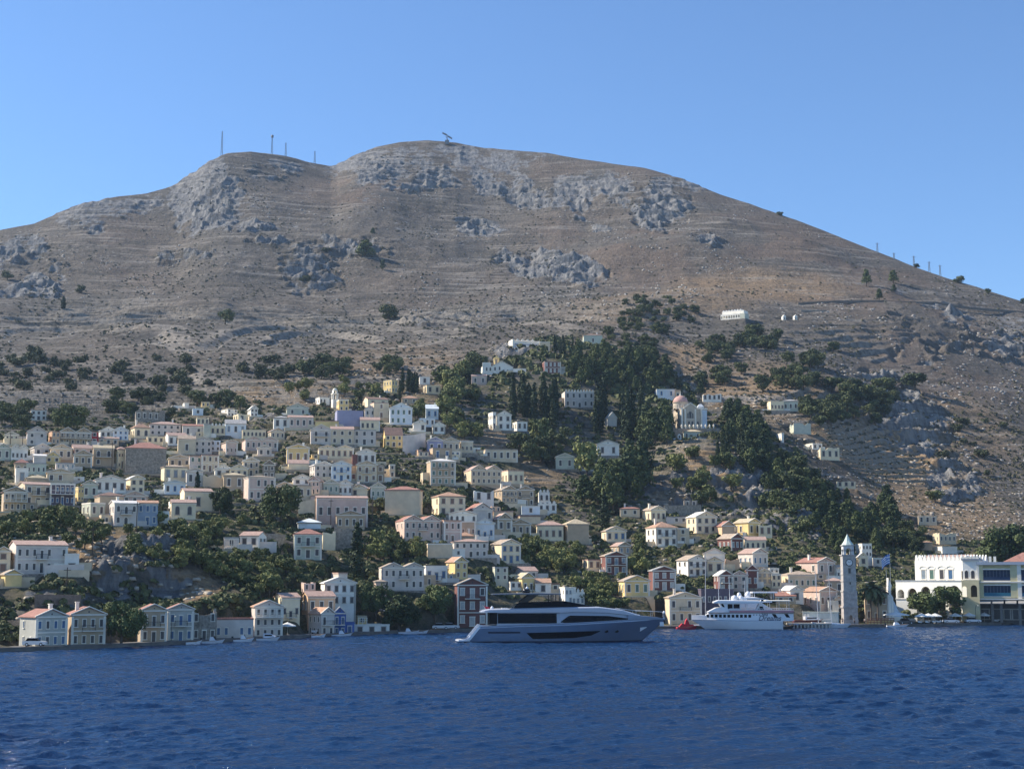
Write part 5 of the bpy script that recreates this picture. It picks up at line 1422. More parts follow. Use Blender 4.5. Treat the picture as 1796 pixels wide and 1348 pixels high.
def text_mesh(txt, size, m_, name, parent, loc, rot, shear=.3, depth=.01):
    cu = bpy.data.curves.new(name, 'FONT'); cu.body = txt; cu.size = size; cu.extrude = depth; cu.shear = shear
    o = bpy.data.objects.new(name+'_c', cu); col.objects.link(o)
    me = bpy.data.meshes.new_from_object(o.evaluated_get(bpy.context.evaluated_depsgraph_get()))
    bpy.data.objects.remove(o)
    me.materials.clear(); me.materials.append(m_)
    o = bpy.data.objects.new(name, me); col.objects.link(o); o.parent = parent; o.location = loc; o.rotation_euler = rot
    return o

def yacht():
    D = -CAMH/float(s_of(1126)); k = D/F; kx = k/math.cos(R(7))
    p = P(803, 1126, D); p.z = 0; al = math.atan(p.x/p.y)
    root = tag(empty('motor_yacht', (p.x, p.y+.0, 0), R(5)), 'sleek steel blue motor yacht with black windows lying broadside in the middle of the harbour', 'yacht')
    X = lambda px: (px-803)*kx
    Z = lambda py: (1126-py)*k
    L = X(1166)
    h = Hull(L, 3.9, lin((0, .55), (X(818), .7), (X(822), 1.1), (X(838), Z(1098)), (X(900), Z(1095)), (X(1000), Z(1092)), (X(1100), Z(1087)), (L, Z(1085.5))), L-X(1121), L*.48, Z(1086), .93, .16)
    white = gel('yacht_white', (.78,.79,.82)); silver = gel('yacht_silver', (.34,.38,.46)); hullp = gel('yacht_steel_blue', (.24,.29,.38), .2); hullp.node_tree.nodes['Principled BSDF'].inputs['Metallic'].default_value = .55
    h.mesh(x0=X(808), nx=60).build('hull', hullp, root, smooth=True)
    # boot stripe at the water, long window and aft slot in the hull side
    h.strip(X(812), X(1122), lambda x: .32, lambda x: -.25, .03, 40, nz=1).build('boot_stripe', mat('navy_paint', (.012,.014,.035), .3, 0), root)
    h.strip(X(919), X(1046), lin((X(919), Z(1109)), (X(1046), Z(1106))), lin((X(919), Z(1109)-.05), (X(929), Z(1119.5)), (X(1000), Z(1118)), (X(1030), Z(1114)), (X(1046), Z(1107))), .035).build('hull_window', GLASS, root)
    h.strip(X(853), X(908), lambda x: Z(1107), lambda x: Z(1109.6), .035).build('vent_slot', mat('navy_paint', ()), root)
    for px in (1057, 1075.5, 1098):
        q = MB(); xx = X(px)
        for sg in (-1, 1):
            vs = [(xx+.42*math.cos(R(30*i)), sg*(h.w(xx, Z(1107))+.05), Z(1107 if px < 1090 else 1097)+.28*math.sin(R(30*i))) for i in range(12)]
            q.add(vs, [tuple(range(12)) if sg < 0 else tuple(reversed(range(12)))])
        q.build('porthole', GLASS, root)
    h.strip(X(1118), X(1130), lin((X(1118), Z(1101)), (X(1130), Z(1100))), lin((X(1118), Z(1108)), (X(1130), Z(1101))), .05, 6).build('anchor_pocket', gel('bright_steel', (.8,.8,.8)), root)
    h.strip(X(838), X(1163), lambda x: h.sheer(x)+.04, lambda x: h.sheer(x)-.16, .06, 50, nz=1).build('rub_rail', silver, root)
    # swim platform and transom wings
    sp = MB(); sp.slab([(0, -3.2), (X(822), -3.4), (X(822), 3.4), (0, 3.2), (-.5, 0)], .38, .62); sp.build('swim_platform', white, root)
    for sg in (-1, 1):
        w = MB(); y = sg*3.55
        w.prism([(X(817), .6), (X(823), .6), (X(843), Z(1096)), (X(838), Z(1096)+.1)], min(y, y-sg*.25), max(y, y-sg*.25)); w.build('transom_wing', gel('yacht_white', ()), root)
    # main deck body
    bt = lin((X(868), Z(1075)), (X(985), Z(1074)), (X(1000), Z(1071)), (X(1060), Z(1072)), (X(1085), Z(1075)), (X(1112), Z(1081)), (X(1150), Z(1084.5)))
    wb = lambda x, z: max(0, h.w(x, h.sheer(x)) - .25 - .10*max(0, z-h.sheer(x)) - (0.0 if x > X(975) else .45))
    dk = lambda x: h.sheer(x)-.25
    body(wb, X(868), X(1150), bt, dk, 44).build('deckhouse', silver, root, smooth=False)
    h.strip(X(870), X(974), lambda x: Z(1076.2), lambda x: Z(1093), .03, 20, w=wb).build('saloon_window', GLASS, root)
    h.strip(X(977), X(1105), lin((X(977), Z(1090.5)), (X(992), Z(1079.5)), (X(1060), Z(1080.5)), (X(1105), Z(1086.2))), lin((X(977), Z(1091)), (X(985), Z(1092.5)), (X(1090), Z(1090)), (X(1105), Z(1087))), .03, 30, w=wb).build('forward_window', GLASS, root)
    MB().box(X(856), X(869), -2.9, 2.9, Z(1094), Z(1075)).build('aft_bulkhead_glass', GLASS, root)
    # upper deck slab reaching aft over the cockpit, then coachroof
    ud = lambda x, z: max(.1, (h.w(x, h.sheer(x))+.02)*min(1, .55+.45*math.sqrt(max(0, min(1, (x-X(840))/3.5)))))
    body(ud, X(841), X(1112), lin((X(841), Z(1073.5)), (X(852), Z(1070)), (X(985), Z(1067)), (X(1045), Z(1066.5)), (X(1085), Z(1071.5)), (X(1112), Z(1079.5))), lin((X(841), Z(1074.6)), (X(985), Z(1074.5)), (X(1000), Z(1073)), (X(1060), Z(1075)), (X(1112), Z(1081))), 40, 2, .5).build('upper_deck', gel('yacht_pale', (.44,.47,.54)), root)
    # bow bulwark
    h.strip(X(1095), X(1164), lin((X(1095), Z(1079)), (X(1110), Z(1080)), (X(1150), Z(1083.5)), (X(1164), Z(1086))), lambda x: h.sheer(x)-.1, .03, 30).build('bow_bulwark', silver, root)
    MB().slab([(X(1095), -2.6), (X(1163), -.1), (X(1163), .1), (X(1095), 2.6)], Z(1086)-.2, Z(1085)).build('foredeck', white, root)
    # flybridge: dark raked screens and arch, thin hardtop
    fw = lambda x, z: max(.1, 2.75*min(1, .35+.65*math.sqrt(max(0, min(1, (X(1042)-x)/5))))-.15*(z-Z(1067)))
    body(fw, X(898), X(1041), lin((X(898), Z(1066)), (X(904), Z(1058)), (X(955), Z(1056.5)), (X(985), Z(1055.5)), (X(1010), Z(1060)), (X(1041), Z(1065.5))), lambda x: Z(1067.2), 30, 2, .2).build('flybridge_screen', GLASS, root)
    for sg in (-1, 1):
        y = sg*2.5
        MB().prism([(X(896), Z(1067)), (X(918), Z(1060)), (X(940), Z(1044.5)), (X(924), Z(1044.5))], min(y, y-sg*.3), max(y, y-sg*.3)).build('arch_leg', mat('carbon_black', (.012,.012,.016), .25, 0), root)
        for px in (962, 970): MB().tube([(X(px), y, Z(1057)), (X(px), y, Z(1044))], .09, 6).build('hardtop_post', mat('carbon_black', ()), root)
    body(lambda x, z: 2.75, X(861), X(979), lin((X(861), Z(1043.2)), (X(940), Z(1041.8)), (X(979), Z(1043))), lambda x: Z(1044.3), 10, 1, .2).build('hardtop', mat('carbon_grey', (.10,.12,.15), .3, .1), root)
    MB().lathe([(.75, 0), (.85, .35), (.7, .8), (.3, 1.0), (.05, 1.05)], (X(921), 0, Z(1041.5)), 14).build('radar_dome', mat('carbon_black', ()), root, smooth=True)
    MB().lathe([(.28, 0), (.3, .25), (.05, .5)], (X(922), -.6, Z(1034.5)), 10).build('antenna_dome', white, root, smooth=True)
    m = MB(); m.tube([(X(932), 0, Z(1042)), (X(934), 0, Z(1030))], .06, 6); m.tube([(X(934), -.6, Z(1034)), (X(934), .6, Z(1034))], .04, 5); m.build('mast', mat('carbon_black', ()), root)
    # ensign, tenders, deck furniture
    MB().tube([(X(852), 0, Z(1070)), (X(845), 0, Z(1062))], .04, 6).build('ensign_staff', M_TRIM, root)
    e = MB()
    for i in range(6): e.quad((X(852)+.18*i-.2, .06*math.sin(i*1.2), Z(1070)+.1-i*.03), (X(852)+.18*(i+1)-.2, .06*math.sin((i+1)*1.2), Z(1070)+.1-(i+1)*.03), (X(852)+.18*(i+1)-.5, .06*math.sin((i+1)*1.2), Z(1064)-(i+1)*.03), (X(852)+.18*i-.5, .06*math.sin(i*1.2), Z(1064)-i*.03))
    e.build('ensign', mat('flag_red', (.55,.04,.07), .8, .1), root)
    MB().lathe([(.3, 0), (.33, .3), (.05, .65)], (X(861), -1.2, Z(1069)+.0), 10).build('stern_dome', white, root, smooth=True)
    t = MB()
    for xa, xb in ((878, 888), (1088, 1098), (1100, 1118)): t.box(X(xa), X(xb), -1.2, 1.2, Z(1069.5 if xa < 900 else 1084), Z(1067 if xa < 900 else 1075.5 if xa < 1100 else 1079))
    t.build('sun_lounge', gel('yacht_white', ()), root)
    r = MB(); pts = [(X(x_), -max(.05, h.w(X(x_), h.sheer(X(x_)))-.3), Z(z_)) for x_, z_ in ((1080, 1068), (1110, 1072), (1140, 1073.2), (1160, 1074.5), (1165, 1078))]
    r.tube(pts, .04, 5); r.tube([(a, -b, c) for a, b, c in pts], .04, 5)
    for a, b, c in pts[:-1]: r.tube([(a, b, c), (a, b, c-1.0)], .025, 4); r.tube([(a, -b, c), (a, -b, c-1.0)], .025, 4)
    r.build('bow_rail', gel('bright_steel', ()), root)
    q = MB(); q.tube([(X(1162), 0, Z(1085)), (X(1162), 0, Z(1076))], .05, 6); q.lathe([(.25, 0), (.3, .25), (.05, .5)], (X(1162), 0, Z(1077)), 10); q.build('jackstaff_light', gel('yacht_white', ()), root)
    q = MB(); q.box(X(1154), X(1161), -.35, .35, Z(1099), Z(1092)); q.build('anchor', gel('bright_steel', ()), root)

def ferry():
    D = float(quay_D(1300))-8.5; k = D/F
    p = P(1392, 1103.5, D); al = math.atan(p.x/p.y)
    k = k
    root = tag(empty('ferry', (p.x, p.y, 0), math.pi + R(-4)), 'white excursion ferry with a row of dark square windows and pink deck rails', 'ferry')
    X = lambda px: (1392-px)*k
    Z = lambda py: (1103-py)*k
    L = X(1216); white = gel('ferry_white', (.80,.80,.80), .4)
    h = Hull(L, 3.4, lin((0, Z(1086)), (X(1300), Z(1087)), (X(1240), Z(1086)), (L, Z(1086))), X(1216)-X(1241), L*.42, Z(1086), .9, .18)
    h.mesh(x0=X(1372), nx=50).build('hull', white, root, smooth=True)
    h.strip(X(1370), X(1244), lambda x: .16, lambda x: -.35, .03, 30, nz=1).build('boot_stripe', mat('navy_paint', ()), root)
    h.strip(X(1368), X(1218), lambda x: h.sheer(x)+.03, lambda x: h.sheer(x)-.12, .06, 40, nz=1).build('rub_rail', gel('yacht_silver', ()), root)
    h.strip(X(1242), L-.1, lambda x: Z(1078.5), lambda x: h.sheer(x), .0, 20, nz=1).build('bow_bulwark', white, root)
    wc = lambda x, z: max(.1, h.w(x, h.sheer(x))-.12)
    body(wc, X(1390), X(1241), lin((X(1390), Z(1075)), (X(1246), Z(1074.5)), (X(1241), Z(1078))), lambda x: h.sheer(x)-.2, 34, 2, .1).build('main_cabin', white, root)
    for i in range(11):
        xa = X(1317.5-i*7.15); h.strip(xa-.62+.62, xa+.68, lambda x: Z(1076.8), lambda x: Z(1081.8), .03, 3, w=wc, nz=1).build('cabin_window', GLASS, root)
    for i in range(3):
        xa = X(1322+i*5); h.strip(xa-.15, xa+.15, lambda x: Z(1076.4), lambda x: Z(1077.8), .03, 2, w=wc, nz=1).build('small_porthole', GLASS, root)
    for x_ in (1353, 1374):
        q = MB()
        for sg in (-1, 1):
            q.add([(X(x_), sg*(wc(X(x_), 0)+.04), Z(1075.6)), (X(x_+6), sg*(wc(X(x_+6), 0)+.04), Z(1075.6)), (X(x_+10), sg*(wc(X(x_+9), 0)+.04), Z(1081.5)), (X(x_+4), sg*(wc(X(x_+4), 0)+.04), Z(1081.5))], [(0,1,2,3) if sg > 0 else (3,2,1,0)])
        q.build('slanted_window', GLASS, root)
    navy = mat('lettering_navy', (.05,.06,.10), .5, 0)
    y = wc(X(1330), 0)+.05
    text_mesh('Sea', 1.25, navy, 'name_lettering', root, (X(1334), y, Z(1079)), (R(90), 0, R(180)))
    text_mesh('Dreams', 1.75, navy, 'name_lettering', root, (X(1329.5), y, Z(1086.5)), (R(90), 0, R(180)))
    # decks
    st = MB().slab([(X(1391), -3.3), (X(1260), -3.4), (X(1246), -2.6), (X(1246), 2.6), (X(1260), 3.4), (X(1391), 3.3)], Z(1075)+.05, Z(1073.2)); st.build('upper_deck', mat('deck_brown', (.30,.22,.19), .7, .1), root)
    # slanted wheelhouse base
    w = MB(); w.prism([(X(1280), Z(1073.2)), (X(1278), Z(1066)), (X(1272), Z(1064)), (X(1258), Z(1065.5)), (X(1243), Z(1073.2))], -2.9, 2.9); w.build('forward_house', white, root)
    b = MB(); b.box(X(1300), X(1276), -2.6, 2.6, Z(1073.2), Z(1057)); b.build('wheelhouse', white, root)
    for xa, xb in ((1298.5, 1288), (1286.5, 1278)):
        q = MB()
        for sg in (-1, 1): q.box(X(xa), X(xb), sg*2.6 if sg > 0 else -2.64, 2.64 if sg > 0 else -2.6, Z(1067), Z(1059))
        q.build('wheelhouse_window', GLASS, root)
    q = MB(); q.prism([(X(1276)-.001, Z(1066)), (X(1268), Z(1066)), (X(1263), Z(1057.5)), (X(1276)-.001, Z(1057.5))], -2.4, 2.4); q.build('bridge_front', white, root)
    for sg in (-1, 1): MB().prism([(X(1274), Z(1065)), (X(1270), Z(1064)), (X(1266), Z(1059)), (X(1270), Z(1058.5))], sg*2.4 if sg > 0 else -2.45, 2.45 if sg > 0 else -2.4).build('bridge_side_window', GLASS, root)
    body(lambda x, z: 2.9, X(1333), X(1254), lin((X(1333), Z(1053.5)), (X(1262), Z(1053)), (X(1254), Z(1056))), lambda x: Z(1057.5), 10, 1, .3).build('bridge_roof', white, root)
    for px in (1300, 1312, 1332): MB().tube([(X(px), -2.6, Z(1073)), (X(px), -2.6, Z(1057))], .07, 5).tube([(X(px), 2.6, Z(1073)), (X(px), 2.6, Z(1057))], .07, 5).build('roof_post', white, root)
    # triangular funnel / mast house
    f_ = MB(); f_.prism([(X(1343), Z(1073)), (X(1325), Z(1073)), (X(1333.5), Z(1057)), (X(1336.5), Z(1052)), (X(1338.5), Z(1057))][::-1], -1.2, 1.2); fo = f_.build('mast_pylon', white, root)
    MB().prism([(X(1341), Z(1068.5)), (X(1331), Z(1068.5)), (X(1333.5), Z(1063)), (X(1339), Z(1063))][::-1], 1.2, 1.23).build('pylon_grille', GLASS, fo)
    body(lambda x, z: 2.7, X(1386), X(1343), lambda x: Z(1053), lambda x: Z(1054), 6, 1, .2).build('aft_awning', mat('awning_cream', (.7,.68,.6), .8, .1), root)
    for px in (1350, 1366, 1383): MB().tube([(X(px), -2.5, Z(1073)), (X(px), -2.5, Z(1054))], .05, 5).tube([(X(px), 2.5, Z(1073)), (X(px), 2.5, Z(1054))], .05, 5).build('awning_post', white, root)
    pk = mat('rail_pink', (.55,.26,.27), .7, .15)
    rl = MB()
    for sg in (-1, 1):
        y = sg*3.25
        for z in (1066.5, 1069.5): rl.tube([(X(1390), y, Z(z)), (X(1281), y, Z(z))], .05, 5)
        for i in range(28): px = 1281+i*4.03; rl.tube([(X(px), y, Z(1073)), (X(px), y, Z(1066.5))], .035, 4)
    rl.build('deck_rail', white, root)
    d = MB()
    for sg in (-1, 1): d.box(X(1390), X(1281), sg*3.3-.02, sg*3.3+.02, Z(1073), Z(1069.8))
    d.build('rail_cloth', pk, root)
    d = MB()
    for i in range(9): d.box(X(1384-i*9.2), X(1379-i*9.2), -1.8, 1.8, Z(1073), Z(1070.8))
    d.build('deck_benches', mat('bench_red', (.42,.13,.12), .7, .2), root)
    d = MB()
    for px, r_ in ((1291, .9), (1302, .8), (1309, .55)): d.lathe([(r_*.8, 0), (r_, r_*.5), (r_*.75, r_*1.2), (.05, r_*1.5)], (X(px), .5, Z(1053)), 12)
    d.build('radome', white, root, smooth=True)
    d = MB()
    for px, t_ in ((1264, 1005), (1283, 1010), (1309, 1018)): d.tube([(X(px), 0, Z(1054)), (X(px), 0, Z(t_))], .07, 5, .04)
    d.build('whip_mast', white, root)
    s = MB(); s.box(-1.0, X(1390), -3, 3, Z(1094), Z(1092.5)); s.build('stern_platform', gel('yacht_silver', ()), root)
    return D

def small_boat(name, L, c, label, kind=0, cov=None, group=None):
    root = tag(empty(name, (0, 0, 0)), label, 'boat', group)
    h = Hull(L, L*.19, lin((0, .55), (L*.6, .62), (L, .95)), L*.13, L*.55, .9, .85, .2)
    h.mesh(nx=20, nz=5).build('hull', c, root, smooth=True)
    h.strip(0.05, L*.97, lambda x: h.sheer(x)+.03, lambda x: h.sheer(x)-.07, .03, 20, nz=1).build('gunwale', mat('wood_rail', (.22,.12,.06), .6, .2, 2), root)
    if kind == 0:
        o = MB().prism([(L*.34, .6), (L*.62, .65), (L*.52, 1.35), (L*.38, 1.35)], -L*.09, L*.09).build('console', gel('yacht_white', ()), root)
        MB().prism([(L*.53, 1.0), (L*.61, .75), (L*.55, 1.5), (L*.52, 1.5)], -L*.085, L*.085).build('windscreen', GLASS, o)
        MB().box(-.35, 0.05, -.2, .2, .1, 1.15).build('outboard_motor', mat('motor_black', (.03,.03,.035), .4, 0), root)
    elif kind == 1:
        body(lambda x, z: L*.12, L*.35, L*.82, lin((L*.35, 1.5), (L*.6, 1.4), (L*.82, .9)), lambda x: .6, 10, 2, .1).build('cabin', gel('yacht_white', ()), root)
        h.strip(L*.4, L*.7, lambda x: 1.3, lambda x: 1.0, .02, 6, w=lambda x, z: L*.12).build('cabin_window', GLASS, root)
        MB().tube([(L*.3, 0, .6), (L*.3, 0, 3.0)], .03, 5).build('mast', M_TRIM, root)
    else:
        t = MB()
        for q in (.2, .4, .6): t.box(L*q, L*q+.25, -L*.15, L*.15, .38, .45)
        t.build('thwart', mat('wood_rail', ()), root)
        MB().tube([(L*.2, -L*.1, .75), (L*.75, -L*.05, .8)], .035, 5).build('oar', mat('wood_rail', ()), root)
    return root
def set_boats():
    W = gel('yacht_white', ()); out = []
    spec = [(340, 1129.5, 2, 3.0, 'tiny white rowing boat by the brown ruin on the left quay'), (375, 1127, 0, 4.6, 'small white boat by the purple warehouse, left one'),
            (427, 1123.5, 0, 4.2, 'small white boat by the purple warehouse, right one'), (470, 1121.5, 1, 5.2, 'white cabin boat under the tall verandah house'),
            (559, 1118.5, 2, 3.2, 'white dinghy at the foot of the pale lilac waterfront house'), (600, 1117.0, 0, 4.6, 'slim white boat before the strong blue house'),
            (718, 1111.5, 0, 4.8, 'white motorboat left of the palest gap in the quay, near garden wall'), (738, 1110.8, 2, 3.6, 'little white rowing boat close behind a white motorboat'),
            (1574, 1101.5, 0, 6.0, 'white speedboat floating at the quay before the monument')]
    for i, (px, py, kd, L, lab) in enumerate(spec):
        D = float(quay_D(px))-3.2; p = P(px, py, D)
        b = small_boat('small_boat', L, W, lab, kd, group='small white boats along the quay')
        b.location = (p.x-L/2, p.y, 0.0); b.rotation_euler = (0, 0, R([4, -8, 12, -5, 20, 3, -10, 8, 2][i]))
    red = gel('boat_red', (.50,.03,.05))
    D = float(quay_D(1200))-3; p = P(1190, 1103, D)
    b = small_boat('fishing_boat', 5.5, red, 'bright red fishing boat heaped with red awning beside the ferry bow', 2); b.location = (p.x-.5, p.y, 0); b.rotation_euler = (0, 0, R(6))
    a = MB(); a.prism([(.6, .6), (4.6, .8), (4.2, 1.2), (3.4, 1.1), (3.0, 2.0), (2.7, 2.7), (2.3, 2.2), (2.1, 1.3), (1.4, 1.5), (.9, 1.0)], -.5, .5); a.build('furled_awning', mat('awning_red', (.55,.04,.06), .85, .2, 2), b)
    # dark rib with outboards at the ferry stern
    D = float(quay_D(1375))-5; p = P(1352, 1104, D)
    b = small_boat('rigid_inflatable', 6.0, mat('rubber_black', (.03,.035,.045), .6, .2), 'dark inflatable tender with a T-top lying at the ferry stern', 0); b.location = (p.x, p.y, 0); b.rotation_euler = (0, 0, R(-7))
    t = MB()
    for s in (-.6, .6): t.tube([(2.2, s, .6), (2.2, s, 2.4)], .04, 5); t.tube([(3.3, s, .6), (3.3, s, 2.4)], .04, 5)
    t.box(1.9, 3.7, -.8, .8, 2.4, 2.48); t.build('t_top', M_IRON, b)
    D = float(quay_D(1400))+1.5; p = P(1394, 1096, D); k = D/F
    b = small_boat('wooden_boat', 8.5, mat('maroon_hull', (.10,.025,.03), .5, .15), 'dark maroon wooden boat laid up between the ferry stern and the long pale shed', 1); b.location = (p.x, p.y+2, 1.4); b.rotation_euler = (0, 0, R(5))
    MB().box(1.0, 1.4, -1.2, 1.2, -.75, .2).box(5.0, 5.4, -1.2, 1.2, -.75, .2).build('cradle', mat('wood_rail', ()), b)
    # second white motor yacht behind the ferry
    D = float(quay_D(1330))-1.5; p = P(1285, 1103, D); k = D/F
    r = tag(empty('motor_yacht', (p.x, p.y+3, 0), R(3)), 'white flybridge yacht with rounded domes, hidden behind the ferry', 'yacht')
    h = Hull(14, 2.3, lin((0, 1.6), (14, 2.5)), 2, 7, 2.5); h.mesh(nx=24).build('hull', W, r, smooth=True)
    body(lambda x, z: 1.9, 1, 11, lin((1, 6.3), (8, 6.3), (11, 4.5)), lambda x: 1.6, 14, 2, .3).build('deckhouse', W, r)
    body(lambda x, z: 1.8, 0.5, 10.5, lin((.5, 7.7), (6, 7.9), (10.5, 7.0)), lambda x: 6.6, 14, 2, .4).build('flybridge', W, r)
    h.strip(1.5, 8.5, lambda x: 7.4, lambda x: 6.95, .02, 6, w=lambda x, z: 1.8).build('flybridge_window', GLASS, r)
    MB().lathe([(.5, 0), (.6, .5), (.4, 1.0), (.05, 1.2)], (2.3, 0, 8.0), 12).lathe([(.7, 0), (.85, .6), (.5, 1.3), (.05, 1.5)], (4.6, 0, 8.0), 12).build('radome', W, r, smooth=True)
    body(lambda x, z: 1.7, 5.5, 12, lambda x: 9.3, lambda x: 9.0, 6, 1, .2).build('hardtop', W, r)
    for q in (6, 11): MB().tube([(q, -1.4, 7.5), (q, -1.4, 9.0)], .06, 5).tube([(q, 1.4, 7.5), (q, 1.4, 9.0)], .06, 5).build('hardtop_post', W, r)
    # sailing boats (masts show above and beside the ferry)
    for px, top, yb, lab in ((1241, 968, 1103, 'sailing boat moored left of the ferry, with the tallest mast'), (1436, 1000, 1098, 'sailing boat mast left one of two before the yellow pediment house'), (1459, 985, 1098, 'sailing boat mast right one of two by the clock tower')):
        D = float(quay_D(px))+ (2.2 if px < 1300 else -2.5); D = float(quay_D(px))-(1.5); p = P(px, yb, D)
        r = tag(empty('sailing_boat', (p.x-4, p.y, 0), 0), lab, 'boat', 'sailing boats by the ferry')
        if px < 1300:
            r.location.y += 4
        h = Hull(9, 1.4, lin((0, .9), (9, 1.2)), 1.2, 5, 1.1, .8); h.mesh(nx=20).build('hull', W, r, smooth=True)
        body(lambda x, z: .9, 2.2, 6, lin((2.2, 1.5), (6, 1.2)), lambda x: .8, 8, 1, .1).build('cabin', W, r)
        zt = (CAMH + D*float(s_of(top)))
        mm = MB(); mm.tube([(4, 0, .9), (4.3 if px < 1300 else 3.4, 0, zt)], .11, 7, .06); mm.tube([(4.1, -.8, zt*.55), (4.1, .8, zt*.55)], .04, 5); mo = mm.build('mast', mat('mast_aluminium', (.55,.55,.55), .4, .05), r)
        MB().tube([(4, 0, 2.2), (.6, 0, 2.1)], .09, 6).build('boom', mat('sail_cover', (.5,.48,.45), .8, .1), r)
        MB().tube([(.1, 0, 1), (4.2, 0, zt-.3), (8.9, 0, 1.2)], .015, 4).build('stay', M_IRON, r)
# ------------------------------------------------------------------ trees and scrub
def leaf_mat(key, c, c2):
    if key in MATS: return MATS[key]
    m = bpy.data.materials.new(key); m.use_nodes = True
    nt = m.node_tree; N = nt.nodes; L = nt.links; b = N['Principled BSDF']
    b.inputs['Roughness'].default_value = .75; b.inputs['Specular IOR Level'].default_value = .25
    geo = N.new('ShaderNodeNewGeometry'); t = N.new('ShaderNodeTexNoise'); t.inputs['Scale'].default_value = .55; t.inputs['Detail'].default_value = 4
    L.new(geo.outputs['Position'], t.inputs['Vector'])
    oi = N.new('ShaderNodeObjectInfo')
    a = N.new('ShaderNodeMath'); a.operation = 'MULTIPLY_ADD'; a.inputs[1].default_value = .35; L.new(oi.outputs['Random'], a.inputs[0]); L.new(t.outputs['Fac'], a.inputs[2])
    a2 = N.new('ShaderNodeMath'); a2.operation = 'SUBTRACT'; a2.inputs[1].default_value = .17; L.new(a.outputs[0], a2.inputs[0])
    r = N.new('ShaderNodeValToRGB'); r.color_ramp.elements[0].position = .3; r.color_ramp.elements[1].position = .72
    r.color_ramp.elements[0].color = (*c, 1); r.color_ramp.elements[1].color = (*c2, 1)
    L.new(a2.outputs[0], r.inputs['Fac']); L.new(r.outputs['Color'], b.inputs['Base Color'])
    MATS[key] = m; return m
BARK = mat('bark', (.13,.10,.075), .9, .3, 2)

def leaves(rs, centres, radii, n_per, size, flat=1.0):
    """many small leaf-clump faces filling a set of blobs"""
    V = []; Fc = []
    for (c, r) in zip(centres, radii):
        d = rs.normal(size=(n_per, 3)); d /= np.linalg.norm(d, axis=1)[:, None]
        rad = r*(rs.rand(n_per)**.28)
        pos = np.array(c)[None, :] + d*rad[:, None]*np.array([1, 1, flat])[None, :]
        nrm = d + rs.normal(size=(n_per, 3))*.55; nrm /= np.linalg.norm(nrm, axis=1)[:, None]
        up = rs.normal(size=(n_per, 3)); u = np.cross(nrm, up); u /= np.linalg.norm(u, axis=1)[:, None]; w = np.cross(nrm, u)
        s = size*(.6+.8*rs.rand(n_per))[:, None]
        q = np.stack([pos-u*s-w*s*.7, pos+u*s*.8-w*s, pos+u*s+w*s*.8, pos-u*s*.7+w*s], 1)
        V.append(q.reshape(-1, 3))
    V = np.concatenate(V); n = len(V)//4
    return V, np.arange(4*n).reshape(n, 4)
def np_mesh(name, V, Fq, mt):
    me = bpy.data.meshes.new(name)
    me.vertices.add(len(V)); me.vertices.foreach_set('co', np.asarray(V, np.float32).ravel())
    k = Fq.shape[1]
    me.loops.add(Fq.size); me.loops.foreach_set('vertex_index', Fq.ravel().astype(np.int32))
    me.polygons.add(len(Fq)); me.polygons.foreach_set('loop_start', (np.arange(len(Fq))*k).astype(np.int32)); me.polygons.foreach_set('loop_total', np.full(len(Fq), k, np.int32))
    me.update(calc_edges=True); me.materials.append(mt); return me
PROTO = {}
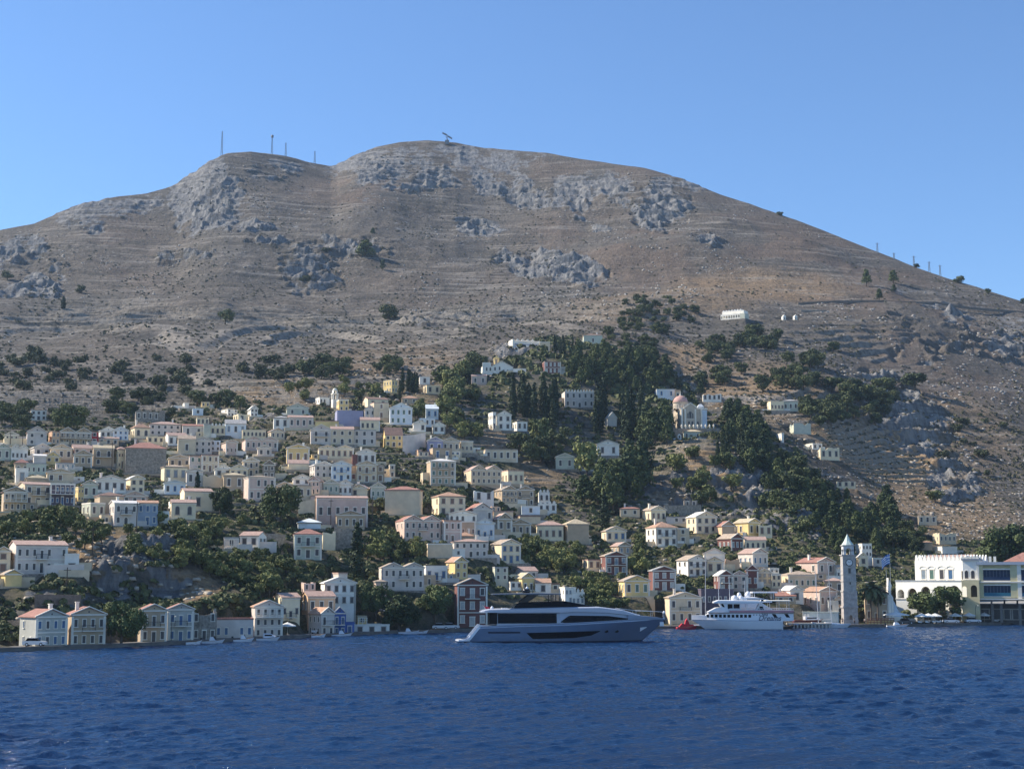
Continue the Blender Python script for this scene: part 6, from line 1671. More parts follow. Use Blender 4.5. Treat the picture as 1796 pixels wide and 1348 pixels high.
def proto(kind, v):
    """unit trees about 1 m tall in z (scaled later); returns (trunk mesh, crown mesh)"""
    key = (kind, v)
    if key in PROTO: return PROTO[key]
    rs = np.random.RandomState(hash_(kind)*31+v); mb = MB()
    if kind == 'round':      # broadleaf: wide lumpy crown of separate boughs
        cs = []; rr = []
        n = 13
        for i in range(n):
            a = rs.rand()*6.28; q = rs.rand()**.6; z = .38+.48*rs.rand(); w = .36*math.sqrt(max(.05, 1-((z-.55)/.5)**2))
            cs.append((w*q*math.cos(a), w*q*math.sin(a), z)); rr.append(.12+.11*rs.rand())
        cs.append((0, 0, .55)); rr.append(.27)
        V, Fq = leaves(rs, cs, rr, 95, .032)
        mb.tube([(0,0,-.15), (.01,0,.2), (-.01,.01,.45)], .045, 7, .02)
        for c in cs[:5]: mb.tube([(0,0,.25), ((c[0])*.5, c[1]*.5, .25+(c[2]-.25)*.6), c], .018, 5, .006)
        m_ = leaf_mat('leaves_broad', (.055,.075,.026), (.24,.25,.085))
    elif kind == 'dark':     # dense dark evergreen, carob or holm oak
        cs = []; rr = []
        for i in range(14):
            a = rs.rand()*6.28; q = rs.rand()**.5; z = .28+.56*rs.rand(); w = .42*math.sqrt(max(.05, 1-((z-.45)/.6)**2))
            cs.append((w*q*math.cos(a), w*q*math.sin(a), z)); rr.append(.13+.10*rs.rand())
        cs.append((0, 0, .5)); rr.append(.32)
        V, Fq = leaves(rs, cs, rr, 110, .030)
        mb.tube([(0,0,-.15), (.01,0,.2), (-.01,.01,.4)], .05, 7, .03)
        m_ = leaf_mat('leaves_dark', (.038,.056,.025), (.135,.155,.06))
    elif kind == 'cypress':
        cs = []; rr = []
        for i in range(17):
            z = .06+.90*i/16; w = .105*math.sin(math.pi*min(1, .18+z*.80))**.8*(1.05-.35*z)
            cs.append((rs.normal()*.012, rs.normal()*.012, z)); rr.append(max(.018, w*(.85+.3*rs.rand())))
        V, Fq = leaves(rs, cs, rr, 75, .017, 1.5)
        mb.tube([(0,0,-.12), (0,0,.5)], .02, 6, .01)
        m_ = leaf_mat('leaves_cypress', (.018,.034,.018), (.060,.082,.036))
    elif kind == 'pine':     # tall layered conifer with uneven boughs
        cs = []; rr = []
        for i in range(22):
            z = .28+.68*i/21; w = .30*(1.08-z)**.75; a = i*2.4+rs.rand()
            cs.append((w*math.cos(a)*(.4+.6*rs.rand()), w*math.sin(a)*(.4+.6*rs.rand()), z)); rr.append(.05+.15*(1.05-z)+.03*rs.rand())
        V, Fq = leaves(rs, cs, rr, 62, .024, .8)
        mb.tube([(0,0,-.15), (.01,0,.5), (0,0,.92)], .03, 7, .008)
        for c in cs[:8]: mb.tube([(0,0,c[2]-.06), c], .01, 4, .004)
        m_ = leaf_mat('leaves_pine', (.028,.050,.022), (.125,.15,.052))
    elif kind == 'big':      # large old tree, finer leaves
        cs = []; rr = []
        for i in range(30):
            a = rs.rand()*6.28; q = rs.rand()**.45; z = .24+.66*rs.rand(); w = .46*math.sqrt(max(.05, 1-((z-.48)/.56)**2))
            cs.append((w*q*math.cos(a), w*q*math.sin(a), z)); rr.append(.10+.09*rs.rand())
        cs.append((0, 0, .5)); rr.append(.38)
        V, Fq = leaves(rs, cs, rr, 240, .018)
        mb.tube([(0,0,-.15), (.01,0,.2), (-.01,.01,.5)], .04, 8, .02)
        for c in cs[:8]: mb.tube([(0,0,.2), ((c[0])*.5, c[1]*.5, .2+(c[2]-.2)*.6), c], .015, 5, .005)
        m_ = leaf_mat('leaves_big', (.034,.055,.022), (.135,.165,.058))
    elif kind == 'shrub':
        cs = []; rr = []
        for i in range(8):
            a = rs.rand()*6.28; q = rs.rand()**.5*.34
            cs.append((q*math.cos(a), q*math.sin(a), .25+.35*rs.rand())); rr.append(.2+.13*rs.rand())
        V, Fq = leaves(rs, cs, rr, 75, .045)
        mb.tube([(0,0,-.2), (0,0,.3)], .04, 5, .02)
        m_ = leaf_mat('leaves_shrub', (.040,.052,.024), (.10,.11,.05))
    PROTO[key] = (mb.mesh('trunk', BARK, True), np_mesh('crown', V, Fq, m_)); return PROTO[key]
def hash_(s): return sum(ord(c)*(i+3) for i, c in enumerate(s)) % 997
NAMES = dict(big='broadleaf_tree', round='broadleaf_tree', dark='evergreen_tree', cypress='cypress_tree', pine='pine_tree', shrub='shrub')
def tree(kind, x, y, z, h, wide, label, group=None, v=0, rz=0, cat=None):
    t, c = proto(kind, v)
    r = empty(NAMES[kind], (x, y, z), rz)
    tag(r, label, cat or ('shrub' if kind == 'shrub' else 'tree'), group)
    for nm, me in (('trunk', t), ('crown', c)):
        o = bpy.data.objects.new(nm, me); col.objects.link(o); o.parent = r; o.scale = (h*wide, h*wide, h)
    return r
TREEPX = []
def tree_px(kind, px, py, hpx, wide, label, group=None, v=0, D=None):
    D = D or inv(px, py); p = P(px, py, D); z = gz(p.x, p.y) if D is not None else p.z
    tree(kind, p.x, p.y, min(z, p.z+1.5)-.1, hpx*D/F, wide, label, group, v, random.random()*6.28)

SINGLES = [  # kind, px, foot py, height px, width factor, label
 ('big', 124, 753, 50, 1.15, 'huge round dark evergreen above the twin grey blue gables, upper left'),
 ('big', 386, 903, 52, .85, 'dark evergreen between the two pink roofed houses and the pink cornered mansion'),
 ('big', 492, 920, 70, 1.05, 'very large dark evergreen left of the centre terraces'),
 ('cypress', 346, 855, 34, 1.5, 'lone thick cypress before the shaded grey pediment house'),
 ('cypress', 627, 1015, 100, 1.3, 'tall dark conifer rising by the old stone ruin in the centre'),
 ('cypress', 1061, 930, 66, 1.4, 'tall cypress left of the right cluster, below the pines'),
 ('big', 213, 1128, 76, .95, 'round pale green tree on the quay between waterfront houses, left'),
 ('big', 1643, 1086, 60, 1.5, 'wide dark tree before the arcade of the white crenellated building'),
 ('big', 1768, 1000, 88, 1.05, 'big olive green tree behind the yellow hotel roof at right edge'),
 ('big', 1796, 1000, 82, .9, 'dark tree cut by the right picture edge behind the red roof'),
 ('big', 700, 1105, 66, 1.1, 'large dark tree above the quay left of the maroon tower house'),
 ('big', 660, 1080, 62, .9, 'dark tree close to the quay under the grey lilac twin gabled house'),
 ('big', 762, 1085, 62, 1.0, 'dark tree touching the left side of the maroon tower house'),
 ('round', 1030, 840, 72, .8, 'bright olive green tall tree under the cypress row'),
 ('round', 945, 790, 66, .7, 'tall light green tree right of the low bright white house'),
 ('dark', 395, 565, 30, 1.1, 'lone dark evergreen on the bare slope above the left town, small'),
 ('dark', 682, 558, 28, 1.5, 'round dark evergreen in the dry gully of the middle slope'),
 ('cypress', 111, 538, 22, 2.4, 'small conical tree on the left bare slope'),
 ('dark', 142, 507, 17, 1.1, 'small dark tree highest of three on the left bare slope'),
 ('dark', 13, 488, 17, 1.3, 'small dark tree on the bare slope at the left edge'),
 ('dark', 98, 507, 9, 1.0, 'tiny brown bush beside the conical tree on the left bare slope'),
 ('pine', 640, 458, 36, 1.7, 'dark pine in front of the shaded middle crags, largest there'),
 ('pine', 654, 418, 16, 1.3, 'small pine just above the shaded middle crags'),
 ('pine', 671, 476, 20, 1.0, 'leaning little pine below the shaded middle crags'),
 ('dark', 572, 450, 14, 1.4, 'low dark bush on the left end of the middle crags'),
 ('dark', 535, 492, 14, 1.6, 'dark bush at the head of the slanting gully'),
 ('pine', 1520, 500, 31, .95, 'tallest of four pines on the upper right slope'),
 ('pine', 1567, 497, 24, 1.4, 'rounded pine, rightmost of the four on the upper right slope'),
 ('pine', 1542, 524, 22, 1.1, 'dark small pine, lowest of the four on the upper right slope'),
 ('pine', 1568, 512, 15, 1.2, 'thin pine just below the rounded one, upper right slope'),
 ('dark', 1682, 496, 15, 1.4, 'first dark tree on the right skyline, the biggest one'),
 ('dark', 1733, 515, 10, 1.3, 'second dark tree down the right skyline'),
 ('dark', 1607, 468, 8, 1.6, 'low dark bush on the right skyline near the pylons'),
 ('dark', 1368, 377, 7, 2.0, 'tiny lone bush on the long right skyline'),
 ('dark', 1794, 533, 10, 1.2, 'dark bush on the skyline at the right edge'),
 ('dark', 1461, 608, 20, 1.5, 'lone dark evergreen casting a long shadow on the mid right slope'),
 ('dark', 1338, 680, 30, 1.2, 'round dark tree between stone terraces above the lonely pair of houses'),
 ('dark', 1300, 645, 22, 1.3, 'brown green bush on terraces left above a round dark tree'),
 ('cypress', 1187, 683, 33, 1.6, 'solitary slim cypress left above the church dome'),
 ('pine', 1229, 692, 26, 1.3, 'small shaggy tree right above the church dome'),
 ('dark', 1605, 690, 34, 1.5, 'dark tree above the right grey cliff'),
 ('dark', 1460, 684, 28, 1.6, 'broad flat dark tree left of the right grey cliff'),
 ('dark', 1640, 880, 24, 1.5, 'lone bush on stony slope above the lower right'),
 ('cypress', 1041, 632, 0, 1, ''),
]
def palm(px, py, top, label):
    D = inv(px, py) if py < 1080 else float(quay_D(px))+9; p = P(px, py, D); h = (py-top)*D/F
    r = tag(empty('palm_tree', p, 0), label, 'palm tree')
    MB().tube([(0,0,-.5), (.05,0,h*.35), (-.05,.05,h*.72)], .26, 8, .2).build('trunk', BARK, r)
    rs = random.Random(int(px)); mb = MB()
    for i in range(46):
        a = rs.random()*6.28; e = R(-40+110*rs.random()); L = h*.34*(.8+.4*rs.random()); w = L*.075
        pts = []; x = 0; z = h*.72; q = e
        for j in range(6):
            pts.append((x*math.cos(a), x*math.sin(a), z)); x += L/5*math.cos(q); z += L/5*math.sin(q); q -= R(20)
        for j in range(5):
            w0 = w*(1-abs(j-1.5)/5.0); w1 = w*(1-abs(j-.5)/5.0) if j < 4 else .01
            s = (-math.sin(a), math.cos(a)); A, B = pts[j], pts[j+1]
            mb.quad((A[0]-s[0]*w0*3, A[1]-s[1]*w0*3, A[2]-.1), (A[0], A[1], A[2]), (B[0], B[1], B[2]), (B[0]-s[0]*w1*3, B[1]-s[1]*w1*3, B[2]-.1))
            mb.quad((A[0], A[1], A[2]), (A[0]+s[0]*w0*3, A[1]+s[1]*w0*3, A[2]-.1), (B[0]+s[0]*w1*3, B[1]+s[1]*w1*3, B[2]-.1), (B[0], B[1], B[2]))
    mb.build('crown', leaf_mat('palm_leaves', (.05,.07,.03), (.14,.15,.07)), r)

# (cx, cy, rx, ry, count, kind, size range in px, label, keep clear of houses)
ZONES = [
 (905, 740, 36, 28, 15, 'cypress', 52, 72, 'dark cypress in the row behind the white houses at the upper centre'),
 (970, 735, 24, 24, 12, 'cypress', 55, 72, 'dark cypress in the dense stand right of the white houses'),
 (1055, 745, 28, 26, 11, 'cypress', 55, 78, 'dark cypress around the small white chapel gable'),
 (1110, 752, 26, 22, 10, 'cypress', 58, 82, 'thick dark cypress left of the domed church'),
 (985, 622, 26, 12, 7, 'cypress', 24, 34, 'slim cypress beside the hilltop chapel on the crest'),
 (715, 700, 22, 16, 7, 'cypress', 34, 46, 'cypress of the small clump right of the yellow square house'),
 (1285, 790, 48, 34, 14, 'cypress', 36, 54, 'dark cypress on the steep spur right of the domed church'),
 (1085, 655, 92, 36, 84, 'pine', 24, 36, 'dark pine of the thick wood above the cypresses'),
 (1150, 770, 40, 30, 16, 'pine', 40, 58, 'dark pine below the wood and left of the domed church'),
 (1060, 850, 70, 45, 36, 'pine', 42, 66, 'dark pine on the shaded slope under the domed church'),
 (1290, 765, 42, 28, 20, 'pine', 28, 44, 'dark pine at the top of the shaded spur right of the domed church'),
 (1340, 805, 45, 32, 26, 'pine', 28, 42, 'dark pine halfway down the shaded spur right of the domed church'),
 (1385, 850, 45, 30, 20, 'pine', 24, 38, 'dark pine low on the shaded spur below the tiny brilliant white hut'),
 (1400, 880, 50, 50, 24, 'dark', 24, 42, 'dark evergreen on the shaded spur under the right slope'),
 (1540, 925, 42, 32, 16, 'pine', 32, 48, 'dark pine of the clump above the clock tower spire'),
 (1240, 830, 70, 50, 18, 'round', 22, 36, 'green tree among rocks under the domed church'),
 (1150, 557, 72, 28, 52, 'dark', 10, 17, 'olive green oak of the grove on the right slope beneath the white monastery'),
 (1105, 600, 55, 20, 26, 'dark', 11, 17, 'olive green oak just above the thick pine wood'),
 (1265, 610, 45, 22, 22, 'dark', 12, 20, 'dark oak in the grove left below the white monastery'),
 (1335, 595, 40, 18, 14, 'dark', 17, 25, 'dark oak in the grove below the white monastery'),
 (1400, 655, 40, 26, 16, 'dark', 20, 30, 'dark oak above the lonely pair of houses'),
 (1250, 660, 30, 16, 7, 'dark', 20, 28, 'dark oak on terraces right above the church'),
 (1440, 730, 45, 24, 14, 'dark', 20, 32, 'dark oak right of the lonely pair of houses'),
 (1530, 715, 60, 35, 22, 'dark', 22, 34, 'dark tree clinging to the right grey cliff'),
 (1700, 790, 70, 60, 14, 'shrub', 12, 20, 'single bush on the stony slope at far right'),
 (1380, 715, 50, 14, 8, 'shrub', 12, 18, 'small bush around the lonely pair of houses'),
 (1620, 950, 70, 24, 16, 'dark', 20, 32, 'dark tree above the white crenellated building'),
 (70, 655, 90, 40, 30, 'shrub', 13, 24, 'dark bush on the left terraces above town'),
 (280, 665, 90, 40, 30, 'shrub', 13, 24, 'dark bush on the terraces above the left cluster'),
 (470, 655, 60, 20, 10, 'shrub', 15, 25, 'dark bush on the terraces left of the centre'),
 (570, 655, 40, 12, 10, 'dark', 22, 32, 'dark evergreen in the clump above the centre terraces'),
 (680, 655, 30, 10, 7, 'dark', 18, 26, 'dark evergreen left below the long white hilltop church'),
 (300, 715, 130, 18, 20, 'dark', 16, 28, 'dark tree along the upper edge of the left cluster'),
 (40, 735, 60, 20, 14, 'dark', 18, 30, 'dark tree on the upper left edge of town'),
 (600, 690, 120, 18, 16, 'round', 15, 26, 'grey green tree along the upper edge of the central cluster'),
 (800, 690, 60, 24, 16, 'round', 30, 44, 'green tree below the long white hilltop church'),
 (850, 660, 40, 14, 6, 'dark', 24, 34, 'dark tree in front of the long white hilltop church'),
 (740, 730, 45, 20, 12, 'round', 26, 40, 'green tree between light blue house and white cottage'),
 (800, 765, 40, 25, 10, 'round', 22, 34, 'green tree left of the tall white gabled house'),
 (940, 800, 50, 30, 18, 'dark', 26, 44, 'dark tree below the low bright white house'),
]
FILL = [
 (1455, 895, 45, 38, 26, 'pine', 26, 40, 'dark pine in the shaded diagonal ravine right of the spur'),
 (1500, 960, 40, 25, 16, 'pine', 26, 38, 'dark pine in the hollow left above the clock tower'),
 (1590, 745, 75, 30, 20, 'dark', 18, 30, 'dark tree at the foot of the right grey cliff'),
 (1745, 1086, 55, 2, 12, 'shrub', 9, 15, 'clipped hedge bush before the yellow hotel'),
 (1250, 790, 50, 25, 14, 'dark', 18, 28, 'dark tree among rocks right below the domed church'), # greenery between the houses
 (110, 935, 120, 30, 28, 'round', 20, 34, 'green tree between the left mansion rows'),
 (350, 960, 130, 50, 62, 'round', 18, 34, 'green tree of the wild gardens in the lower left'),
 (480, 1010, 90, 40, 34, 'round', 18, 32, 'green tree on the slope above the verandah house'),
 (620, 990, 60, 50, 24, 'dark', 24, 40, 'dark tree in the ravine of the lower centre'),
 (700, 975, 60, 30, 20, 'round', 20, 34, 'green tree below the twin brown pediments'),
 (850, 1030, 60, 25, 16, 'dark', 20, 32, 'dark tree above the yacht deck'),
 (960, 980, 90, 28, 40, 'round', 18, 32, 'green tree in the gardens right of centre'),
 (1050, 1050, 60, 30, 26, 'round', 20, 34, 'green tree over the yacht bow'),
 (1150, 985, 70, 30, 24, 'round', 18, 30, 'green tree between the right cluster houses'),
 (1100, 925, 60, 25, 16, 'round', 22, 34, 'green tree along the upper edge of right cluster'),
 (1240, 1025, 60, 18, 12, 'dark', 22, 32, 'dark tree behind the ferry'),
 (1390, 960, 60, 35, 26, 'round', 18, 32, 'green tree above the pink fronted house with red roof'),
 (1560, 1010, 50, 25, 16, 'round', 18, 30, 'grey green tree behind the clock tower'),
 (760, 860, 90, 60, 36, 'round', 18, 32, 'green tree around the three storey mansion'),
 (900, 850, 60, 40, 20, 'round', 18, 30, 'green tree beside the cream flat roofed house'),
 (650, 930, 60, 30, 22, 'dark', 20, 30, 'dark tree below the plain beige mansion'),
 (500, 850, 80, 60, 30, 'dark', 20, 34, 'dark tree in the middle of the left cluster'),
 (160, 820, 120, 40, 26, 'round', 14, 26, 'green tree between the houses at left'),
 (350, 800, 120, 60, 20, 'round', 12, 22, 'small green tree between the stepped houses at left'),
 (30, 905, 50, 25, 14, 'dark', 22, 34, 'dark tree beside the verandah house at left edge'),
 (60, 1040, 90, 22, 20, 'round', 18, 30, 'green tree above the two leftmost waterfront houses'),
 (10, 1110, 20, 20, 8, 'round', 24, 40, 'leafy garden tree at the left end of the quay'),
 (1010, 880, 60, 30, 22, 'round', 22, 36, 'green tree left of the tall cypress'),
 (560, 760, 60, 30, 14, 'dark', 16, 26, 'dark tree between the houses of the upper centre'),
]
def in_ell(rs):
    while True:
        a, b = rs.uniform(-1, 1), rs.uniform(-1, 1)
        if a*a+b*b <= 1: return a, b
def covers(px, py, hpx, wpx):
    """does a tree standing here hide a building that stands behind it?"""
    x0, x1, y0 = px-wpx/2, px+wpx/2, py-hpx
    for (a, b, t, f) in RECTS:
        if f > py-1: 
            # the house stands in front or level: foot inside it?
            if a-2 < px < b+2 and t < py < f+3: return True
            continue
        ox = min(x1, b)-max(x0, a); oy = min(py, f)-max(y0, t)
        if ox > 0 and oy > 0 and (ox*oy > .18*(b-a)*(f-t) or ox*oy > 60): return True
    return False
def plant():
    rs = random.Random(11); cnt = {}
    for s in SINGLES:
        if s[3] > 0: tree_px(s[0], s[1], s[2], s[3], s[4], s[5], None, rs.randrange(3)); cnt[s[0]] = cnt.get(s[0], 0)+1
    for zi, (cx, cy, rx, ry, n, kind, h0, h1, lab) in enumerate(ZONES + FILL):
        fill = zi >= len(ZONES)
        grp = lab.split(' ', 1)[0] and (NAMES[kind].replace('_', ' ')+'s: '+lab)
        made = 0; tries = 0
        while made < n and tries < n*14:
            tries += 1
            a, b = in_ell(rs); px = cx+a*rx; py = cy+b*ry; h = rs.uniform(h0, h1)
            wide = {'round': rs.uniform(.9, 1.35), 'dark': rs.uniform(.95, 1.4), 'cypress': rs.uniform(.85, 1.35), 'pine': rs.uniform(.9, 1.3), 'shrub': rs.uniform(1, 1.5)}[kind]
            w = h*wide*{'round': .85, 'dark': .95, 'cypress': .2, 'pine': .5, 'shrub': .9}[kind]
            if px < -25 or px > 1825: continue
            if covers(px, py, h, w): 
                if kind == 'round' and tries % 2: h *= .6; w *= .6
                if covers(px, py, h, w): continue
            if cnt.get(kind, 0) >= 296: break
            tree_px(kind, px, py, h, wide, lab, grp, rs.randrange(4)); made += 1; cnt[kind] = cnt.get(kind, 0)+1
    for a in ((1528, 1088, 1012, 'palm tree left of two behind the clock tower'), (1540, 1089, 1020, 'palm tree right of two behind the clock tower')): palm(*a)
    return cnt

def scatter(name, n, region, size, kind, mt, label, seed, reject=None, sub=6):
    """countless small things as ONE mesh: low bushes or stones strewn over the slope"""
    rs = np.random.RandomState(seed); V = []; Fq = []; nb = 0
    t = rs.uniform(*region[0], n*3); kk = rs.uniform(*region[1], n*3)
    px = px_of(t, np.full_like(t, 700.)); 
    for _ in range(3): px = px_of(t, py_at(px, kk))
    dq = quay_D(px); rd = ridge_D(px); D = dq*(rd/dq)**kk
    x = t*D; y = D
    z, px, py, k, crag, riser = ground(x, y)
    keep = reject(px, py, k, crag, rs) if reject else np.ones_like(z, bool)
    idx = np.where(keep)[0][:n]
    # keep them off the house platforms
    hx = np.array([h[0] for h in HOLES]); hy = np.array([h[1] for h in HOLES])
    base = {}
    for i in idx:
        near = np.where((np.abs(hx-x[i]) < 14) & (np.abs(hy-y[i]) < 14))[0]; bad = False
        for j in near:
            h = HOLES[j]; c, s = math.cos(-h[2]), math.sin(-h[2]); dx, dy = x[i]-h[0], y[i]-h[1]; lx, ly = dx*c-dy*s, dx*s+dy*c
            if h[3]-1.5 < lx < h[4]+1.5 and h[5]-5.5 < ly < h[6]+1.5: bad = True; break
        if bad: continue
        s = rs.uniform(*size)*(1 + .5*(D[i] > 700))
        if kind == 'bush':
            q = 9 if D[i] > 620 else 24; d = rs.normal(size=(q, 3)); d /= np.linalg.norm(d, axis=1)[:, None]; d[:, 2] = np.abs(d[:, 2])
            nrm = d + rs.normal(size=(q, 3))*.3
            u = np.cross(nrm, rs.normal(size=(q, 3))); u /= np.linalg.norm(u, axis=1)[:, None]; w = np.cross(nrm, u); w /= np.linalg.norm(w, axis=1)[:, None]
            c = np.array([x[i], y[i], z[i]]) + d*s*np.array([.7, .7, .5])
            f = s*(.55 if D[i] > 620 else .27)
            V.append(np.stack([c-u*f-w*f, c+u*f-w*f, c+u*f+w*f, c-u*f+w*f], 1).reshape(-1, 3)); Fq.append(np.arange(4*q).reshape(q, 4)+nb); nb += 4*q
        else:
            b = np.array([[-1,-1,-.6],[1,-1,-.6],[1,1,-.6],[-1,1,-.6],[-.7,-.7,.6],[.7,-.7,.6],[.7,.7,.7],[-.7,.7,.6]])*s*.5*(1+rs.uniform(-.35, .35, (8, 3)))*np.array([1.3, 1, .8])
            a = rs.rand()*6.28; R_ = np.array([[math.cos(a), -math.sin(a), 0], [math.sin(a), math.cos(a), 0], [0, 0, 1]])
            V.append(b@R_.T + np.array([x[i], y[i], z[i]])); Fq.append(np.array([(0,3,2,1),(4,5,6,7),(0,1,5,4),(1,2,6,5),(2,3,7,6),(3,0,4,7)])+nb); nb += 8
    me = np_mesh(name, np.concatenate(V), np.concatenate(Fq), mt)
    o = bpy.data.objects.new(name, me); col.objects.link(o); tag(o, label, kind='stuff')
def strew():
    scrubm = leaf_mat('scrub_leaves', (.055,.055,.032), (.13,.12,.07))
    scatter('scrub', 12000, ((-.40, .40), (.26, .985)), (.28, .75), 'bush', scrubm, 'low dark scrub dotted over the bare mountainside', 3, lambda px, py, k, c, rs: (~intown(px, py)) & (rs.rand(len(px)) < .12+.45*(k < .7)+.9*sstep(.45,.62,fbm(px, py, 45, 3, 8))*(ell(px, py, BRN) < .5)))
    scatter('garden_greenery', 13000, ((-.40, .40), (.03, .62)), (.7, 1.7), 'bush', leaf_mat('garden_leaves', (.060,.075,.028), (.21,.21,.085)), 'tangled low greenery growing between the houses', 5, lambda px, py, k, c, rs: intown(px, py) & (ell(px, py, DRY) < .35) & (rs.rand(len(px)) < .3+fbm(px, py, 30, 3, 18)))
    scatter('field_stones', 9000, ((-.40, .40), (.26, .99)), (.35, 1.2), 'rock', mat('limestone', (.36,.34,.315), .95, .25, .4, .3), 'pale loose stones and outcrops strewn over the slopes', 9, lambda px, py, k, c, rs: (~intown(px, py)) & (rs.rand(len(px)) < .03+.06*(px > 1420)*(k < .75)+.6*np.maximum(np.clip(c, 0, 1), sstep(.52, .66, fbm(px, py, 50, 4, 61))*(1-np.clip(ell(px, py, TERR), 0, 1)))) & (ell(px, py, BRN) < .75))
    scatter('rubble', 3200, ((-.40, .40), (.05, .5)), (.4, 1.5), 'rock', mat('limestone_warm', (.40,.35,.28), .95, .3, .4, .3), 'tan rubble and broken terrace walls between the gardens', 19, lambda px, py, k, c, rs: rs.rand(len(px)) < .15+.85*np.clip(c+ell(px, py, DRY), 0, 1))
# ------------------------------------------------------------------ smaller things along the quay and on the hill
def qpos(px, back=6.0, zq=.72):
    D = float(quay_D(px))+back; py = float(quay_py(px)); return Vector((float(t_of(px, py))*D, D, zq))
def parasol(px, back, w, label, group, big=False):
    p = qpos(px, back, .72); r = tag(empty('parasol', p, random.random()), label, 'parasol', group)
    h = 2.7 if not big else 3.2
    MB().tube([(0,0,0), (0,0,h+.1)], .035, 6).build('pole', M_TRIM, r)
    c = MB(); n = 4 if big else 8
    c.add([(w*math.cos(2*math.pi*i/n+.78), w*math.sin(2*math.pi*i/n+.78), h-.75) for i in range(n)] + [(0,0,h)] + [(w*math.cos(2*math.pi*i/n+.78), w*math.sin(2*math.pi*i/n+.78), h-.95) for i in range(n)],
          [(i, (i+1) % n, n) for i in range(n)] + [(i, i+n+1, (i+1) % n+n+1, (i+1) % n) for i in range(n)])
    c.build('canopy', mat('parasol_cloth', (.76,.75,.70), .85, .06, 1), r)
    MB().slab([(-.35,-.35), (.35,-.35), (.35,.35), (-.35,.35)], 0, .12).build('base', M_STONE, r)
def car(px, back, c, label, rz=0, L=4.1):
    p = qpos(px, back, .72); r = tag(empty('parked_car', p, rz), label, 'car')
    paint = gel('car_'+c, {'w': (.72,.72,.72), 'd': (.05,.05,.06)}[c])
    b = MB(); b.prism([(0,.3), (L,.3), (L,.75), (L*.93,.85), (L*.72,.95), (L*.1,.95), (0,.8)], -.82, .82); b.build('body', paint, r)
    q = MB(); q.prism([(L*.12,.95), (L*.70,.95), (L*.58,1.42), (L*.22,1.45)], -.72, .72); q.build('cabin', GLASS, r)
    MB().box(L*.22, L*.58, -.7, .7, 1.43, 1.5).build('roof', paint, r)
    for x in (L*.2, L*.8):
        for y in (-.83, .66):
            w = MB().prism([(x+.31*math.cos(R(22.5*i)), .31+.31*math.sin(R(22.5*i))) for i in range(16)], y, y+.17).build('wheel', mat('tyre', (.02,.02,.02), .8, 0), r)
            MB().prism([(x+.17*math.cos(R(30*i)), .31+.17*math.sin(R(30*i))) for i in range(12)], y-.01, y+.18).build('rim', gel('bright_steel', ()), w)
def scooter(px, back, label):
    p = qpos(px, back, .72); r = tag(empty('scooter', p, random.uniform(-.4, .4)), label, 'scooter', 'scooters parked along the promenade')
    for x in (0, 1.25): MB().prism([(x+.26*math.cos(R(30*i)), .26+.26*math.sin(R(30*i))) for i in range(12)], -.05, .05).build('wheel', mat('tyre', ()), r)
    MB().prism([(-.1,.35), (.7,.3), (.95,.35), (1.1,.9), (1.0,.95), (.85,.45), (.6,.5), (.5,.75), (-.2,.8)], -.14, .14).build('body', gel('car_w', ()), r)
    MB().box(-.15, .5, -.13, .13, .8, .88).build('seat', mat('motor_black', ()), r)
    MB().tube([(1.05, -.3, 1.02), (1.05, .3, 1.02)], .025, 5).build('handlebar', M_IRON, r)
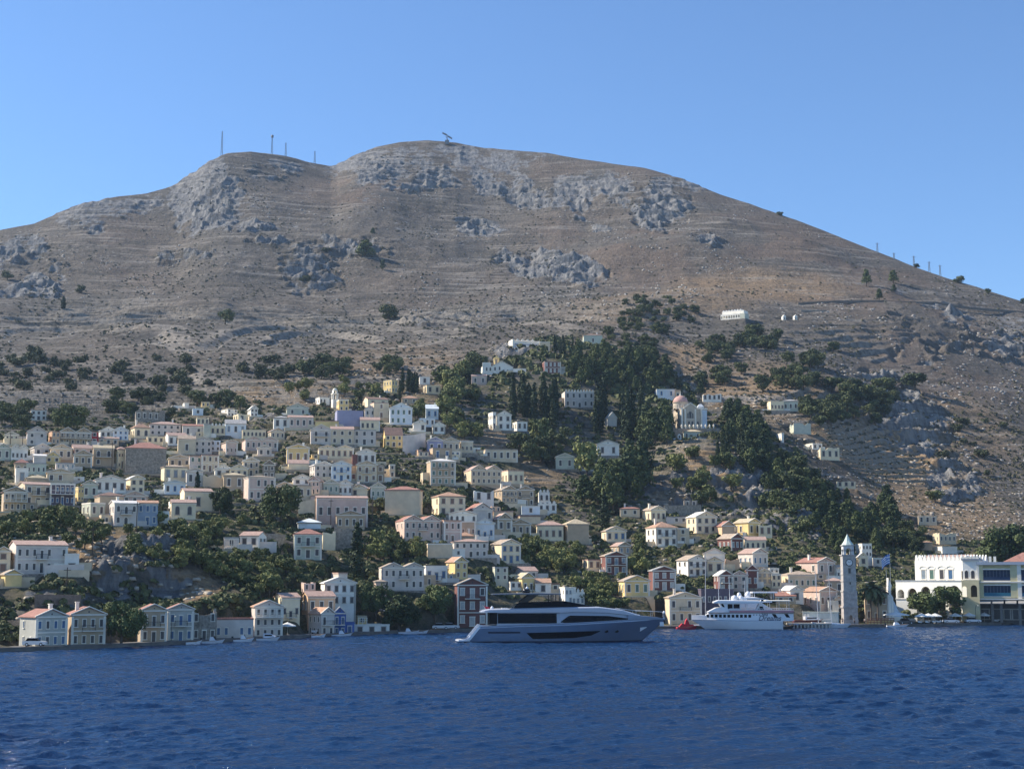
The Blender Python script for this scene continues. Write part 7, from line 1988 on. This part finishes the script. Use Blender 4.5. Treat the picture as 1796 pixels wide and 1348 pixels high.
def person(px, back, h, ctop, cleg, label, face=0.0, pose=0):
    p = qpos(px, back, .72); r = tag(empty('person', p, face), label, 'person')
    J = {'pel': (0,0,.53), 'sp': (0,0,.66), 'ch': (0,.0,.78), 'nk': (0,0,.86), 'hd': (0,-.01,.93), 'ht': (0,-.01,.975),
         'hl': (-.055,0,.51), 'kl': (-.06,-.02-.03*pose,.28), 'al': (-.06,.01+.03*pose,.045), 'tl': (-.065,-.07+.03*pose,.015), 'hr': (.055,0,.51), 'kr': (.06,-.01+.0*pose,.28), 'ar': (.06,.01-.02*pose,.045), 'tr': (.065,-.07-.02*pose,.015),
         'sl': (-.11,0,.81), 'el': (-.14,.02,.64), 'wl': (-.13,-.04-.05*pose,.50), 'fl': (-.128,-.055-.06*pose,.455), 'sr': (.11,0,.81), 'er': (.14,.02,.64), 'wr': (.13,-.03,.50), 'fr': (.128,-.04,.455)}
    Rr = {'pel': .075, 'sp': .068, 'ch': .085, 'nk': .030, 'hd': .056, 'ht': .035, 'hl': .055, 'kl': .036, 'al': .024, 'tl': .02, 'hr': .055, 'kr': .036, 'ar': .024, 'tr': .02, 'sl': .036, 'el': .025, 'wl': .018, 'fl': .016, 'sr': .036, 'er': .025, 'wr': .018, 'fr': .016}
    E = [('pel','sp'),('sp','ch'),('ch','nk'),('nk','hd'),('hd','ht'),('pel','hl'),('hl','kl'),('kl','al'),('al','tl'),('pel','hr'),('hr','kr'),('kr','ar'),('ar','tr'),('ch','sl'),('sl','el'),('el','wl'),('wl','fl'),('ch','sr'),('sr','er'),('er','wr'),('wr','fr')]
    def skin(name, keys, edges, grow, m_):
        ks = [k for k in keys]; me = bpy.data.meshes.new(name); me.from_pydata([Vector(J[k])*h for k in ks], [(ks.index(a), ks.index(b)) for a, b in edges], [])
        o = bpy.data.objects.new(name, me); col.objects.link(o)
        o.modifiers.new('s', 'SKIN'); sv = me.skin_vertices[0].data
        for i, k in enumerate(ks): q = (Rr[k]+grow)*h; sv[i].radius = (q, q*.8); sv[i].use_root = (i == 0)
        sb = o.modifiers.new('d', 'SUBSURF'); sb.levels = 1; sb.render_levels = 1
        dg = bpy.context.evaluated_depsgraph_get(); m2 = bpy.data.meshes.new_from_object(o.evaluated_get(dg)); bpy.data.objects.remove(o)
        m2.materials.clear(); m2.materials.append(m_); o = bpy.data.objects.new(name, m2); col.objects.link(o); o.parent = r; return o
    body_ = skin('body', list(J), E, 0, mat('skin', (.40,.25,.18), .6, .05))
    skin('shirt', ['sp','ch','sl','el','sr','er'], [('sp','ch'),('ch','sl'),('sl','el'),('ch','sr'),('sr','er')], .009, mat('cloth_'+ctop, {'d': (.03,.03,.04), 'w': (.6,.6,.58), 'r': (.3,.05,.05)}[ctop], .9, .1))
    skin('trousers', ['pel','hl','kl','al','hr','kr','ar'], [('pel','hl'),('hl','kl'),('kl','al'),('pel','hr'),('hr','kr'),('kr','ar')], .010, mat('trouser_'+cleg, {'d': (.03,.03,.04), 'b': (.06,.09,.16)}[cleg], .9, .1))
    MB().lathe([(.060*h, 0), (.063*h, .03*h), (.045*h, .07*h), (.01, .085*h)], (0, .008*h, .925*h), 10).build('hair', mat('hair_dark', (.03,.02,.015), .8, 0), r)
def pylon(px, top, yb, label, kind=0, group=None):
    D = inv(px, yb); D = min(D, float(ridge_D(px))*1.0)
    p = P(px, yb, D); h = (yb-top)*D/F; k = D/1500
    r = tag(empty('antenna_mast', p, 0), label, 'mast', group)
    mb = MB(); w = .9*k
    for sx, sy in ((-1,-1), (1,-1), (1,1), (-1,1)): mb.tube([(sx*w, sy*w, -3), (sx*w*.35, sy*w*.35, h)], .16*k, 4)
    n = max(4, int(h/2.5))
    for i in range(n):
        a = i/n; b = (i+1)/n; wa = w*(1-.65*a); wb_ = w*(1-.65*b)
        mb.tube([(-wa, -wa, h*a), (wb_, -wb_, h*b)], .08*k, 3); mb.tube([(wa, wa, h*a), (-wb_, wb_, h*b)], .08*k, 3)
    mb.build('lattice', mat('mast_steel', (.20,.22,.25), .5, .1), r)
    if kind == 1:
        d = MB(); d.lathe([(1.3, 0), (1.5, 1.2), (1.3, 2.6)], (0,0,h-1), 10); d.build('antenna_drum', mat('mast_steel', ()), r)
    if kind == 2: MB().tube([(-2.2*k, 0, h*.9), (2.2*k, 0, h*.9)], .12*k, 4).build('crossarm', mat('mast_steel', ()), r)
def telecom_dish():
    px = 784; D = float(ridge_D(px))*.995; p = P(px, 248, D)
    r = tag(empty('radar_antenna', (p.x, p.y, p.z), 0), 'tilted dish antennas on a squat frame at the summit', 'antenna'); k = D/F
    m_ = mat('mast_steel', ()); MB().box(-3*k*1.2, 3*k*1.2, 0, 4, -3, 2.5*k).build('hut', m_, r)
    MB().tube([(0,1,0), (0,1,9*k)], .5, 6).tube([(3*k,1,0), (-2*k,1,10*k)], .35, 5).build('frame', m_, r)
    for (x, z, a) in ((-4*k, 12*k, 35), (5*k, 6*k, 40)):
        d = MB(); q = 5.5*k
        d.add([(x-q*math.cos(R(a)), .5, z+q*math.sin(R(a))*.7), (x+q*math.cos(R(a)), .5, z-q*math.sin(R(a))*.7), (x+q*math.cos(R(a)), 2.0, z-q*math.sin(R(a))*.7+1), (x-q*math.cos(R(a)), 2.0, z+q*math.sin(R(a))*.7+1)] + [(x-q*math.cos(R(a)), .5, z+q*math.sin(R(a))*.7+1.6), (x+q*math.cos(R(a)), .5, z-q*math.sin(R(a))*.7+1.6), (x+q*math.cos(R(a)), 2.0, z-q*math.sin(R(a))*.7+2.6), (x-q*math.cos(R(a)), 2.0, z+q*math.sin(R(a))*.7+2.6)],
              [(0,3,2,1),(4,5,6,7),(0,1,5,4),(1,2,6,5),(2,3,7,6),(3,0,4,7)])
        d.build('dish', m_, r)
def pole(px, top, yb, label, D=None):
    D = D or inv(px, yb); p = P(px, yb, D); h = (yb-top)*D/F
    r = tag(empty('utility_pole', p, 0), label, 'pole', 'wooden utility poles among the houses')
    MB().tube([(0,0,-1.5), (0,0,h)], .15, 6, .1).build('post', mat('pole_wood', (.09,.07,.055), .9, .2, 2), r)
    MB().box(-.7, .7, -.06, .06, h-.6, h-.48).build('crossarm', mat('pole_wood', ()), r)
def wall(name, pts, h, th, m_, label, drop=4):
    """a free wall following ground points given by pixel"""
    mb = MB(); q = []
    for (px, py) in pts:
        D = inv(px, py) if py < 1090 else float(quay_D(px))+8
        q.append(P(px, py, D))
    for a, b in zip(q, q[1:]):
        mb.add([(a.x,a.y,a.z-drop),(b.x,b.y,b.z-drop),(b.x,b.y+th,b.z-drop),(a.x,a.y+th,a.z-drop),(a.x,a.y,a.z+h),(b.x,b.y,b.z+h),(b.x,b.y+th,b.z+h),(a.x,a.y+th,a.z+h)],
               [(0,3,2,1),(4,5,6,7),(0,1,5,4),(1,2,6,5),(2,3,7,6),(3,0,4,7)])
    o = mb.build(name, m_); tag(o, label, 'wall')
def flag(px, top, yb, label, greek=True, back=8):
    D = float(quay_D(px))+back; p = P(px, yb, D); h = (yb-top)*D/F
    r = tag(empty('flagpole', p, 0), label, 'flagpole')
    MB().tube([(0,0,-.3), (0,0,h)], .07, 7, .04).build('pole', mat('mast_aluminium', ()), r)
    if not greek: return
    # cloth hanging in folds to the left: nine stripes and a canton with a cross
    L, H = 2.9, 2.6; nb = mat('flag_blue', (.04,.14,.42), .8, .05); nw = mat('flag_white', (.78,.78,.78), .8, .03)
    fw = MB(); fb = MB()
    def pt(u, v, o=0): # u 0 at the pole, v 0 top
        x = -L*u*.78; z = h-.2-H*v-1.5*u*u*1.1; y = .22*math.sin(u*9+v*2)*u+o
        return (x, y, z)
    for i in range(9):
        m_ = fb if i % 2 == 0 else fw
        u0 = 0
        for j in range(12):
            a, b = j/12, (j+1)/12
            if i < 5 and b <= .42:
                can = fb; can.quad(pt(a, i/9), pt(b, i/9), pt(b, (i+1)/9), pt(a, (i+1)/9)); continue
            m_.quad(pt(a, i/9), pt(b, i/9), pt(b, (i+1)/9), pt(a, (i+1)/9))
    cr = MB()
    for j in range(5):
        a, b = j/12, (j+1)/12
        cr.quad(pt(a, 2/9, -.03), pt(b, 2/9, -.03), pt(b, 3/9, -.03), pt(a, 3/9, -.03))
    cr.quad(pt(.17, 0, -.035), pt(.24, 0, -.035), pt(.24, 5/9, -.035), pt(.17, 5/9, -.035))
    o = fb.build('flag', nb, r); fw.build('white_stripes', nw, o); cr.build('white_cross', nw, o)
def props():
    D = float(quay_D(1570))+8; p = P(1556, 1088, D); k = D/F
    p.z = .6; r = tag(empty('war_monument', p, R(14)), 'white stepped monument with a tall leaning slab and pyramid on the quay', 'monument'); m_ = wall_mat('w')
    MB().box(0, 30*k, 0, 5, -1, 12*k).build('plinth', m_, r)
    MB().prism([(0, 12*k), (16*k, 12*k), (15*k, 45*k), (12*k, 50*k), (3*k, 50*k), (0, 46*k)], .6, 2.6).build('slab', m_, r)
    MB().prism([(16*k, 12*k), (31*k, 12*k), (17*k, 40*k)], 1.0, 3.2).build('buttress', mat('lime_blue', ()), r)
    MB().prism([(7*k, 50*k+.001), (14*k, 46*k), (13*k, 58*k), (15*k, 66*k), (9*k, 79*k), (8*k, 66*k)], 1.2, 2.2).build('pinnacle', m_, r)
    flag(1564, 972, 1083, 'tall flagpole flying a blue and white striped flag with a cross')
    flag(1557, 1000, 1083, 'thin bare pole left of the striped flag', False, 8.5)
    parasol(1572, 4, 3.6, 'largest square white parasol in front of the monument', None, True)
    labs = {1617: 'white parasol leftmost of the row below the dark arcade tree'}
    for px in (1617, 1629, 1641, 1676): parasol(px, 5+random.random()*2, 1.9, 'white parasol in the row under the arcade of the white crenellated building', 'cafe parasols under the arcade')
    for px in (1700, 1727, 1782): parasol(px, 5+random.random(), 1.9, 'low white parasol in front of the yellow hotel', 'cafe parasols before the hotel')
    parasol(1761, 4, 2.2, 'brightest tallest white parasol in front of the yellow hotel', None)
    parasol(1448, 9, 1.8, 'white parasol behind the long pale shed', None)
    parasol(504, 5, 1.8, 'cream parasol on the quay between the verandah house and the blue house', None)
    car(1655, 3.5, 'w', 'white parked car under the dark arcade tree', R(-5)); car(1694, 3.5, 'w', 'white car parked before the link with two arches', R(3)); car(40, 4, 'w', 'white car parked left of the leftmost waterfront house', R(4)); car(1770, 5, 'w', 'white car in the shade before the hotel', R(2))
    car(1576, 3.2, 'd', 'black car under the largest square parasol', R(2)); car(758, 3.5, 'w', 'white car left of the maroon tower house on the quay', R(4)); car(776, 3.5, 'w', 'white car nearest the maroon tower house on the quay', R(-3))
    for px in (1611, 1624, 1636, 1643, 1648, 1745, 1750, 548): scooter(px, 2.6, 'white scooter parked at the quay edge')
    person(1473, 2.5, 1.78, 'd', 'd', 'person in dark clothes left of the clock tower foot, walking', .4, 1)
    person(1478, 2.8, 1.82, 'd', 'b', 'person in dark top and blue trousers nearest the clock tower', -.3, 0)
    person(1499, 2.0, 1.7, 'w', 'd', 'person in a white shirt in front of the clock tower door', .1, 1)
    person(1517, 2.2, 1.7, 'w', 'd', 'person in a white shirt right of the clock tower by the benches', -.8, 1)
    # long pale shed and its white panels
    D = float(quay_D(1440))+4; p = P(1408, 1095, D); k = D/F
    p.z = .7; r = tag(empty('long_shed', p, R(-18)), 'long pale green grey shed on the pier left of the clock tower', 'shed')
    MB().box(0, 60*k, 0, 3, 0, 21*k).build('wall', mat('shed_green', (.52,.55,.50), .8, .1, .5), r)
    MB().box(-.2, 60*k+.2, -.25, 3.2, 21*k+.002, 22.3*k).build('roof', mat('shed_roof', (.36,.40,.36), .8, .15), r)
    for a in (3, 8): MB().box(a*k, (a+3.5)*k, -.15, -.002, 0.1, 19*k).build('door', M_TRIM, r)
    MB().box(40*k, 58*k, -.6, -.05, 0, 3.5*k).build('bench', mat('bench_dark', (.07,.07,.06), .8, .1), r)
    for px in (1522, 1546):
        q = qpos(px, 3.5, .72); r = tag(empty('kiosk_counter', q, R(2)), 'low reddish timber fence with yellow panels at the quay, %s half' % ('left' if px < 1530 else 'right'), 'fence')
        b = MB()
        for z in (.5, 1.0, 1.45): b.box(0, 3.5, -.05, .05, z, z+.16)
        for i in range(5): b.box(i*.84, i*.84+.12, -.05, .05, 0, 1.6)
        b.build('timber_rails', mat('timber_red', (.26,.10,.06), .8, .15), r)
        MB().box(0.1, 3.4, .1, .2, .1, .95).build('panel', mat('panel_yellow', (.62,.48,.22), .8, .1), r)
    # pier with piles
    D = float(quay_D(1420))-3; p = P(1384, 1101, D); k = D/F
    r = tag(empty('pier', (p.x, p.y, 0), 0), 'concrete pier on many square piles at the foot of the long pale shed', 'pier')
    MB().box(0, 74*k, 0, 4, .95, 1.35).build('deck', mat('pier_concrete', (.50,.45,.38), .9, .15), r)
    for i in range(12): MB().box(i*6.2*k+.1, i*6.2*k+.55, -.1, .5, -1.5, .949).build('pile', mat('pier_concrete', ()), r)
    for px, lab in ((194, 'thin street lamp left of the round quay tree'), (300, 'street lamp before the brown pediment waterfront pair'), (668, 'street lamp right of the long low white boathouse'), (1712, 'street lamp before the two tall arches')):
        q = qpos(px, 2.2); r = tag(empty('street_lamp', q, 0), lab, 'street lamp')
        MB().tube([(0,0,0), (0,0,4.2), (.25,0,4.7), (.7,0,4.8)], .06, 6, .04).build('post', M_IRON, r); MB().lathe([(.08, 0), (.2, .12), (.12, .3)], (.7, 0, 4.5), 8).build('lamp_head', M_TRIM, r)
    # hill masts
    pylon(389, 228, 269, 'tallest thin lattice mast on the left summit'); pylon(477, 238, 269, 'mast with a drum of antennas on the left summit', 1)
    pylon(501, 249, 276, 'short thin mast right of the drum mast'); pylon(552, 264, 286, 'faint thin mast near the saddle')
    telecom_dish()
    for i, (px, t_, b_) in enumerate(((1539, 425, 444), (1568, 443, 455), (1603, 448, 466), (1630, 458, 475), (1649, 464, 482))):
        pylon(px, t_, b_, 'power pylon in the line down the right skyline', 2, 'power pylons on the right skyline')
    for px, t_, b_, lab in ((117, 995, 1030, 'pole before the large lilac mansion'), (162, 925, 966, 'pole on the dry knoll'), (239, 880, 940, 'dark pole between the lilac and the grey blue fronts'),
                            (280, 870, 905, 'red brown pole right of the grey blue front'), (39, 755, 790, 'thin pole above the far left roofs'), (18, 757, 778, 'thin pole at the far left above roofs'), (622, 955, 1000, 'pale pole before the tall dark conifer'),
                            (196, 775, 822, 'pole before the tan house with an arched door'), (580, 875, 918, 'pole before the very long pink house'), (653, 870, 920, 'pole at the right end of the very long pink house')):
        pole(px, t_, b_, lab)
    wall('terrace_wall', [(77, 1008), (146, 1006)], 2.0, .5, wall_mat('l'), 'white parapet wall before the large lilac grey mansion')
    wall('retaining_wall', [(706, 792), (728, 790), (746, 786)], 6.0, 1.2, wall_mat('l'), 'high lilac grey retaining wall below small white gables')
    wall('terrace_wall', [(523, 905), (535, 906), (553, 903)], 4.6, 1, wall_mat('b'), 'curved beige terrace wall with bright coping left of the very long pink house')
    wall('garden_wall', [(1165, 897), (1230, 896)], 2.2, .6, M_STONE, 'long ruined garden wall above the pale yellow house')
    wall('retaining_wall', [(700, 1101), (730, 1103), (752, 1103)], 4.2, .8, mat('brown_stone', (.22,.17,.14), .95, .35, 1.4), 'brown stone retaining wall on the quay left of the maroon tower house')
    wall('stone_terrace', [(60, 1065), (140, 1066)], 2.6, .8, mat('brown_stone', ()), 'rough brown stone wall above the two leftmost waterfront houses')
    wall('garden_wall', [(460, 955), (500, 958)], 3.0, .6, M_STONE, 'grey stone wall right of the low white house with pink roof')
    wall('stone_wall', [(1405, 545), (1450, 546)], .8, .5, M_STONE, 'thin dry stone wall on the bare right slope')
    wall('mountain_road_wall', [(1400, 533), (1470, 529), (1540, 529), (1600, 531), (1640, 531), (1700, 540), (1796, 548)], .9, .6, mat('road_wall', (.16,.14,.12), .95, .2), 'dark mountain road wall crossing the right slope', 1)
    wall('quay_wall_garden', [(621, 1112), (680, 1110)], 1.4, .5, wall_mat('w'), 'low white wall along the quay right of the blue annex')

def make_haze():
    m = bpy.data.materials.new('haze_air'); m.use_nodes = True; nt = m.node_tree
    for n in list(nt.nodes):
        if n.type != 'OUTPUT_MATERIAL': nt.nodes.remove(n)
    v = nt.nodes.new('ShaderNodeVolumePrincipled'); v.inputs['Color'].default_value = (.55,.75,1,1); v.inputs['Density'].default_value = HAZE; v.inputs['Anisotropy'].default_value = .2
    nt.links.new(v.outputs[0], nt.nodes['Material Output'].inputs['Volume'])
    mb = MB().box(-2600, 2600, -400, 4200, -12, 520); o = mb.build('haze', m); tag(o, 'thin blue summer haze filling the air', kind='stuff')
HAZE = 0.000058
# ------------------------------------------------------------------ assemble
clock_tower(); domed_church(); hilltop_churches(); quay_castle()
RECTS += [(846, 900, 628, 657), (896, 964, 592, 627), (1184, 1244, 700, 774), (1262, 1306, 543, 561), (1573, 1690, 978, 1088), (1690, 1796, 975, 1088), (1478, 1508, 938, 1094)]
build_houses()
make_terrain(); make_sea(); make_quay()
yacht(); ferry(); set_boats()
props()
plant(); strew()
make_haze()
